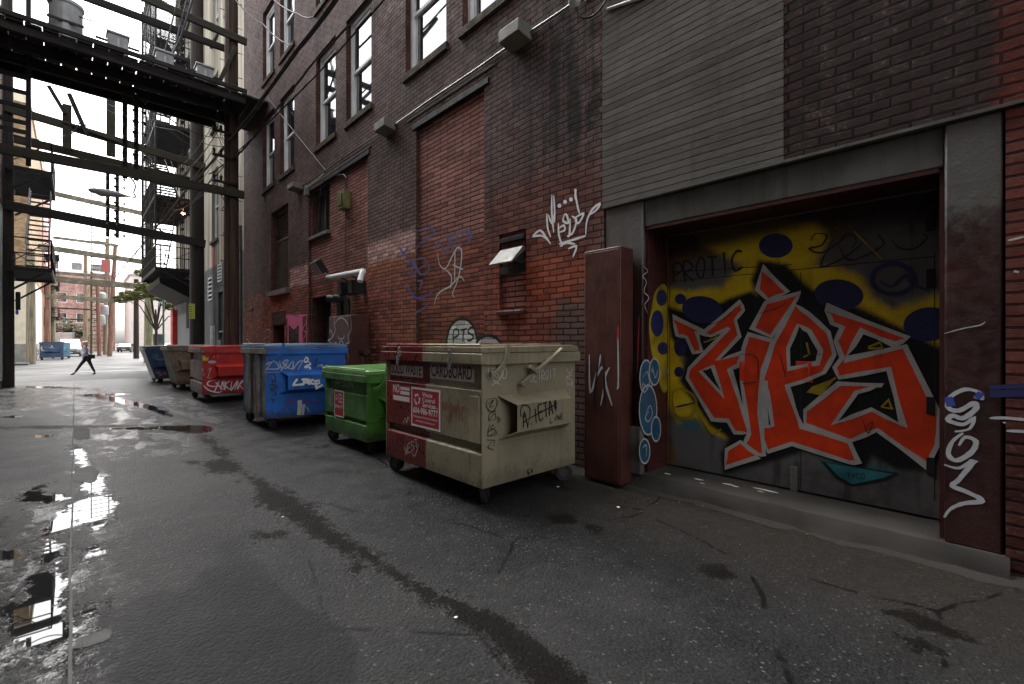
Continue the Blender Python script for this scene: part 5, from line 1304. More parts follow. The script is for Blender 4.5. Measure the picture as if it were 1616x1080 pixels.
for (p, q) in zip(pts, pts[1:]): mb.face([(p[0] - .007, p[1], .006), (p[0] + .007, p[1], .006), (q[0] + .007, q[1], .006), (q[0] - .007, q[1], .006)], jm)
tag(mb.build('road', fix=False), kind='structure')
# dirt washed up against the foot of the wall
random.seed(9); mb = MB(); dm_ = plain('wall_foot_dirt', (.022, .019, .016), .95, var=.5, scale=20)
prev = None
for y in np.arange(-2, 19, .16):
    w_ = random.uniform(.05, .16); cur = [(W + .01, y, .035 + random.uniform(0, .02)), (W - .05, y, .02), (W - .05 - w_, y, .0008)]
    if prev:
        for k in range(2): mb.face([prev[k], prev[k + 1], cur[k + 1], cur[k]], dm_)
    prev = cur
tag(mb.build('wall_foot_dirt', smooth=True), kind='stuff', label='dark grit washed up along the foot of the brick wall')

# leaves, grit and chips gathered along the wall and below the bins
mb = MB(); gm2 = plain('dead_leaf_grit', (.06, .045, .03), .9, var=.7, scale=40); gm3 = plain('pale_grit', (.22, .21, .19), .9, var=.5, scale=40)
for i in range(900):
    y = random.uniform(-.5, 18); x = W - .04 - abs(random.gauss(0, .28 if random.random() < .6 else 1.1)); s_ = random.uniform(.004, .02)
    if x < 1.2: continue
    an = random.uniform(0, 6.28); ca, sa = math.cos(an), math.sin(an); hgt = s_ * random.uniform(.15, .7)
    P4 = [(x + s_ * (ca * u - sa * v * .6), y + s_ * (sa * u + ca * v * .6), .003) for u, v in ((1, 0), (.1, 1), (-1, .1), (0, -1))]
    m_ = gm3 if random.random() < .3 and s_ < .011 else gm2
    for k in range(4): mb.face([P4[k], P4[(k + 1) % 4], (x, y, .003 + hgt)], m_)
tag(mb.build('leaf_litter', fix=False), kind='stuff', label='small dead leaves and grit scattered along the foot of the wall')
# litter
lw = plain('scrap_paper', (.55, .55, .52), .8)
def scrap(px, py, s, label):
    p = at_g(px, py); mb = MB(); n = 7; ring = [(s * random.uniform(.6, 1.1) * math.cos(2 * PI * i / n), s * random.uniform(.5, 1) * math.sin(2 * PI * i / n), random.uniform(.002, s * .6)) for i in range(n)]
    for i in range(n): mb.face([(0, 0, s * .7), ring[i], ring[(i + 1) % n]], lw)
    o = mb.build('paper_scrap', loc=(p.x, p.y, .003)); tag(o, label, 'litter', 'scraps of white litter')
scrap(976, 802, .022, 'white paper scrap on the asphalt in front of the loading door step')
scrap(880, 770, .025, 'crumpled white scrap beside the rear caster of the two tone bin')
scrap(446, 817, .016, 'small white scrap on the edge of the dark wet channel')
scrap(720, 976, .014, 'tiny white scrap on the bare asphalt near the bottom of the frame')

# ================================================================== poles, beams and wires
M['pole'] = wood('brown_pole_wood', (.075, .043, .030), along='z'); M['pole_dk'] = wood('dark_pole_wood', (.026, .018, .015), along='z')
M['pole_green'] = wood('mossy_pole_wood', (.24, .235, .14), along='z'); M['pole_red'] = wood('red_pole_wood', (.22, .12, .09), along='z'); M['pole_pale'] = wood('pale_pole_wood', (.24, .20, .14), along='z')  # far pole colours lightened to carry the distance haze
MOSS = (.05, .052, .018)
M['beam'] = wood('mossy_beam', (.034, .027, .022), MOSS, 'x'); M['beam_dk'] = wood('dark_beam', (.022, .019, .017), None, 'x'); M['beam_pale'] = wood('pale_beam', (.20, .18, .14), MOSS, 'x')
def pole(px, Y, r, h, m, label, X=None, lean=(0, 0), group='wooden utility poles', grow=1.15):
    x = at_y(px, CY, Y).x if X is None else X
    e = empty('utility_pole', (x, Y, 0), label, 'utility pole', group); mb = MB()
    mb.tube([(lean[0] * t, lean[1] * t, h * t) for t in (0, .25, .5, .75, 1)], [r * (grow + (1 - grow) * t - .12 * t) for t in (0, .25, .5, .75, 1)], m, n=14); mb.build('pole_shaft', e, smooth=True)
    return e
YA, YB = 17.9, 24.7
eA = pole(365, YA, .21, 15.5, M['pole'], 'thick brown pole in front of the seam between brick and concrete buildings')
for k in range(9):
    pass
mb = MB()
for z in np.arange(1.4, 14.8, .42): s_ = 1 if int(z / .42) % 2 else -1; mb.tube([(s_ * .2, -.02, z), (s_ * .34, -.02, z)], .011, M['dark_steel'], n=5)
mb.build('step_irons', eA)
for z_ in (8.55, 7.75, 6.9):
    mb = MB(); mb.beam((-.6, -.26, z_), (.12, -.26, z_), .07, .08, M['beam_dk']); arm_ = mb.build('cross_arm', eA, bevel=.01)
    for x in (-.55, -.35): mb = MB(); mb.lathe([(.02, .05), (.05, .08), (.03, .12), (.055, .15), (.03, .2)], M['dark_steel'], Matrix.Translation((x, -.26, z_)), 8); mb.build('insulator', arm_, smooth=True)
mb = MB(); mb.tube([(-.1, -.21, .1), (-.1, -.19, 15)], .02, M['dark_steel'], n=6); mb.build('ground_wire', eA)
eB = pole(311, YB, .25, 24, M['pole_dk'], 'dark brown pole with yellow notice in front of the grey building')
p = at_y(301, 492, YB) - Vector((eB.location)); mb = MB(); ys2 = plain('yellow_notice', (.62, .66, .12), .5)
mb.box(p.x - .11, p.x + .11, -.30, -.27, p.z - .33, p.z + .33, ys2); o = mb.build('notice', eB)
mb = MB(); S = Surf('y', YB - .30, eB.location, base=.002)
for k in range(5): scribble(mb, S, [(298.5, 484 + k * 4), (303.5, 484 + k * 4)], .03, plain('notice_ink', (.15, .16, .04), .6), sub=1)
mb.build('notice_print', o, fix=False)
eL = pole(11, 24.6, .17, 15, M['pole_dk'], 'near black pole standing against the corner of the dark brick building')
def crossbeam(pa, Ya, pb, Yb, w, h, m, label, name='cross_beam'):
    a_ = at_y(*pa, Ya); b_ = at_y(*pb, Yb); mb = MB(); c_ = (a_ + b_) / 2
    mb.beam(a_ - c_, b_ - c_, w, h, m); o = mb.build(name, None, bevel=.012, loc=c_)
    return tag(o, label, 'beam', 'wooden cross beams over the lane')
XLa = lambda px, py, Y, X: None
def toleft(pa, pb, Y, X=XL + .02):
    """extend a level beam to the left building"""
    b_ = at_y(*pb, Y); return b_, Vector((X, Y, 0))
def lbeam(pL, pR, Y, w, h, m, label, name='cross_beam', dY=0, xl=XL + .02, off=0):
    A_ = at_y(*pL, Y + dY); B_ = at_y(*pR, Y); d_ = (A_ - B_); k = (xl - B_.x) / d_.x; A_ = B_ + d_ * k
    A_.y += off; B_.y += off; c_ = (A_ + B_) / 2
    mb = MB(); mb.beam(A_ - c_, B_ - c_, w, h, m); o = mb.build(name, None, bevel=.015, loc=c_); return tag(o, label, 'beam', 'wooden cross beams over the lane')
# beams on pole A
lbeam((60, 250), (382, 311), YA, .12, .26, M['beam'], 'long mossy beam carrying the hanging lane lamp', off=-.26)
lbeam((172, -19), (386, 73), YA, .10, .24, M['beam'], 'nearer of the two topmost beams above the transformer boxes', off=-.27)
lbeam((176, 3), (363, 73), YA, .10, .22, M['beam_dk'], 'farther of the two topmost beams above the transformer boxes', off=.27)
# beams on pole B
lbeam((13, 327), (322, 387), YB, .12, .34, M['beam_dk'], 'lowest dark beam running to the pole with the yellow notice', off=-.3)
lbeam((55, 188), (322, 267), YB, .12, .30, M['beam'], 'upper mossy beam on the pole with the yellow notice', off=-.3)
lbeam((60, 224), (312, 285), YB, .12, .30, M['beam'], 'mossy beam paired below the upper one on the dark pole', off=.32)
mb = MB()
c0 = at_y(372, 75, YA - .3); c1 = at_y(345, 132, YA - .3); e = None
mb.beam((0, 0, 0), c1 - c0, .1, .12, M['beam']); tag(mb.build('knee_brace', None, bevel=.01, loc=c0), 'short sloping brace under the ends of the topmost beams', 'brace')

# transformer platform
ZP = 9.42; pe = empty('transformer_platform', (1.0, 17.75, ZP), 'black plank platform high across the lane carrying grey transformer boxes', 'platform')
mb = MB()
n = 21
for i in range(n):
    xa = -2.85 + (6.6 * i) / n; ww = 6.6 / n
    j1, j2 = random.uniform(-.05, .05), random.uniform(-.05, .05)
    mb.box(xa + .01, xa + ww - random.choice((.001, .001, .001, .002, .002, .014)), -1.35 + j1, 1.35 + j2, -.03, .03, M['beam_dk'])
mb.build('deck', pe)
for k, (yy, x1_, hh_) in enumerate(((-1.22, 2.95, .22), (-.45, 2.75, .3), (.45, 2.75, .3), (1.22, 2.6, .25))):
    mb = MB(); mb.box(-2.87, x1_, yy - .07, yy + .07, -.03 - hh_, -.032, M['beam_dk']); mb.build('joist', pe, bevel=.012)
mb = MB(); mb.box(-2.87, 2.95, -1.42, -1.35, .03, .16, M['beam_dk']); mb.build('kick_board', pe, bevel=.01)
tg = paint('transformer_grey', (.36, .37, .375), .5, .1, var=.2, wear=.06)
# drum
p = at_y(104, 25, 17.3); e = empty('transformer_drum', (p.x, 17.3, ZP + .03), 'big pale grey transformer drum, the only round tank on the plank platform', 'transformer')
mb = MB(); mb.lathe([(.33, 0), (.34, .02), (.34, 1.15), (.37, 1.17), (.37, 1.25), (.2, 1.36), (.02, 1.4)], tg, n=22); mb.build('tank', e, smooth=True)
mb = MB(); mb.box(-.36, .36, -.37, -.33, .6, .66, M['dark_steel']); mb.box(-.06, .06, -.36, -.33, .1, 1.1, tg); mb.tube([(-.55, -.2, 1.1), (-.2, -.2, 1.1)], .02, M['dark_steel']); mb.tube([(.2, -.2, .95), (.6, -.2, .95)], .02, M['dark_steel']); mb.build('bracket', e)
for (px, w_, hh_, lab) in ((186, .44, .62, 'grey transformer box on the platform next to the big drum'), (259, .42, .58, 'third transformer box along the platform, behind the bundle of black cables'), (322, .42, .58, 'transformer box on the platform nearest the brown pole')):
    p = at_y(px, 60, 16.9); e = empty('transformer_box', (p.x, 16.9, ZP + .03), lab, 'transformer', 'transformer boxes on the platform')
    mb = MB(); mb.box(-w_ / 2, w_ / 2, -.2, .2, .04, hh_, tg); mb.build('tank', e, bevel=.02)
    mb = MB(); mb.box(-w_ / 2 - .03, w_ / 2 + .03, -.23, .23, hh_, hh_ + .06, tg); mb.build('cover', e, bevel=.01)
    mb = MB(); mb.box(-w_ / 2 - .25, w_ / 2 + .25, -.03, .03, hh_ - .18, hh_ - .13, M['dark_steel']); mb.box(-.025, .025, -.215, -.2, .04, hh_ - .1, plain('pale_strap', (.5, .5, .5))); mb.build('bracket', e)

# hanging hardware: pairs of black arms with insulators
ins = plain('brown_insulator', (.03, .018, .014), .25)
def rack(px0, px1, py0, py1, Y, label):
    a_, b_ = at_y(px0, py0, Y), at_y(px0, py1, Y); c_ = at_y(px1, py0, Y)
    dx = c_.x - a_.x; e = empty('insulator_rack', (a_.x, Y, b_.z), label, 'insulator rack', 'insulator racks under the beams'); L = a_.z - b_.z
    for x in (0, dx):
        mb = MB(); mb.box(x - .06, x + .06, -.05, .05, 0, L, M['beam_dk']); mb.build('upright', e, bevel=.01)
    nn = int(L / .32)
    for i in range(nn):
        z = L * (i + .4) / nn
        for x in (0, dx):
            mb = MB(); mb.tube([(x - .02, -.04, z), (x - .02, -.2, z)], .012, M['dark_steel'], n=5); mb.lathe([(.02, -.06), (.05, -.04), (.03, 0), (.055, .03), (.02, .07)], ins, Matrix.Translation((x - .02, -.2, z)), 8); mb.build('insulator', e)
            mb = MB(); mb.tube([(x, 0, z), (x + .22, .1, z)], .012, M['dark_steel'], n=5); mb.lathe([(.02, -.05), (.045, -.03), (.03, 0), (.045, .03), (.02, .05)], ins, Matrix.Translation((x + .22, .1, z)), 8); mb.build('insulator', e)
rack(197, 215, 140, 282, 18.1, 'pair of black uprights hanging from the plank platform')
rack(170, 185, 258, 374, 24.35, 'pair of black uprights hanging between the beams behind the lane lamp')
# broken crossarm stub with guy on top of a beam
p = at_y(106, 195, YB - .3); e = empty('beam_post', (p.x, YB - .3, p.z - .9), 'short mossy post with slanting black struts on the mossy beam', 'post')
mb = MB(); mb.box(-.13, .13, -.1, .1, -.1, 1.6, M['beam']); mb.build('post', e, bevel=.015)
mb = MB(); mb.beam((-.05, -.12, 1.2), (-.5, -.12, 2.1), .1, .12, M['beam_dk']); mb.beam((.05, -.14, 2.0), (.55, -.14, .6), .12, .14, M['beam_dk']); mb.beam((.5, -.14, .8), (.65, -.14, 2.3), .03, .03, M['dark_steel']); mb.beam((-.1, -.1, .9), (1.9, -.1, .55), .08, .1, M['beam']); mb.build('strut', e, bevel=.008)
p = at_y(175, 185, YB + .3); mb = MB(); mb.box(-.14, .14, -.09, .09, -1.6, 1.7, M['beam']); tag(mb.build('beam_post', None, bevel=.012, loc=p), 'plain weathered post rising from the mossy beam under the platform', 'post')
# lane lamp
p = at_y(171, 305, 17.4); e = empty('lane_lamp', p, 'long grey oval lane lamp hanging over the alley on a curved arm', 'street lamp')
mb = MB(); prof = [(-.43, .0), (-.36, .07), (-.15, .12), (.12, .12), (.32, .07), (.40, .05), (.40, -.02), (.3, -.03), (-.3, -.03)]
N = 12; rings = []
for (x, r1) in ((-.43, .02), (-.40, .08), (-.3, .13), (-.1, .16), (.1, .15), (.28, .10), (.38, .055), (.44, .04)):
    rings.append([(x, r1 * .9 * math.cos(2 * PI * k / N), r1 * .62 * math.sin(2 * PI * k / N)) for k in range(N)])
vs = [v for r_ in rings for v in r_]; fs = [(i * N + k, i * N + (k + 1) % N, (i + 1) * N + (k + 1) % N, (i + 1) * N + k) for i in range(len(rings) - 1) for k in range(N)] + [tuple(range(N)), tuple((len(rings) - 1) * N + k for k in range(N))]
mb.raw(vs, fs, tg); mb.build('lamp_head', e, smooth=True)
mb = MB(); mb.lathe([(.02, -.13), (.10, -.10), (.12, -.06), (.12, -.03)], plain('lamp_lens', (.25, .25, .24), .3), Matrix.Translation((-.14, 0, 0)), 14); mb.build('lens', e, smooth=True)
q_ = at_y(212, 275, 17.6) - p
mb = MB(); mb.tube(smooth_line([(.42, 0, 0), (.6, .02, .02), (q_.x - .02, .1, .16), (q_.x + .02, .15, .4), (q_.x - .1, .2, .62), (q_.x - .3, .22, .72)], 5), .025, M['steel'], n=8); mb.build('arm', e, smooth=True)

# cables
def cable(pts, r, label, m=None, sag=0, group='overhead cables', name='overhead_cable', n=14):
    P = [Vector(p) for p in pts]; L = []
    for a_, b_ in zip(P, P[1:]):
        for k in range(n): t_ = k / n; q_ = a_.lerp(b_, t_); q_.z -= sag * 4 * t_ * (1 - t_); L.append(q_)
    L.append(P[-1]); c_ = L[0]; mb = MB(); mb.tube([p_ - c_ for p_ in L], r, m or M['black_rub'], n=5)
    return tag(mb.build(name, None, smooth=True, loc=c_), label, 'cable', group)
X1 = 3.75
a_ = at_x(360, 220, X1); 
cable([at_x(180, 440, 3.0), at_x(300, 292, 3.55), at_x(362, 222, X1), at_x(470, 78, X1), at_x(560, -45, X1 + .1)], .045, 'thickest black cable sweeping past the upper windows', sag=.06)
cable([at_x(330, 275, 3.6), at_x(385, 235, 3.85), at_x(496, 97, W - .12), at_x(590, -5, W - .1)], .025, 'black cable running along the heads of the middle windows', sag=.03)
cable([at_x(300, 320, 3.6), at_x(370, 244, 3.9), at_x(500, 118, 4.2), at_x(640, -40, 4.3)], .018, 'thin black cable crossing the middle windows below the thick one', sag=.03)
cable([at_x(372, 0, 3.7), at_x(415, 38, 4.2), at_x(459, 72, W - .05)], .02, 'slack black wire from the brown pole down to the upper wall', sag=.1)
cable([at_x(430, -2, 4.2), at_x(470, 22, 4.4), at_x(495, 27, W - .05)], .018, 'short slack wire near the top left of the brick wall', sag=.06)
cable([at_x(418, 148, W - .1), at_x(462, 205, W - .06), at_x(514, 269, W - .04)], .012, 'thin wire slanting down the brick between the far pair of windows and the junction box', sag=.01)
cable([at_y(285, -20, 17.3), at_y(262, 75, 17.3), at_y(245, 108, 17.3)], .018, 'left strand of the cable bundle over the platform')
cable([at_y(300, -20, 17.2), at_y(276, 75, 17.2), at_y(257, 108, 17.2)], .022, 'middle strand of the cable bundle over the platform')
cable([at_y(310, -20, 17.1), at_y(285, 60, 17.1), at_y(262, 108, 17.1)], .03, 'right thick strand of the cable bundle over the platform')
for k, (y0_, y1_) in enumerate(((150, 205), (166, 218), (176, 232))):
    cable([at_y(160, y0_ - 6, 19.5), at_y(280, y0_ + 30, 19), at_y(352, y1_, 18.2)], .012, 'thin service wire strung under the platform to the brown pole', sag=.12, group='service wires under the platform')
random.seed(21)
for k in range(7):
    z_ = (8.75, 8.75, 7.95, 7.95, 7.1, 7.1, 8.75)[k]; xx = (3.3, 3.5, 3.3, 3.5, 3.3, 3.5, 3.5)[k]
    cable([(xx, YA - .26, z_), (xx + random.uniform(-.2, .1), YB + 1, z_ + .5), (xx - .3, 40, z_ + random.uniform(-.5, 1.5))], .011, 'thin line wire running down the lane from the brown pole', sag=random.uniform(.1, .35), group='thin line wires along the lane')
    cable([(xx, YA - .26, z_ + .05), (xx + random.uniform(-.15, .15), YA - .5, z_ - random.uniform(.2, .5)), (3.75, YA - .25, z_ - random.uniform(.5, 1.1))], .009, 'small drip loop of wire on the brown pole', sag=.12, group='drip loops on the brown pole')
cable([at_y(118, 175, 24), at_y(150, 225, 24.2), at_y(196, 240, 24.3)], .014, 'slack wire looping from the mossy post to the hanging uprights', sag=.25)
cable([at_y(40, 215, 22), at_y(104, 214, 24), at_y(128, 190, 24.1)], .02, 'slack wire from the dark brick building to the mossy post', sag=.15)
cable([at_y(370, 262, 17.5), at_y(382, 240, 17.4), at_x(390, 228, 3.9)], .015, 'loose loop of wire beside the brown pole', sag=-.1)
cable([at_y(346, 300, 20), at_y(356, 318, 19.5), at_y(350, 330, 19.5)], .012, 'small dangling wire end next to the brown pole', sag=.05)

# ================================================================== left brick building with its fire escape
LB = empty('dark_brick_building', (XL, 0, 0), 'dark brick building facing the dumpsters across the lane, with a pale green corner panel', 'building')
Pl = lambda u, v, d: (-d, u, v)
lw_ = [(y, y + 1.3, z, z + 2.2, .2) for y in (-7, -2.5, 1, 4.5, 8, 11.5, 15, 18.5) for z in (4.2, 8)] + [(3, 4.3, 0, 2.4, .3), (12, 15, 0, 3, .3)]
mb = MB(); u_ = lambda y: 15.4 - y
# (the facade is laid out mirrored: u = 15.4 - y, so y runs from -9 to 24.4)
wall_holes(mb, -9, 24.4, 0, 13.2, lw_, M['brick_left'], lambda u, v, d: (-d, -u + 15.4, v))
mb.face([(0, 24.4, 0), (-12, 24.4, 0), (-12, 24.4, 13.2), (0, 24.4, 13.2)], M['brick_left']); mb.face([(-12, -9, 0), (0, -9, 0), (0, -9, 13.2), (-12, -9, 13.2)], M['brick_left']); mb.face([(0, -9, 13.2), (0, 24.4, 13.2), (-12, 24.4, 13.2), (-12, -9, 13.2)], M['conc'])
mb.box(-12, -.3, -9, 9, 13.202, 21, M['brick_left'])  # unseen upper block, added to keep sky light off the near lane
mb.build('brick_wall', LB, fix=False)
for (a_, b_, c_, d_, e_) in lw_:
    u0, u1 = 15.4 - b_, 15.4 - a_
    if d_ - c_ > 2.3 or c_ == 0:
        mb = MB(); mb.box(-.3, -.24, u0, u1, .0, d_, paint('old_green_door', (.04, .05, .045), .6)); mb.box(-.235, -.21, u0 + .1, u0 + .14, .9, 1.1, M['steel']); mb.build('side_door', LB, bevel=.006); continue
    mb = MB(); xx = -.14
    for (p_, q_, r_, s_) in ((u0, u0 + .07, c_, d_), (u1 - .07, u1, c_, d_), (u0 + .07, u1 - .07, d_ - .08, d_), (u0 + .07, u1 - .07, c_, c_ + .06), (u0 + .07, u1 - .07, (c_ + d_) / 2 - .03, (c_ + d_) / 2 + .03)): mb.box(xx - .05, xx, p_, q_, r_, s_, M['white_frame'])
    o = mb.build('window', LB); g = MB(); g.box(xx - .07, xx - .055, u0, u1, c_, d_, M['glass']); g.build('pane', o)
    s_ = MB(); s_.box(-.12, .06, u0 - .08, u1 + .08, c_ - .12, c_ - .003, M['stone']); s_.build('sill', o, bevel=.01)
# pale green panel low on the corner
mb = MB(); mb.box(.003, .03, 22.2, 23.8, 0.3, 6.3, paint('pale_green_panel', (.13, .18, .16), .6, var=.4, wear=.2)); mb.build('corner_panel', LB)
# a light box on the corner pole
p = at_y(26, 474, 24.6); e = empty('pole_box', (p.x, 24.6, p.z), 'black meter box fixed to the near black pole', 'meter box')
mb = MB(); mb.box(-.02, .10, -.12, .12, -.35, .3, M['dark_steel']); mb.build('box', e, bevel=.015)
mb = MB(); mb.box(-.02, .05, -.1, .1, -.52, -.36, plain('blue_plastic', (.04, .18, .6), .4)); mb.build('blue_socket', e, bevel=.02)

I_ = M['dark_steel']
def fire_escape(loc, rz, W_, L_, levels, label, step=3.6, stairs=True, tall=False):
    """platforms (local x 0..W_ away from the wall, y 0..L_) joined by steep flights"""
    e = empty('fire_escape', loc, label, 'fire escape', 'black iron fire escapes', rz)
    for k, z in enumerate(levels):
        mb = MB()
        mb.box(0, W_, 0, .07, z - .16, z, I_); mb.box(0, W_, L_ - .07, L_, z - .16, z, I_); mb.box(W_ - .06, W_, .07, L_ - .07, z - .16, z, I_); mb.box(0, .06, .07, L_ - .07, z - .16, z, I_)
        nn = int(L_ / .11)
        for i in range(nn): y = .09 + (L_ - .18) * i / nn; mb.box(.06, W_ - .06, y, y + .032, z - .05, z - .015, I_)
        mb.beam((.03, .04, z - 1.0), (W_ * .85, .04, z - .16), .05, .07, I_); mb.beam((.03, L_ - .04, z - 1.0), (W_ * .85, L_ - .04, z - .16), .05, .07, I_); mb.box(.0, .06, .01, .07, z - 1.1, z - .16, I_)
        mb.build('platform', e)
        rl = MB()
        P_ = [(.03, .03), (W_ - .03, .03), (W_ - .03, L_ - .03), (.03, L_ - .03)]
        for zz in (.5, 1.05):
            for a_, b_ in zip(P_, P_[1:]): rl.beam((*a_, z + zz), (*b_, z + zz), .04, .04, I_)
        for a_, b_ in zip(P_, P_[1:]):
            dd = math.dist(a_, b_); m_ = max(1, int(dd / .9))
            for i in range(m_ + 1): t_ = i / m_; x, y = a_[0] + (b_[0] - a_[0]) * t_, a_[1] + (b_[1] - a_[1]) * t_; rl.beam((x, y, z), (x, y, z + 1.07), .04, .04, I_, up=(1, 0, 0))
            for i in range(m_):
                t0, t1 = i / m_, (i + 1) / m_; rl.beam((a_[0] + (b_[0] - a_[0]) * t0, a_[1] + (b_[1] - a_[1]) * t0, z), (a_[0] + (b_[0] - a_[0]) * t1, a_[1] + (b_[1] - a_[1]) * t1, z + 1.05), .025, .025, I_)
        rl.build('railing', e)
        if stairs and k < len(levels) - 1:
            st_ = MB(); z2 = levels[k + 1]; n_ = int((z2 - z) / .22); xs_ = (W_ * .42, W_ - .12)
            y0_, y1_ = (.5, L_ - .6) if k % 2 == 0 else (L_ - .5, .6)
            for x in xs_: st_.beam((x, y0_, z), (x, y1_, z2), .04, .16, I_); st_.beam((x, y0_, z + .9), (x, y1_, z2 + .9), .03, .04, I_)
            for i in range(n_): t_ = (i + .5) / n_; y = y0_ + (y1_ - y0_) * t_; st_.box(xs_[0], xs_[1], y - .11, y + .11, z + (z2 - z) * t_ - .015, z + (z2 - z) * t_ + .015, I_)
            for t_ in (0, .25, .5, .75): st_.beam((xs_[1], y0_ + (y1_ - y0_) * t_, z + (z2 - z) * t_), (xs_[1], y0_ + (y1_ - y0_) * t_, z + (z2 - z) * t_ + .9), .03, .03, I_, up=(1, 0, 0))
            st_.build('stair_flight', e)
    if tall:
        mb = MB()
        for (x, y) in ((W_ - .03, .03), (W_ - .03, L_ * .33), (W_ - .03, L_ * .66), (W_ - .03, L_ - .03)): mb.box(x - .035, x + .035, y - .035 if y > .1 else y, y + .035, levels[0] + 1.1, levels[-1] + 2.5, I_)
        mb.build('corner_post', e)
        mb = MB()
        for k in range(13): y = .25 + k * (L_ - .5) / 12; mb.box(W_ - .02, W_ + .01, y - .014, y + .014, levels[0] + 1.1, levels[-1] + 1.1, I_)
        for z in np.arange(levels[0] + 1.4, levels[-1] + 1, .34): mb.box(W_ * .30, W_ * .38, L_ - .75, L_ - .25, z - .015, z + .015, I_); mb.box(W_ * .5, W_ * .95, .1, .13, z - .015, z + .015, I_)
        for x in (W_ * .32, W_ * .36): mb.box(x - .015, x + .015, L_ - .8, L_ - .76, levels[0], levels[-1], I_); mb.box(x - .015, x + .015, L_ - .24, L_ - .2, levels[0], levels[-1], I_)
        for x in (.5, .75, .95): mb.box(W_ * x - .02, W_ * x + .02, .08, .13, levels[0], levels[-1] + 1, I_)
        mb.build('cage_ladder', e)
        mb = MB()
        for z in levels:
            for i in range(int(L_ / .16)): mb.box(W_ - .04, W_ - .02, .1 + i * .16, .125 + i * .16, z, z + 1.03, I_)
            for i in range(int(W_ / .16)): mb.box(.06 + i * .16, .085 + i * .16, L_ - .05, L_ - .03, z, z + 1.03, I_)
        mb.build('balusters', e)
    return e
fz = at_y(50, 428, 25.5).z; fz2 = at_y(40, 278, 25.5).z
fe = fire_escape((XL, 24.2, 0), 0, 1.25, 4.2, [fz, fz2], 'black iron fire escape hanging at the corner of the dark brick building')
# extra uprights near the top of the left wall
p = at_y(45, 50, 18); e = empty('iron_ladder_frame', (XL, 18, 0), 'black iron frame with rungs against the dark brick wall beneath the platform', 'iron frame')
mb = MB(); x = p.x - XL; mb.box(x - .05, x + .05, -.05, .05, at_y(45, 262, 18).z, 13.4, I_); mb.build('upright', e)
for py in (118, 142, 165, 190, 205, 50, 88): mb = MB(); z = at_y(20, py, 18).z; mb.box(0, x - .05, -.04, .04, z - .05, z + .05, I_); mb.build('rung', e)

# ================================================================== grey concrete building on the right, beyond the brick
GB = empty('grey_concrete_building', (W, 0, 0), 'tall streaked grey concrete building beyond the brick building', 'building')
t = NT('streaked_concrete'); x_, y_, z_ = t.sep(); n1 = t.noise(.5, 5, .6); n2 = t.noise(1, 5, .6, t.map(2.2, 2.2, .14)); n3 = t.noise(14, 5, .65)
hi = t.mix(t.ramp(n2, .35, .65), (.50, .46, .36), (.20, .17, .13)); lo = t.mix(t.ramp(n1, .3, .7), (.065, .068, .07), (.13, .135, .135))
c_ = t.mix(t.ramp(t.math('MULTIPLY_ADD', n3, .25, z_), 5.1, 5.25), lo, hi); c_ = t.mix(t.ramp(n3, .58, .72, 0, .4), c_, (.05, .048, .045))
c_ = t.mix(t.math('MULTIPLY', t.ramp(t.math('MULTIPLY_ADD', n3, .1, z_), 3.2, 3.4, 1, 0), t.ramp(y_, 27.8, 28, 0, .7)), c_, (.22, .22, .215))
M['streaked'] = t.out(c_, .85, t.bump(n3, .3, .008), 0, .3)
Pg = lambda u, v, d: (d, u, v)
GE = 35.5
gw_ = [(23.6, 24.9, 6.2, 9.4, .2), (21.0, 22.2, 6.2, 9.3, .2), (27, 28.2, 6.2, 9, .2)] + [(y, y + 1.2, z, z + 2.4, .2) for y in (20.9, 23.6, 27, 30.5, 33) for z in (11.2, 15.2, 19.2)]
gd = [(22.75, 23.65, 1.25, 3.8, .12)]
mb = MB(); wall_holes(mb, Y1 + .004, GE, 0, 24, gw_ + gd, M['streaked'], Pg)
mb.face([(0, GE, 0), (12, GE, 0), (12, GE, 24), (0, GE, 24)], M['streaked']); mb.face([(12, Y1, 15), (0, Y1, 15), (0, Y1, 24), (12, Y1, 24)], M['streaked']); mb.face([(0, Y1, 24), (0, GE, 24), (12, GE, 24), (12, Y1, 24)], M['conc'])
mb.build('concrete_wall', GB, fix=False)
for (a_, b_, c_, d_, e_) in gw_:
    mb = MB(); xx = .12
    for (p_, q_, r_, s_) in ((a_, a_ + .08, c_, d_), (b_ - .08, b_, c_, d_), (a_ + .08, b_ - .08, d_ - .1, d_), (a_ + .08, b_ - .08, c_, c_ + .07), (a_ + .08, b_ - .08, (c_ + d_) / 2 - .03, (c_ + d_) / 2 + .03)): mb.box(xx, xx + .06, p_, q_, r_, s_, M['white_frame'])
    o = mb.build('window', GB); g = MB(); g.box(xx + .06, xx + .075, a_, b_, c_, d_, M['glass']); g.build('pane', o)
    s_ = MB(); s_.box(-.1, .12, a_ - .08, b_ + .08, c_ - .14, c_ - .003, M['stone']); s_.build('sill', o, bevel=.01)
a_, b_, c_, d_, e_ = gd[0]
mb = MB(); mb.box(.1, .12, a_, b_, c_, d_, M['dark_in']); mb.box(.02, .1, a_, b_, 2.05, 2.12, M['steel']); mb.box(-.08, .05, a_ + .1, b_ - .1, 1.3, 1.72, M['tin']); mb.box(-.02, .02, a_ - .05, b_ + .05, 1.2, 1.25, M['stone']); mb.build('air_conditioner_bay', GB, bevel=.006)
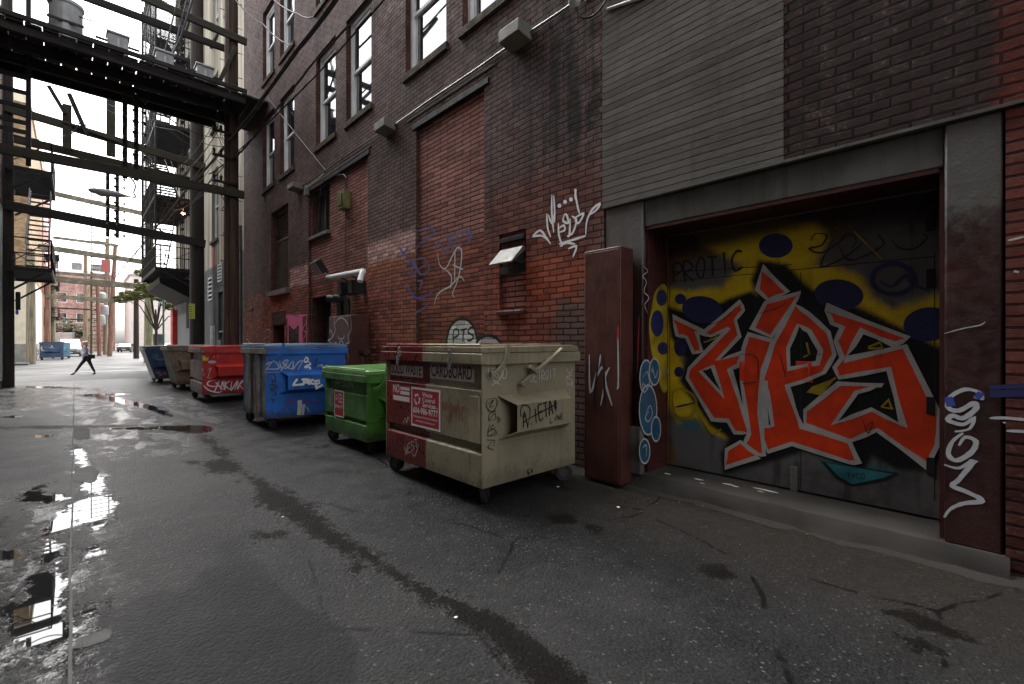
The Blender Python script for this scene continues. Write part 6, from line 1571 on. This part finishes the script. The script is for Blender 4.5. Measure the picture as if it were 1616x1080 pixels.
def louver(px0, px1, py0, py1):
    A_ = at_x(px0, py0, W); B_ = at_x(px1, py1, W); mb = MB()
    lwm = plain('white_louver', (.62, .62, .60), .6); y0_, y1_ = sorted((A_.y, B_.y)); z0_, z1_ = sorted((A_.z, B_.z))
    mb.box(-.03, -.003, y0_, y0_ + .06, z0_, z1_, lwm); mb.box(-.03, -.003, y1_ - .06, y1_, z0_, z1_, lwm)
    for i in range(6): z = z0_ + (z1_ - z0_) * i / 5; mb.box(-.035, -.003, y0_ + .06, y1_ - .06, z - .035, z + .035, lwm)
    mb.box(-.006, -.002, y0_ + .06, y1_ - .06, z0_, z1_, M['dark_in']); mb.build('louver', GB)
louver(329, 336, 441, 472); louver(344, 351, 420, 442)
mb = MB(); p = at_x(336, 405, W); mb.box(-.02, .002, p.y - .3, p.y + .2, p.z - .5, p.z + .4, plain('pink_poster', (.55, .16, .2), .6)); mb.build('pink_patch', GB)
mb = MB(); p = at_x(338, 533, W); mb.box(-.12, -.002, p.y - .25, p.y + .25, .4, 2.35, M['pvc']); mb.build('meter_cover', GB, bevel=.02)
mb = MB(); p = at_x(379, 406, W); mb.lathe([(.05, -.05), (.09, 0), (.05, .07)], M['pvc'], Matrix.Translation((-.15, 20.1, p.z)), 10); mb.box(-.12, 0, 20.06, 20.14, p.z - .03, p.z + .03, M['pvc']); mb.build('dome_fixture', GB, smooth=True)
mb = MB(); mb.tube([(-.05, 19.75, .1), (-.05, 19.75, 6)], .05, M['tin'], n=8); mb.build('drain_pipe', GB, smooth=True)
# red painted far corner and its dark slot
mb = MB(); mb.box(-.25, -.002, GE - .8, GE + .002, .1, 3.6, paint('bright_red_door', (.42, .03, .02), .5)); mb.build('red_door', GB, bevel=.01)
mb = MB(); mb.box(-.03, -.002, 30.8, 31.5, 2.4, 4.6, M['dark_in']); mb.build('slot_window', GB)
# soffit / bulge under the fire escape
mb = MB(); mb.prism([(-1.45, 4.85), (-1.4, 4.65), (-.002, 3.9), (-.002, 4.95), (-1.45, 4.95)], 'y', 29.6, 35.3, paint('canopy_grey', (.005, .005, .005), .6, var=.4)); mb.build('sloped_canopy', GB, bevel=.02)
z0 = 5.3; fe2 = fire_escape((W, 34.6, 0), R(180), 1.75, 6.4, [z0 + 3.55 * i for i in range(5)], 'tall black iron fire escape climbing the grey concrete building', 3.55, tall=True)
# bulb burning on the fire escape
p = at_y(290, 337, 29.5); e = empty('bulkhead_lamp', (W, p.y, p.z), 'small lit orange lamp on the grey wall inside the fire escape', 'wall light')
p2 = at_x(289, 337, W - .5); e.location = (W, p2.y, p2.z)
mb = MB(); mb.tube([(-.002, 0, .05), (-.5, 0, .1)], .02, M['dark_steel']); mb.build('arm', e)
mb = MB(); mb.lathe([(.02, .08), (.07, .04), (.08, 0), (.05, -.07), (.01, -.09)], emis('orange_bulb', (1, .45, .15), 9), Matrix.Translation((-.5, 0, 0)), 12); mb.build('bulb', e, smooth=True)

# ================================================================== across the street
cream = concrete('cream_stucco', (.66, .60, .47), var=.15, streak=.15); tanb = brickmat('tan_brick', (.40, .27, .15), (.34, .23, .13), (.3, .24, .17), axis='x', bump=.4, blotch=.2); greyb = concrete('grey_plinth', (.26, .25, .23))
CB = empty('cream_building', (-2.55, 51.6, 0), 'cream corner building with tan brick above, across the street', 'building')
zc = at_y(40, 432, 51.6).z; zg = at_y(40, 543, 51.6).z
mb = MB(); mb.box(-30, 0, 0, 20, 0, zg, greyb); mb.box(-30, -.01, .01, 20, zg, zc, cream); mb.box(-30, -.02, .02, 20, zc, 20, tanb); mb.build('wall', CB)
mb = MB(); mb.box(-30, .1, -.1, 20.1, 20.003, 20.6, cream); mb.build('cornice', CB, bevel=.03)
pinkb = brickmat('pink_red_brick', (.60, .24, .20), (.52, .2, .17), (.4, .25, .22), axis='y', bump=.3, blotch=.2)
PB = empty('red_painted_building', (-2.75, 71.7, 0), 'red painted building behind the cream corner building', 'building')
mb = MB(); mb.box(-25, .25, 0, 22, 0, 22, pinkb); mb.build('wall', PB)
mb = MB(); mb.box(.25, .3, 4, 10, 6, 9, M['maroon_dk']); mb.box(.25, .29, 2, 3.4, 0.02, 2.4, M['dark_steel']); mb.build('shutter', PB)
for y in (3, 8, 13):
    for z in (11, 15): 
        mb = MB(); mb.box(.25, .28, y, y + 1.4, z, z + 2, M['white_frame']); o = mb.build('window', PB); g = MB(); g.box(.28, .285, y + .1, y + 1.3, z + .1, z + 1.9, M['glass']); g.build('pane', o)
fire_escape((-2.5, 73, 0), 0, 1.2, 5, [4.5, 8, 11.5], 'far fire escape on the red painted building across the street')
# end-of-lane brick building
FB = empty('far_brick_building', (0, 128, 0), 'red brick building closing the far end of the lane', 'building')
fbk = brickmat('far_red_brick', (.56, .34, .30), (.50, .30, .26), (.5, .42, .38), axis='x', bump=.2, blotch=.15)  # paled and greyed: the far end's haze is put into the brick colour
zt = at_y(110, 430, 128).z
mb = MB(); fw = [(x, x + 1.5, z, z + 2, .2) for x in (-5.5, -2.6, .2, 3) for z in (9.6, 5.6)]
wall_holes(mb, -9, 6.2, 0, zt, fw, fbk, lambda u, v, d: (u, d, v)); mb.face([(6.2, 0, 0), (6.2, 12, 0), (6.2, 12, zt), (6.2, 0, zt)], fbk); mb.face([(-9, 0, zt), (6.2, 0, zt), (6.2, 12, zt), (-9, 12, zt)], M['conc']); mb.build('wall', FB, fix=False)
mb = MB(); mb.box(-9.1, 6.3, -.2, .1, zt, zt + .6, M['white_frame']); mb.build('parapet', FB)
for (a_, b_, c_, d_, e_) in fw:
    mb = MB(); mb.box(a_, b_, .1, .15, c_, d_, M['white_frame']); o = mb.build('window', FB); g = MB(); g.box(a_ + .12, b_ - .12, .09, .099, c_ + .12, d_ - .12, M['glass']); g.build('pane', o)
mb = MB()
for x in (-4, -.5, 2.6): mb.box(x, x + 1.6, 1, 3, zt + .002, zt + 2.2, M['tin'])
mb.build('roof_unit', FB, bevel=.05)
# pale building to the right of the lane
WB = empty('pale_building', (8, 118, 0), 'pale low building behind the parked cars', 'building')
pale = concrete('pale_pink_stucco', (.72, .66, .62), var=.1, streak=.1)
mb = MB(); mb.box(0, 60, 0, 15, 0, 15, pale); mb.build('wall', WB)
mb = MB(); mb.box(-.3, 60.3, -.3, 15.3, 15.003, 15.7, M['white_frame']); mb.build('cornice', WB)
for x in (3, 8, 13, 18, 23):
    mb = MB(); mb.box(x, x + 2.4, -.06, -.002, 1, 3.4, M['tin']); o = mb.build('window', WB); g = MB(); g.box(x + .15, x + 2.25, -.075, -.061, 1.15, 3.25, M['glass']); g.build('pane', o)

# far poles and beams
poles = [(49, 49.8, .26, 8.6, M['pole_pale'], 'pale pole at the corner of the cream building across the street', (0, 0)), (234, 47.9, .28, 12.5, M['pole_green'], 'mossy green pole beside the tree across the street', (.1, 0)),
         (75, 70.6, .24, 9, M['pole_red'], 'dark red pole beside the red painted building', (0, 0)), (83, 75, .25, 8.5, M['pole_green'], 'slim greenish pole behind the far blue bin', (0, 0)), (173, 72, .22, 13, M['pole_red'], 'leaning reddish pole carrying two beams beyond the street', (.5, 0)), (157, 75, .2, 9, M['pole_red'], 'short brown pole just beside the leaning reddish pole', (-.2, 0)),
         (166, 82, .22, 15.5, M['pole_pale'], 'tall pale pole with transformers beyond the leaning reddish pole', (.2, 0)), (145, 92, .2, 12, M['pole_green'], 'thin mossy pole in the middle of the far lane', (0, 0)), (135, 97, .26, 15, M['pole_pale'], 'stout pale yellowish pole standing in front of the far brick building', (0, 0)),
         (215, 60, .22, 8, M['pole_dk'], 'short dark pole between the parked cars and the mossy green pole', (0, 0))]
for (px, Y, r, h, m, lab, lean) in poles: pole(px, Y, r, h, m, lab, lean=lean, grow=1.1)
def fbeam(pL, YL, pR, YR, w, h, m, label):
    A_, B_ = at_y(*pL, YL), at_y(*pR, YR); c_ = (A_ + B_) / 2; mb = MB(); mb.beam(A_ - c_, B_ - c_, w, h, m); o = mb.build('cross_beam', None, bevel=.02, loc=c_); tag(o, label, 'beam', 'wooden cross beams across the far lane')
fbeam((52, 298), 49, (241, 341), 48, .2, .36, M['beam_pale'], 'uppermost pale beam running to the mossy green pole')
fbeam((60, 389), 49, (241, 416), 48, .2, .40, M['beam_pale'], 'middle pale beam running to the mossy green pole')
fbeam((40, 436), 49.4, (236, 454), 48, .22, .46, M['beam_pale'], 'lowest pale beam from the pale pole to the mossy green pole')
fbeam((84, 375), 70, (187, 388), 72, .2, .3, M['beam_pale'], 'upper beam on the leaning reddish pole')
fbeam((72, 467), 70.3, (184, 475), 72, .2, .44, M['beam_pale'], 'lower beam on the leaning reddish pole')
fbeam((82, 430), 80, (172, 437), 82, .2, .35, M['beam_pale'], 'beam on the tall pale pole with transformers')
fbeam((85, 486), 94, (165, 490), 94, .15, .2, M['beam_dk'], 'thin dark bar low across the far lane')
fbeam((85, 503), 100, (160, 506), 100, .15, .2, M['beam_dk'], 'lowest thin dark bar across the far lane')
for k, (px, py, Y) in enumerate(((161, 470, 81), (165, 490, 81.2), (160, 505, 80.8))):
    p = at_y(px, py, Y); e = empty('transformer_drum', p, ('upper', 'middle', 'lower')[k] + ' small grey transformer drum on the far pale pole', 'transformer', 'drums on the far pole'); mb = MB(); mb.lathe([(.38, -.6), (.42, -.5), (.42, .5), (.3, .65), (.05, .7)], tg, n=14); mb.build('tank', e, smooth=True)
# far lattice ladders and a red banner
p = at_y(163, 492 - 85, 80); e = empty('fire_escape', (at_y(158, 541, 84).x, 84, 0), 'thin grey iron tower of ladders beside the tall pale pole', 'fire escape', 'black iron fire escapes')
mb = MB()
for x in (-.9, .9): mb.box(x - .06, x + .06, -.06, .06, 0, 22, I_)
for z in np.arange(1, 22, .55): mb.box(-.9, .9, -.04, .04, z - .04, z + .04, I_)
mb.build('ladder', e)
p = at_y(167, 420, 79); mb = MB(); mb.box(-.45, .45, -.03, .03, -.8, .8, plain('red_banner', (.36, .11, .10), .6)); tag(mb.build('red_banner', None, loc=p), 'faded red banner hanging high over the far lane', 'banner')
def farwire(a_, b_, lab): cable([a_, b_], .03, lab, sag=.5, group='wires over the far lane', n=10)
farwire(at_y(88, 352, 60), at_y(185, 383, 62), 'wire over the far lane above the upper pale beam'); farwire(at_y(137, 395, 70), at_y(240, 345, 48), 'wire falling from the mossy green pole to the far lane')
farwire(at_y(182, 430, 72), at_y(240, 420, 48), 'wire between leaning reddish pole and mossy green pole'); farwire(at_y(185, 458, 72), at_y(240, 462, 48), 'low wire beside the mossy green pole')
cable([at_x(182, 437, 3.0), at_y(180, 437, 60)], .03, 'tail of the thick cable going into the far lane')
# lamp bracket on the green pole
p = at_y(222, 388, 47.6); e = empty('iron_bracket', p, 'thin iron frame bracket on the mossy green pole', 'bracket'); mb = MB()
for (a_, b_) in (((-.3, 0, -.9), (-.3, 0, .7)), ((.45, 0, -.9), (.45, 0, .7)), ((-.3, 0, -.9), (.45, 0, -.9)), ((-.3, 0, .7), (.9, .1, .7)), ((.45, 0, -.1), (.9, .1, -.1))): mb.beam(a_, b_, .05, .05, I_, up=(.3, 1, 0))
mb.build('frame', e)

# ------------------------------------------------------------------ vegetation
M['leaf'] = None
t = NT('leaf'); n1 = t.noise(.9, 3); n2 = t.noise(9, 2)
M['leaf'] = t.out(t.mix(n1, (.13, .15, .05), (.26, .26, .10)), .6); M['leaf2'] = NT('leaf_green'); n1 = M['leaf2'].noise(.8, 3); M['leaf2'] = M['leaf2'].out(M['leaf2'].mix(n1, (.035, .06, .02), (.075, .11, .035)), .6)
def tree(loc, h, clusters, label, m, nleaf, size, name='street_tree', cat='tree'):
    e = empty(name, loc, label, cat); tr = MB()
    tr.tube([(0, 0, 0), (.03, .02, h * .4), (-.02, 0, h * .75)], [.14, .10, .06], M['pole_dk'], n=8)
    cr = MB()
    for (x, y, z, rx, ry, rz_) in clusters:
        tr.tube([(0, 0, h * .45), (x * .5, y * .5, z * .8 + h * .1), (x, y, z)], [.06, .035, .015], M['pole_dk'], n=6)
        for i in range(int(nleaf * rx * ry)):
            while True:
                v = Vector((random.uniform(-1, 1), random.uniform(-1, 1), random.uniform(-1, 1)))
                if v.length < 1 and v.length > random.random() * .75: break
            c_ = Vector((x + v.x * rx, y + v.y * ry, z + v.z * rz_)); q_ = Matrix.Rotation(random.uniform(0, 6.28), 3, 'Z') @ Matrix.Rotation(random.uniform(-.9, .9), 3, 'X'); s_ = size * random.uniform(.6, 1.3)
            cr.face([c_ + q_ @ Vector(w_) for w_ in ((-s_, 0, 0), (0, -s_ * .5, 0), (s_, 0, -s_ * .25), (0, s_ * .5, 0))], m)
    tr.build('trunk', e, smooth=True); cr.build('crown', e, fix=False)
p = at_y(246, 541, 45.5)
tree((p.x, 45.5, 0), 5.6, [(-1.4, 0, 5.2, .9, .9, .4), (-.5, .3, 5.9, .9, .9, .5), (.4, -.2, 5.3, 1, 1, .45), (1.2, .2, 4.6, .9, .9, .45), (-2.0, .2, 4.9, .6, .6, .3), (.9, .4, 6.3, .7, .7, .4), (1.6, 0, 3.9, .6, .6, .35), (-.9, 0, 7.0, .5, .5, .3)], 'sparse olive street tree in front of the mossy green pole', M['leaf'], 560, .17)
p = at_y(100, 541, 104)
tree((p.x, 104, 0), 4.4, [(-1.8, 0, 3.6, 1.4, 1.2, 1.2), (0, 0, 4.5, 1.6, 1.2, 1.3), (1.6, 0, 3.6, 1.4, 1.2, 1.2), (.5, 0, 2.8, 1.8, 1.2, 1.2), (2.4, 0, 2.8, 1, 1, 1)], 'dense green bush over the pale shed at the far end', M['leaf2'], 420, .16, 'garden_bush', 'bush')
for i in range(0): pass

# ------------------------------------------------------------------ vehicles and bins beyond the street
def wheel(parent, x, y, r, w_=.2):
    mb = MB(); mb.lathe([(r * .85, -w_ / 2), (r, -w_ / 2 + .03), (r, w_ / 2 - .03), (r * .85, w_ / 2)], M['black_rub'], Matrix.Translation((x, y, r)) @ Matrix.Rotation(R(90), 4, 'Y'), 18); o = mb.build('wheel', parent, smooth=True)
    mb = MB(); mb.lathe([(r * .6, -w_ / 2 - .005), (r * .6, w_ / 2 + .005)], M['tin'], Matrix.Translation((x, y, r)) @ Matrix.Rotation(R(90), 4, 'Y'), 12); mb.build('hub', o, smooth=True)
def vehicle(loc, rz, L_, Wd, prof, glassprof, paintm, label, cat, name, rear=False, group=None):
    """prof: (y,z) side outline with front at -y; glass: (y0,z0,y1,z1) sloped screens"""
    e = empty(name, loc, label, cat, group, rz); mb = MB(); n = len(prof); hw_ = Wd / 2
    zmax = max(p[1] for p in prof); zmid = .95
    vs = []
    for sx in (-1, -.93, .93, 1):
        for (y, z) in prof:
            k = 1 - .17 * max(0, (z - zmid) / (zmax - zmid)); inset = .0 if abs(sx) < .95 else .0
            vs.append((sx * hw_ * k, y * (1 if abs(sx) < .95 else .97), z))
    fs = []
    for s_ in range(3):
        for i in range(n): j = (i + 1) % n; fs.append((s_ * n + i, s_ * n + j, (s_ + 1) * n + j, (s_ + 1) * n + i))
    tr_ = tessellate_polygon([[Vector((p[0], p[1], 0)) for p in prof]])
    fs += [tuple(q_) for q_ in tr_] + [tuple(3 * n + q_ for q_ in q2) for q2 in tr_]
    mb.raw(vs, fs, paintm); mb.build('body', e, bevel=.04)
    for nm, (y0_, z0_, y1_, z1_) in glassprof.items():
        g = MB(); k0 = 1 - .17 * max(0, (z0_ - zmid) / (zmax - zmid)); k1 = 1 - .17 * max(0, (z1_ - zmid) / (zmax - zmid)); s0, s1 = hw_ * .88 * k0, hw_ * .86 * k1
        d_ = -.012 if y0_ < 0 else .012
        dz = .008
        g.raw([(-s0, y0_ + d_, z0_ + dz), (s0, y0_ + d_, z0_ + dz), (s1, y1_ + d_, z1_ + dz), (-s1, y1_ + d_, z1_ + dz), (-s0, y0_ - d_, z0_), (s0, y0_ - d_, z0_), (s1, y1_ - d_, z1_), (-s1, y1_ - d_, z1_)], [(0, 1, 2, 3), (7, 6, 5, 4), (0, 4, 5, 1), (1, 5, 6, 2), (2, 6, 7, 3), (3, 7, 4, 0)], M['glass']); g.build(nm, e)
    for sx in (-1, 1):
        for y in (-L_ / 2 + .85, L_ / 2 - .8): wheel(e, sx * (hw_ - .09), y, .32)
        m_ = MB(); yy = -L_ / 2
        lm = plain('tail_lamp_red', (.5, .02, .02), .3) if rear else plain('headlight_lens', (.75, .75, .78), .2)
        m_.box(sx * hw_ * .82 - .2, sx * hw_ * .82 + .13, yy - .02, yy + .18, .72, .92, lm); m_.build('tail_light' if rear else 'headlight', e, bevel=.03)
        s_ = MB(); s_.box(sx * hw_ * .97 - .012, sx * hw_ * .97 + .012, -L_ * .2, L_ * .33, 1.0, 1.4, M['glass']); s_.build('side_window', e)
        w_ = MB(); w_.box(sx * (hw_ + .1) - .09, sx * (hw_ + .1) + .09, -L_ * .25, -L_ * .25 + .08, 1.08, 1.25, M['black_rub']); w_.build('mirror', e, bevel=.02)
    m_ = MB(); m_.box(-hw_ * .9, hw_ * .9, -L_ / 2 - .05, -L_ / 2 + .1, .30, .5, M['black_rub']); m_.box(-hw_ * .55, hw_ * .55, -L_ / 2 - .03, -L_ / 2 + .1, .56, .68, M['black_rub']); m_.build('bumper', e, bevel=.02)
    m_ = MB(); m_.box(-.26, .26, -L_ / 2 - .065, -L_ / 2 - .045, .44, .55, plain('licence_plate', (.6, .6, .62))); m_.build('licence_plate', e)
    return e
wv = paint('white_van_paint', (.27, .275, .28), .3, var=.05, wear=0, streak=.1)
p = at_g(110, 563.2)
vehicle((p.x, p.y + 2.4, 0), 0, 4.9, 1.98, [(-2.45, .3), (-2.45, .75), (-2.35, .98), (-1.75, 1.12), (-.95, 1.9), (-.6, 2.0), (2.3, 2.02), (2.45, 1.8), (2.45, .3)], {'windscreen': (-1.7, 1.16, -1.0, 1.82)}, wv, 'white van facing the camera at the end of the lane', 'van', 'white_van')
mb = MB(); p = at_y(103, 528, 88); e = empty('box_trailer', (p.x - 1, 90, 0), 'white box trailer parked behind the white van', 'trailer'); mb.box(-1.6, 1.9, -.2, 5, .6, 3.0, wv); mb.build('trailer_box', e, bevel=.04)
for x in (-1.3, 1.5): wheel(e, x, 3.5, .4)
mb = MB(); mb.box(-1.4, 1.7, -.24, -.2, .7, 2.9, M['pvc']); mb.build('rear_door', e, bevel=.01)
gcar = paint('grey_car_paint', (.10, .10, .11), .25, .5, var=.05, wear=0, streak=0); scar = paint('silver_car_paint', (.55, .56, .58), .25, .5, var=.05, wear=0, streak=0)
sedan = [(-2.2, .3), (-2.25, .7), (-2.15, .95), (-1.5, 1.02), (-.9, 1.42), (.3, 1.46), (1.1, 1.02), (2.0, .9), (2.2, .7), (2.2, .3)]
p = at_g(199, 556)
vehicle((p.x, p.y, 0), R(-12), 4.4, 1.8, sedan, {'rear_window': (-1.45, 1.04, -.95, 1.38)}, gcar, 'dark grey sedan parked with its tail toward the lane', 'car', 'parked_car', True, 'parked cars across the street')
p = at_g(247, 557.5); vehicle((p.x + 1, p.y - 8, 0), R(-80), 4.4, 1.8, sedan, {'rear_window': (-1.45, 1.04, -.95, 1.38)}, scar, 'silver car parked behind the mossy green pole', 'car', 'parked_car', True, 'parked cars across the street')
p = at_g(222, 553); vehicle((p.x + 1, p.y, 0), R(-60), 4.4, 1.8, sedan, {'rear_window': (-1.45, 1.04, -.95, 1.38)}, wv, 'white car half hidden by the mossy green pole', 'car', 'parked_car', True, 'parked cars across the street')
# far bins
nv2 = paint('far_blue_bin', (.05, .085, .17), .5, var=.3, wear=.1); lb2 = paint('far_light_blue_bin', (.16, .30, .42), .5, var=.2, wear=.05)
p = at_g(69, 568.5)
e, D = dumpster('dark blue bin with white scrawls beyond the street', -2.35, -.75, 60.5, 62, 1.65, nv2, nv2, blk, front_style='flat', group='bins across the street', lidbar=False)
mb = MB(); S = surfS(e, D)
for L in ([(57, 550), (62, 556), (58, 562)], [(66, 547), (66, 553), (80, 553), (82, 545)], [(76, 550), (84, 548)]): scribble(mb, S, L, .12, gwf, sub=2)
mb.build('graffiti', e, fix=False)
e, D = dumpster('light blue bin just behind the dark blue one across the street', -1.75, -.35, 65.5, 67, 1.6, lb2, lb2, lb2, front_style='flat', group='bins across the street', lidbar=False)

# green sign post at the right corner
p = at_y(258, 541, 40); e = empty('sign_post', (p.x, 40, 0), 'thin dark green post by the street tree', 'post'); mb = MB(); mb.tube([(0, 0, 0), (0, 0, 4.6)], .06, plain('green_post', (.03, .09, .06), .5)); mb.build('post', e, smooth=True)
mb = MB(); mb.box(-.3, .3, -.03, .0, 4.6, 4.9, plain('green_plate', (.03, .12, .07), .5)); mb.build('plate', e, bevel=.005)

# ------------------------------------------------------------------ the woman crossing
def skinned(name, nodes, edges, m, parent, sub=2, root=0):
    me = bpy.data.meshes.new(name); me.from_pydata([n_[0] for n_ in nodes], edges, []); o = bpy.data.objects.new(name, me); COL.objects.link(o)
    md = o.modifiers.new('skin', 'SKIN'); md.use_smooth_shade = True
    sv = me.skin_vertices[0].data
    for i, n_ in enumerate(nodes):
        r_ = n_[1]; sv[i].radius = (r_, r_) if not isinstance(r_, tuple) else r_; sv[i].use_root = (i == root)
    s_ = o.modifiers.new('sub', 'SUBSURF'); s_.levels = sub; s_.render_levels = sub
    me.materials.append(m); o.parent = parent; return o
pf = at_g(128, 592.0); pe_ = empty('person', (pf.x + .2, pf.y, 0.004), 'blonde woman in a pale denim shirt and black trousers striding across the lane', 'person')
sk = plain('skin', (.45, .27, .20), .5); den = plain('pale_denim', (.28, .32, .44), .8, var=.3); blkc = plain('black_trousers', (.012, .012, .014), .8); hairm = plain('blonde_hair', (.45, .31, .15), .6); bootm = plain('black_boots', (.01, .01, .01), .5)
# facing -x (left). hip height .86 in a wide stride
Rr = [((.0, 0, .88), (.13, .10)), ((-.02, 0, 1.05), (.115, .09)), ((-.05, 0, 1.28), (.14, .10)), ((-.06, 0, 1.41), (.07, .06)), ((-.08, 0, 1.48), .045), ((-.10, 0, 1.56), (.075, .085)), ((-.11, 0, 1.66), (.07, .08)),
      ((-.04, .17, 1.36), .05), ((.03, .2, 1.12), .04), ((-.14, .19, .93), .032), ((-.06, -.17, 1.36), .05), ((-.02, -.2, 1.11), .04), ((-.2, -.18, 1.0), .032),
      ((0, .09, .84), .085), ((-.22, .09, .50), .058), ((-.42, .09, .12), .04), ((-.48, .09, .05), .035), ((-.58, .09, .035), .025),
      ((.03, -.09, .84), .085), ((.16, -.09, .48), .058), ((.30, -.09, .12), .04), ((.31, -.09, .045), .035), ((.20, -.09, .03), .025),
      ((-.195, -.185, .95), .026), ((-.16, .195, .88), .026), ((-.175, -.05, 1.585), .022)]
Ee = [(0, 1), (1, 2), (2, 3), (3, 4), (4, 5), (5, 6), (2, 7), (7, 8), (8, 9), (2, 10), (10, 11), (11, 12), (0, 13), (13, 14), (14, 15), (15, 16), (16, 17), (0, 18), (18, 19), (19, 20), (20, 21), (21, 22), (12, 23), (9, 24)]
skinned('body', Rr[:-1], Ee, sk, pe_)
g_ = lambda idx, k: [(Rr[i][0], tuple(q_ * k for q_ in Rr[i][1]) if isinstance(Rr[i][1], tuple) else Rr[i][1] * k) for i in idx]
def sub_(idx, k): 
    m_ = {v: i for i, v in enumerate(idx)}; return g_(idx, k), [(m_[a_], m_[b_]) for a_, b_ in Ee if a_ in m_ and b_ in m_]
n_, e_ = sub_([0, 1, 2, 3, 7, 8, 9, 10, 11, 12], 1.22); skinned('shirt', n_, e_, den, pe_)
n_, e_ = sub_([0, 13, 14, 15, 18, 19, 20], 1.2); skinned('trousers', n_, e_, blkc, pe_)
for idx in ([15, 16, 17], [20, 21, 22]):
    n_, e_ = sub_(idx, 1.4); skinned('boot', n_, e_, bootm, pe_)
skinned('hair', [((-.08, 0, 1.66), .09), ((-.03, 0, 1.60), .085), ((.0, 0, 1.48), .07), ((.0, 0, 1.36), .05)], [(0, 1), (1, 2), (2, 3)], hairm, pe_)
mb = MB(); mb.prism([(.02, .82), (.3, .80), (.32, 1.0), (.05, 1.03)], 'y', -.32, -.22, blkc); bag = tag(mb.build('handbag', None, bevel=.02, loc=pe_.location), 'small black handbag hanging at the hip of the walking woman', 'handbag')
mb = MB(); mb.tube([(.16, -.26, 1.0), (.02, -.2, 1.3), (-.04, -.13, 1.46)], .012, blkc, n=5); mb.build('strap', bag)

# ================================================================== light, sky, camera
SUN_EL, SUN_AZ = R(58), R(200)
w = bpy.data.worlds.new('World'); sc.world = w; w.use_nodes = True; nt = w.node_tree; bg = nt.nodes['Background']
sky = nt.nodes.new('ShaderNodeTexSky'); sky.sky_type = 'NISHITA'; sky.sun_disc = False; sky.sun_elevation = SUN_EL; sky.sun_rotation = R(20); sky.dust_density = 6; sky.air_density = 1.2; sky.ozone_density = 1
hs = nt.nodes.new('ShaderNodeHueSaturation'); hs.inputs['Saturation'].default_value = .16; nt.links.new(sky.outputs[0], hs.inputs['Color'])
nt.links.new(hs.outputs[0], bg.inputs['Color']); bg.inputs['Strength'].default_value = .13
ld = bpy.data.lights.new('overcast_sun', 'SUN'); ld.energy = .7; ld.angle = R(40); ld.color = (1, .97, .93)
lo = bpy.data.objects.new('overcast_sun', ld); COL.objects.link(lo)
dv = Vector((math.sin(R(20)) * math.cos(SUN_EL), math.cos(R(20)) * math.cos(SUN_EL), math.sin(SUN_EL)))   # towards the sun
lo.rotation_euler = dv.to_track_quat('Z', 'Y').to_euler(); lo.location = (0, 10, 40)
cd = bpy.data.cameras.new('camera'); cam = bpy.data.objects.new('camera', cd); COL.objects.link(cam); sc.camera = cam
cd.sensor_width = 36; cd.lens = 36 * FPX / 1616; cd.clip_start = .05; cd.clip_end = 2000; cd.shift_y = (CY - 540) / 1616
cam.location = (0, 0, HC); cam.rotation_euler = (R(90), 0, -TH)
sc.view_settings.view_transform = 'Standard'; sc.view_settings.look = 'None'; sc.view_settings.gamma = 1; sc.view_settings.use_curve_mapping = False
sc.view_settings.exposure = 2.75
sc.cycles.use_denoising = True
sc.cycles.max_bounces = 8; sc.cycles.sample_clamp_indirect = 6
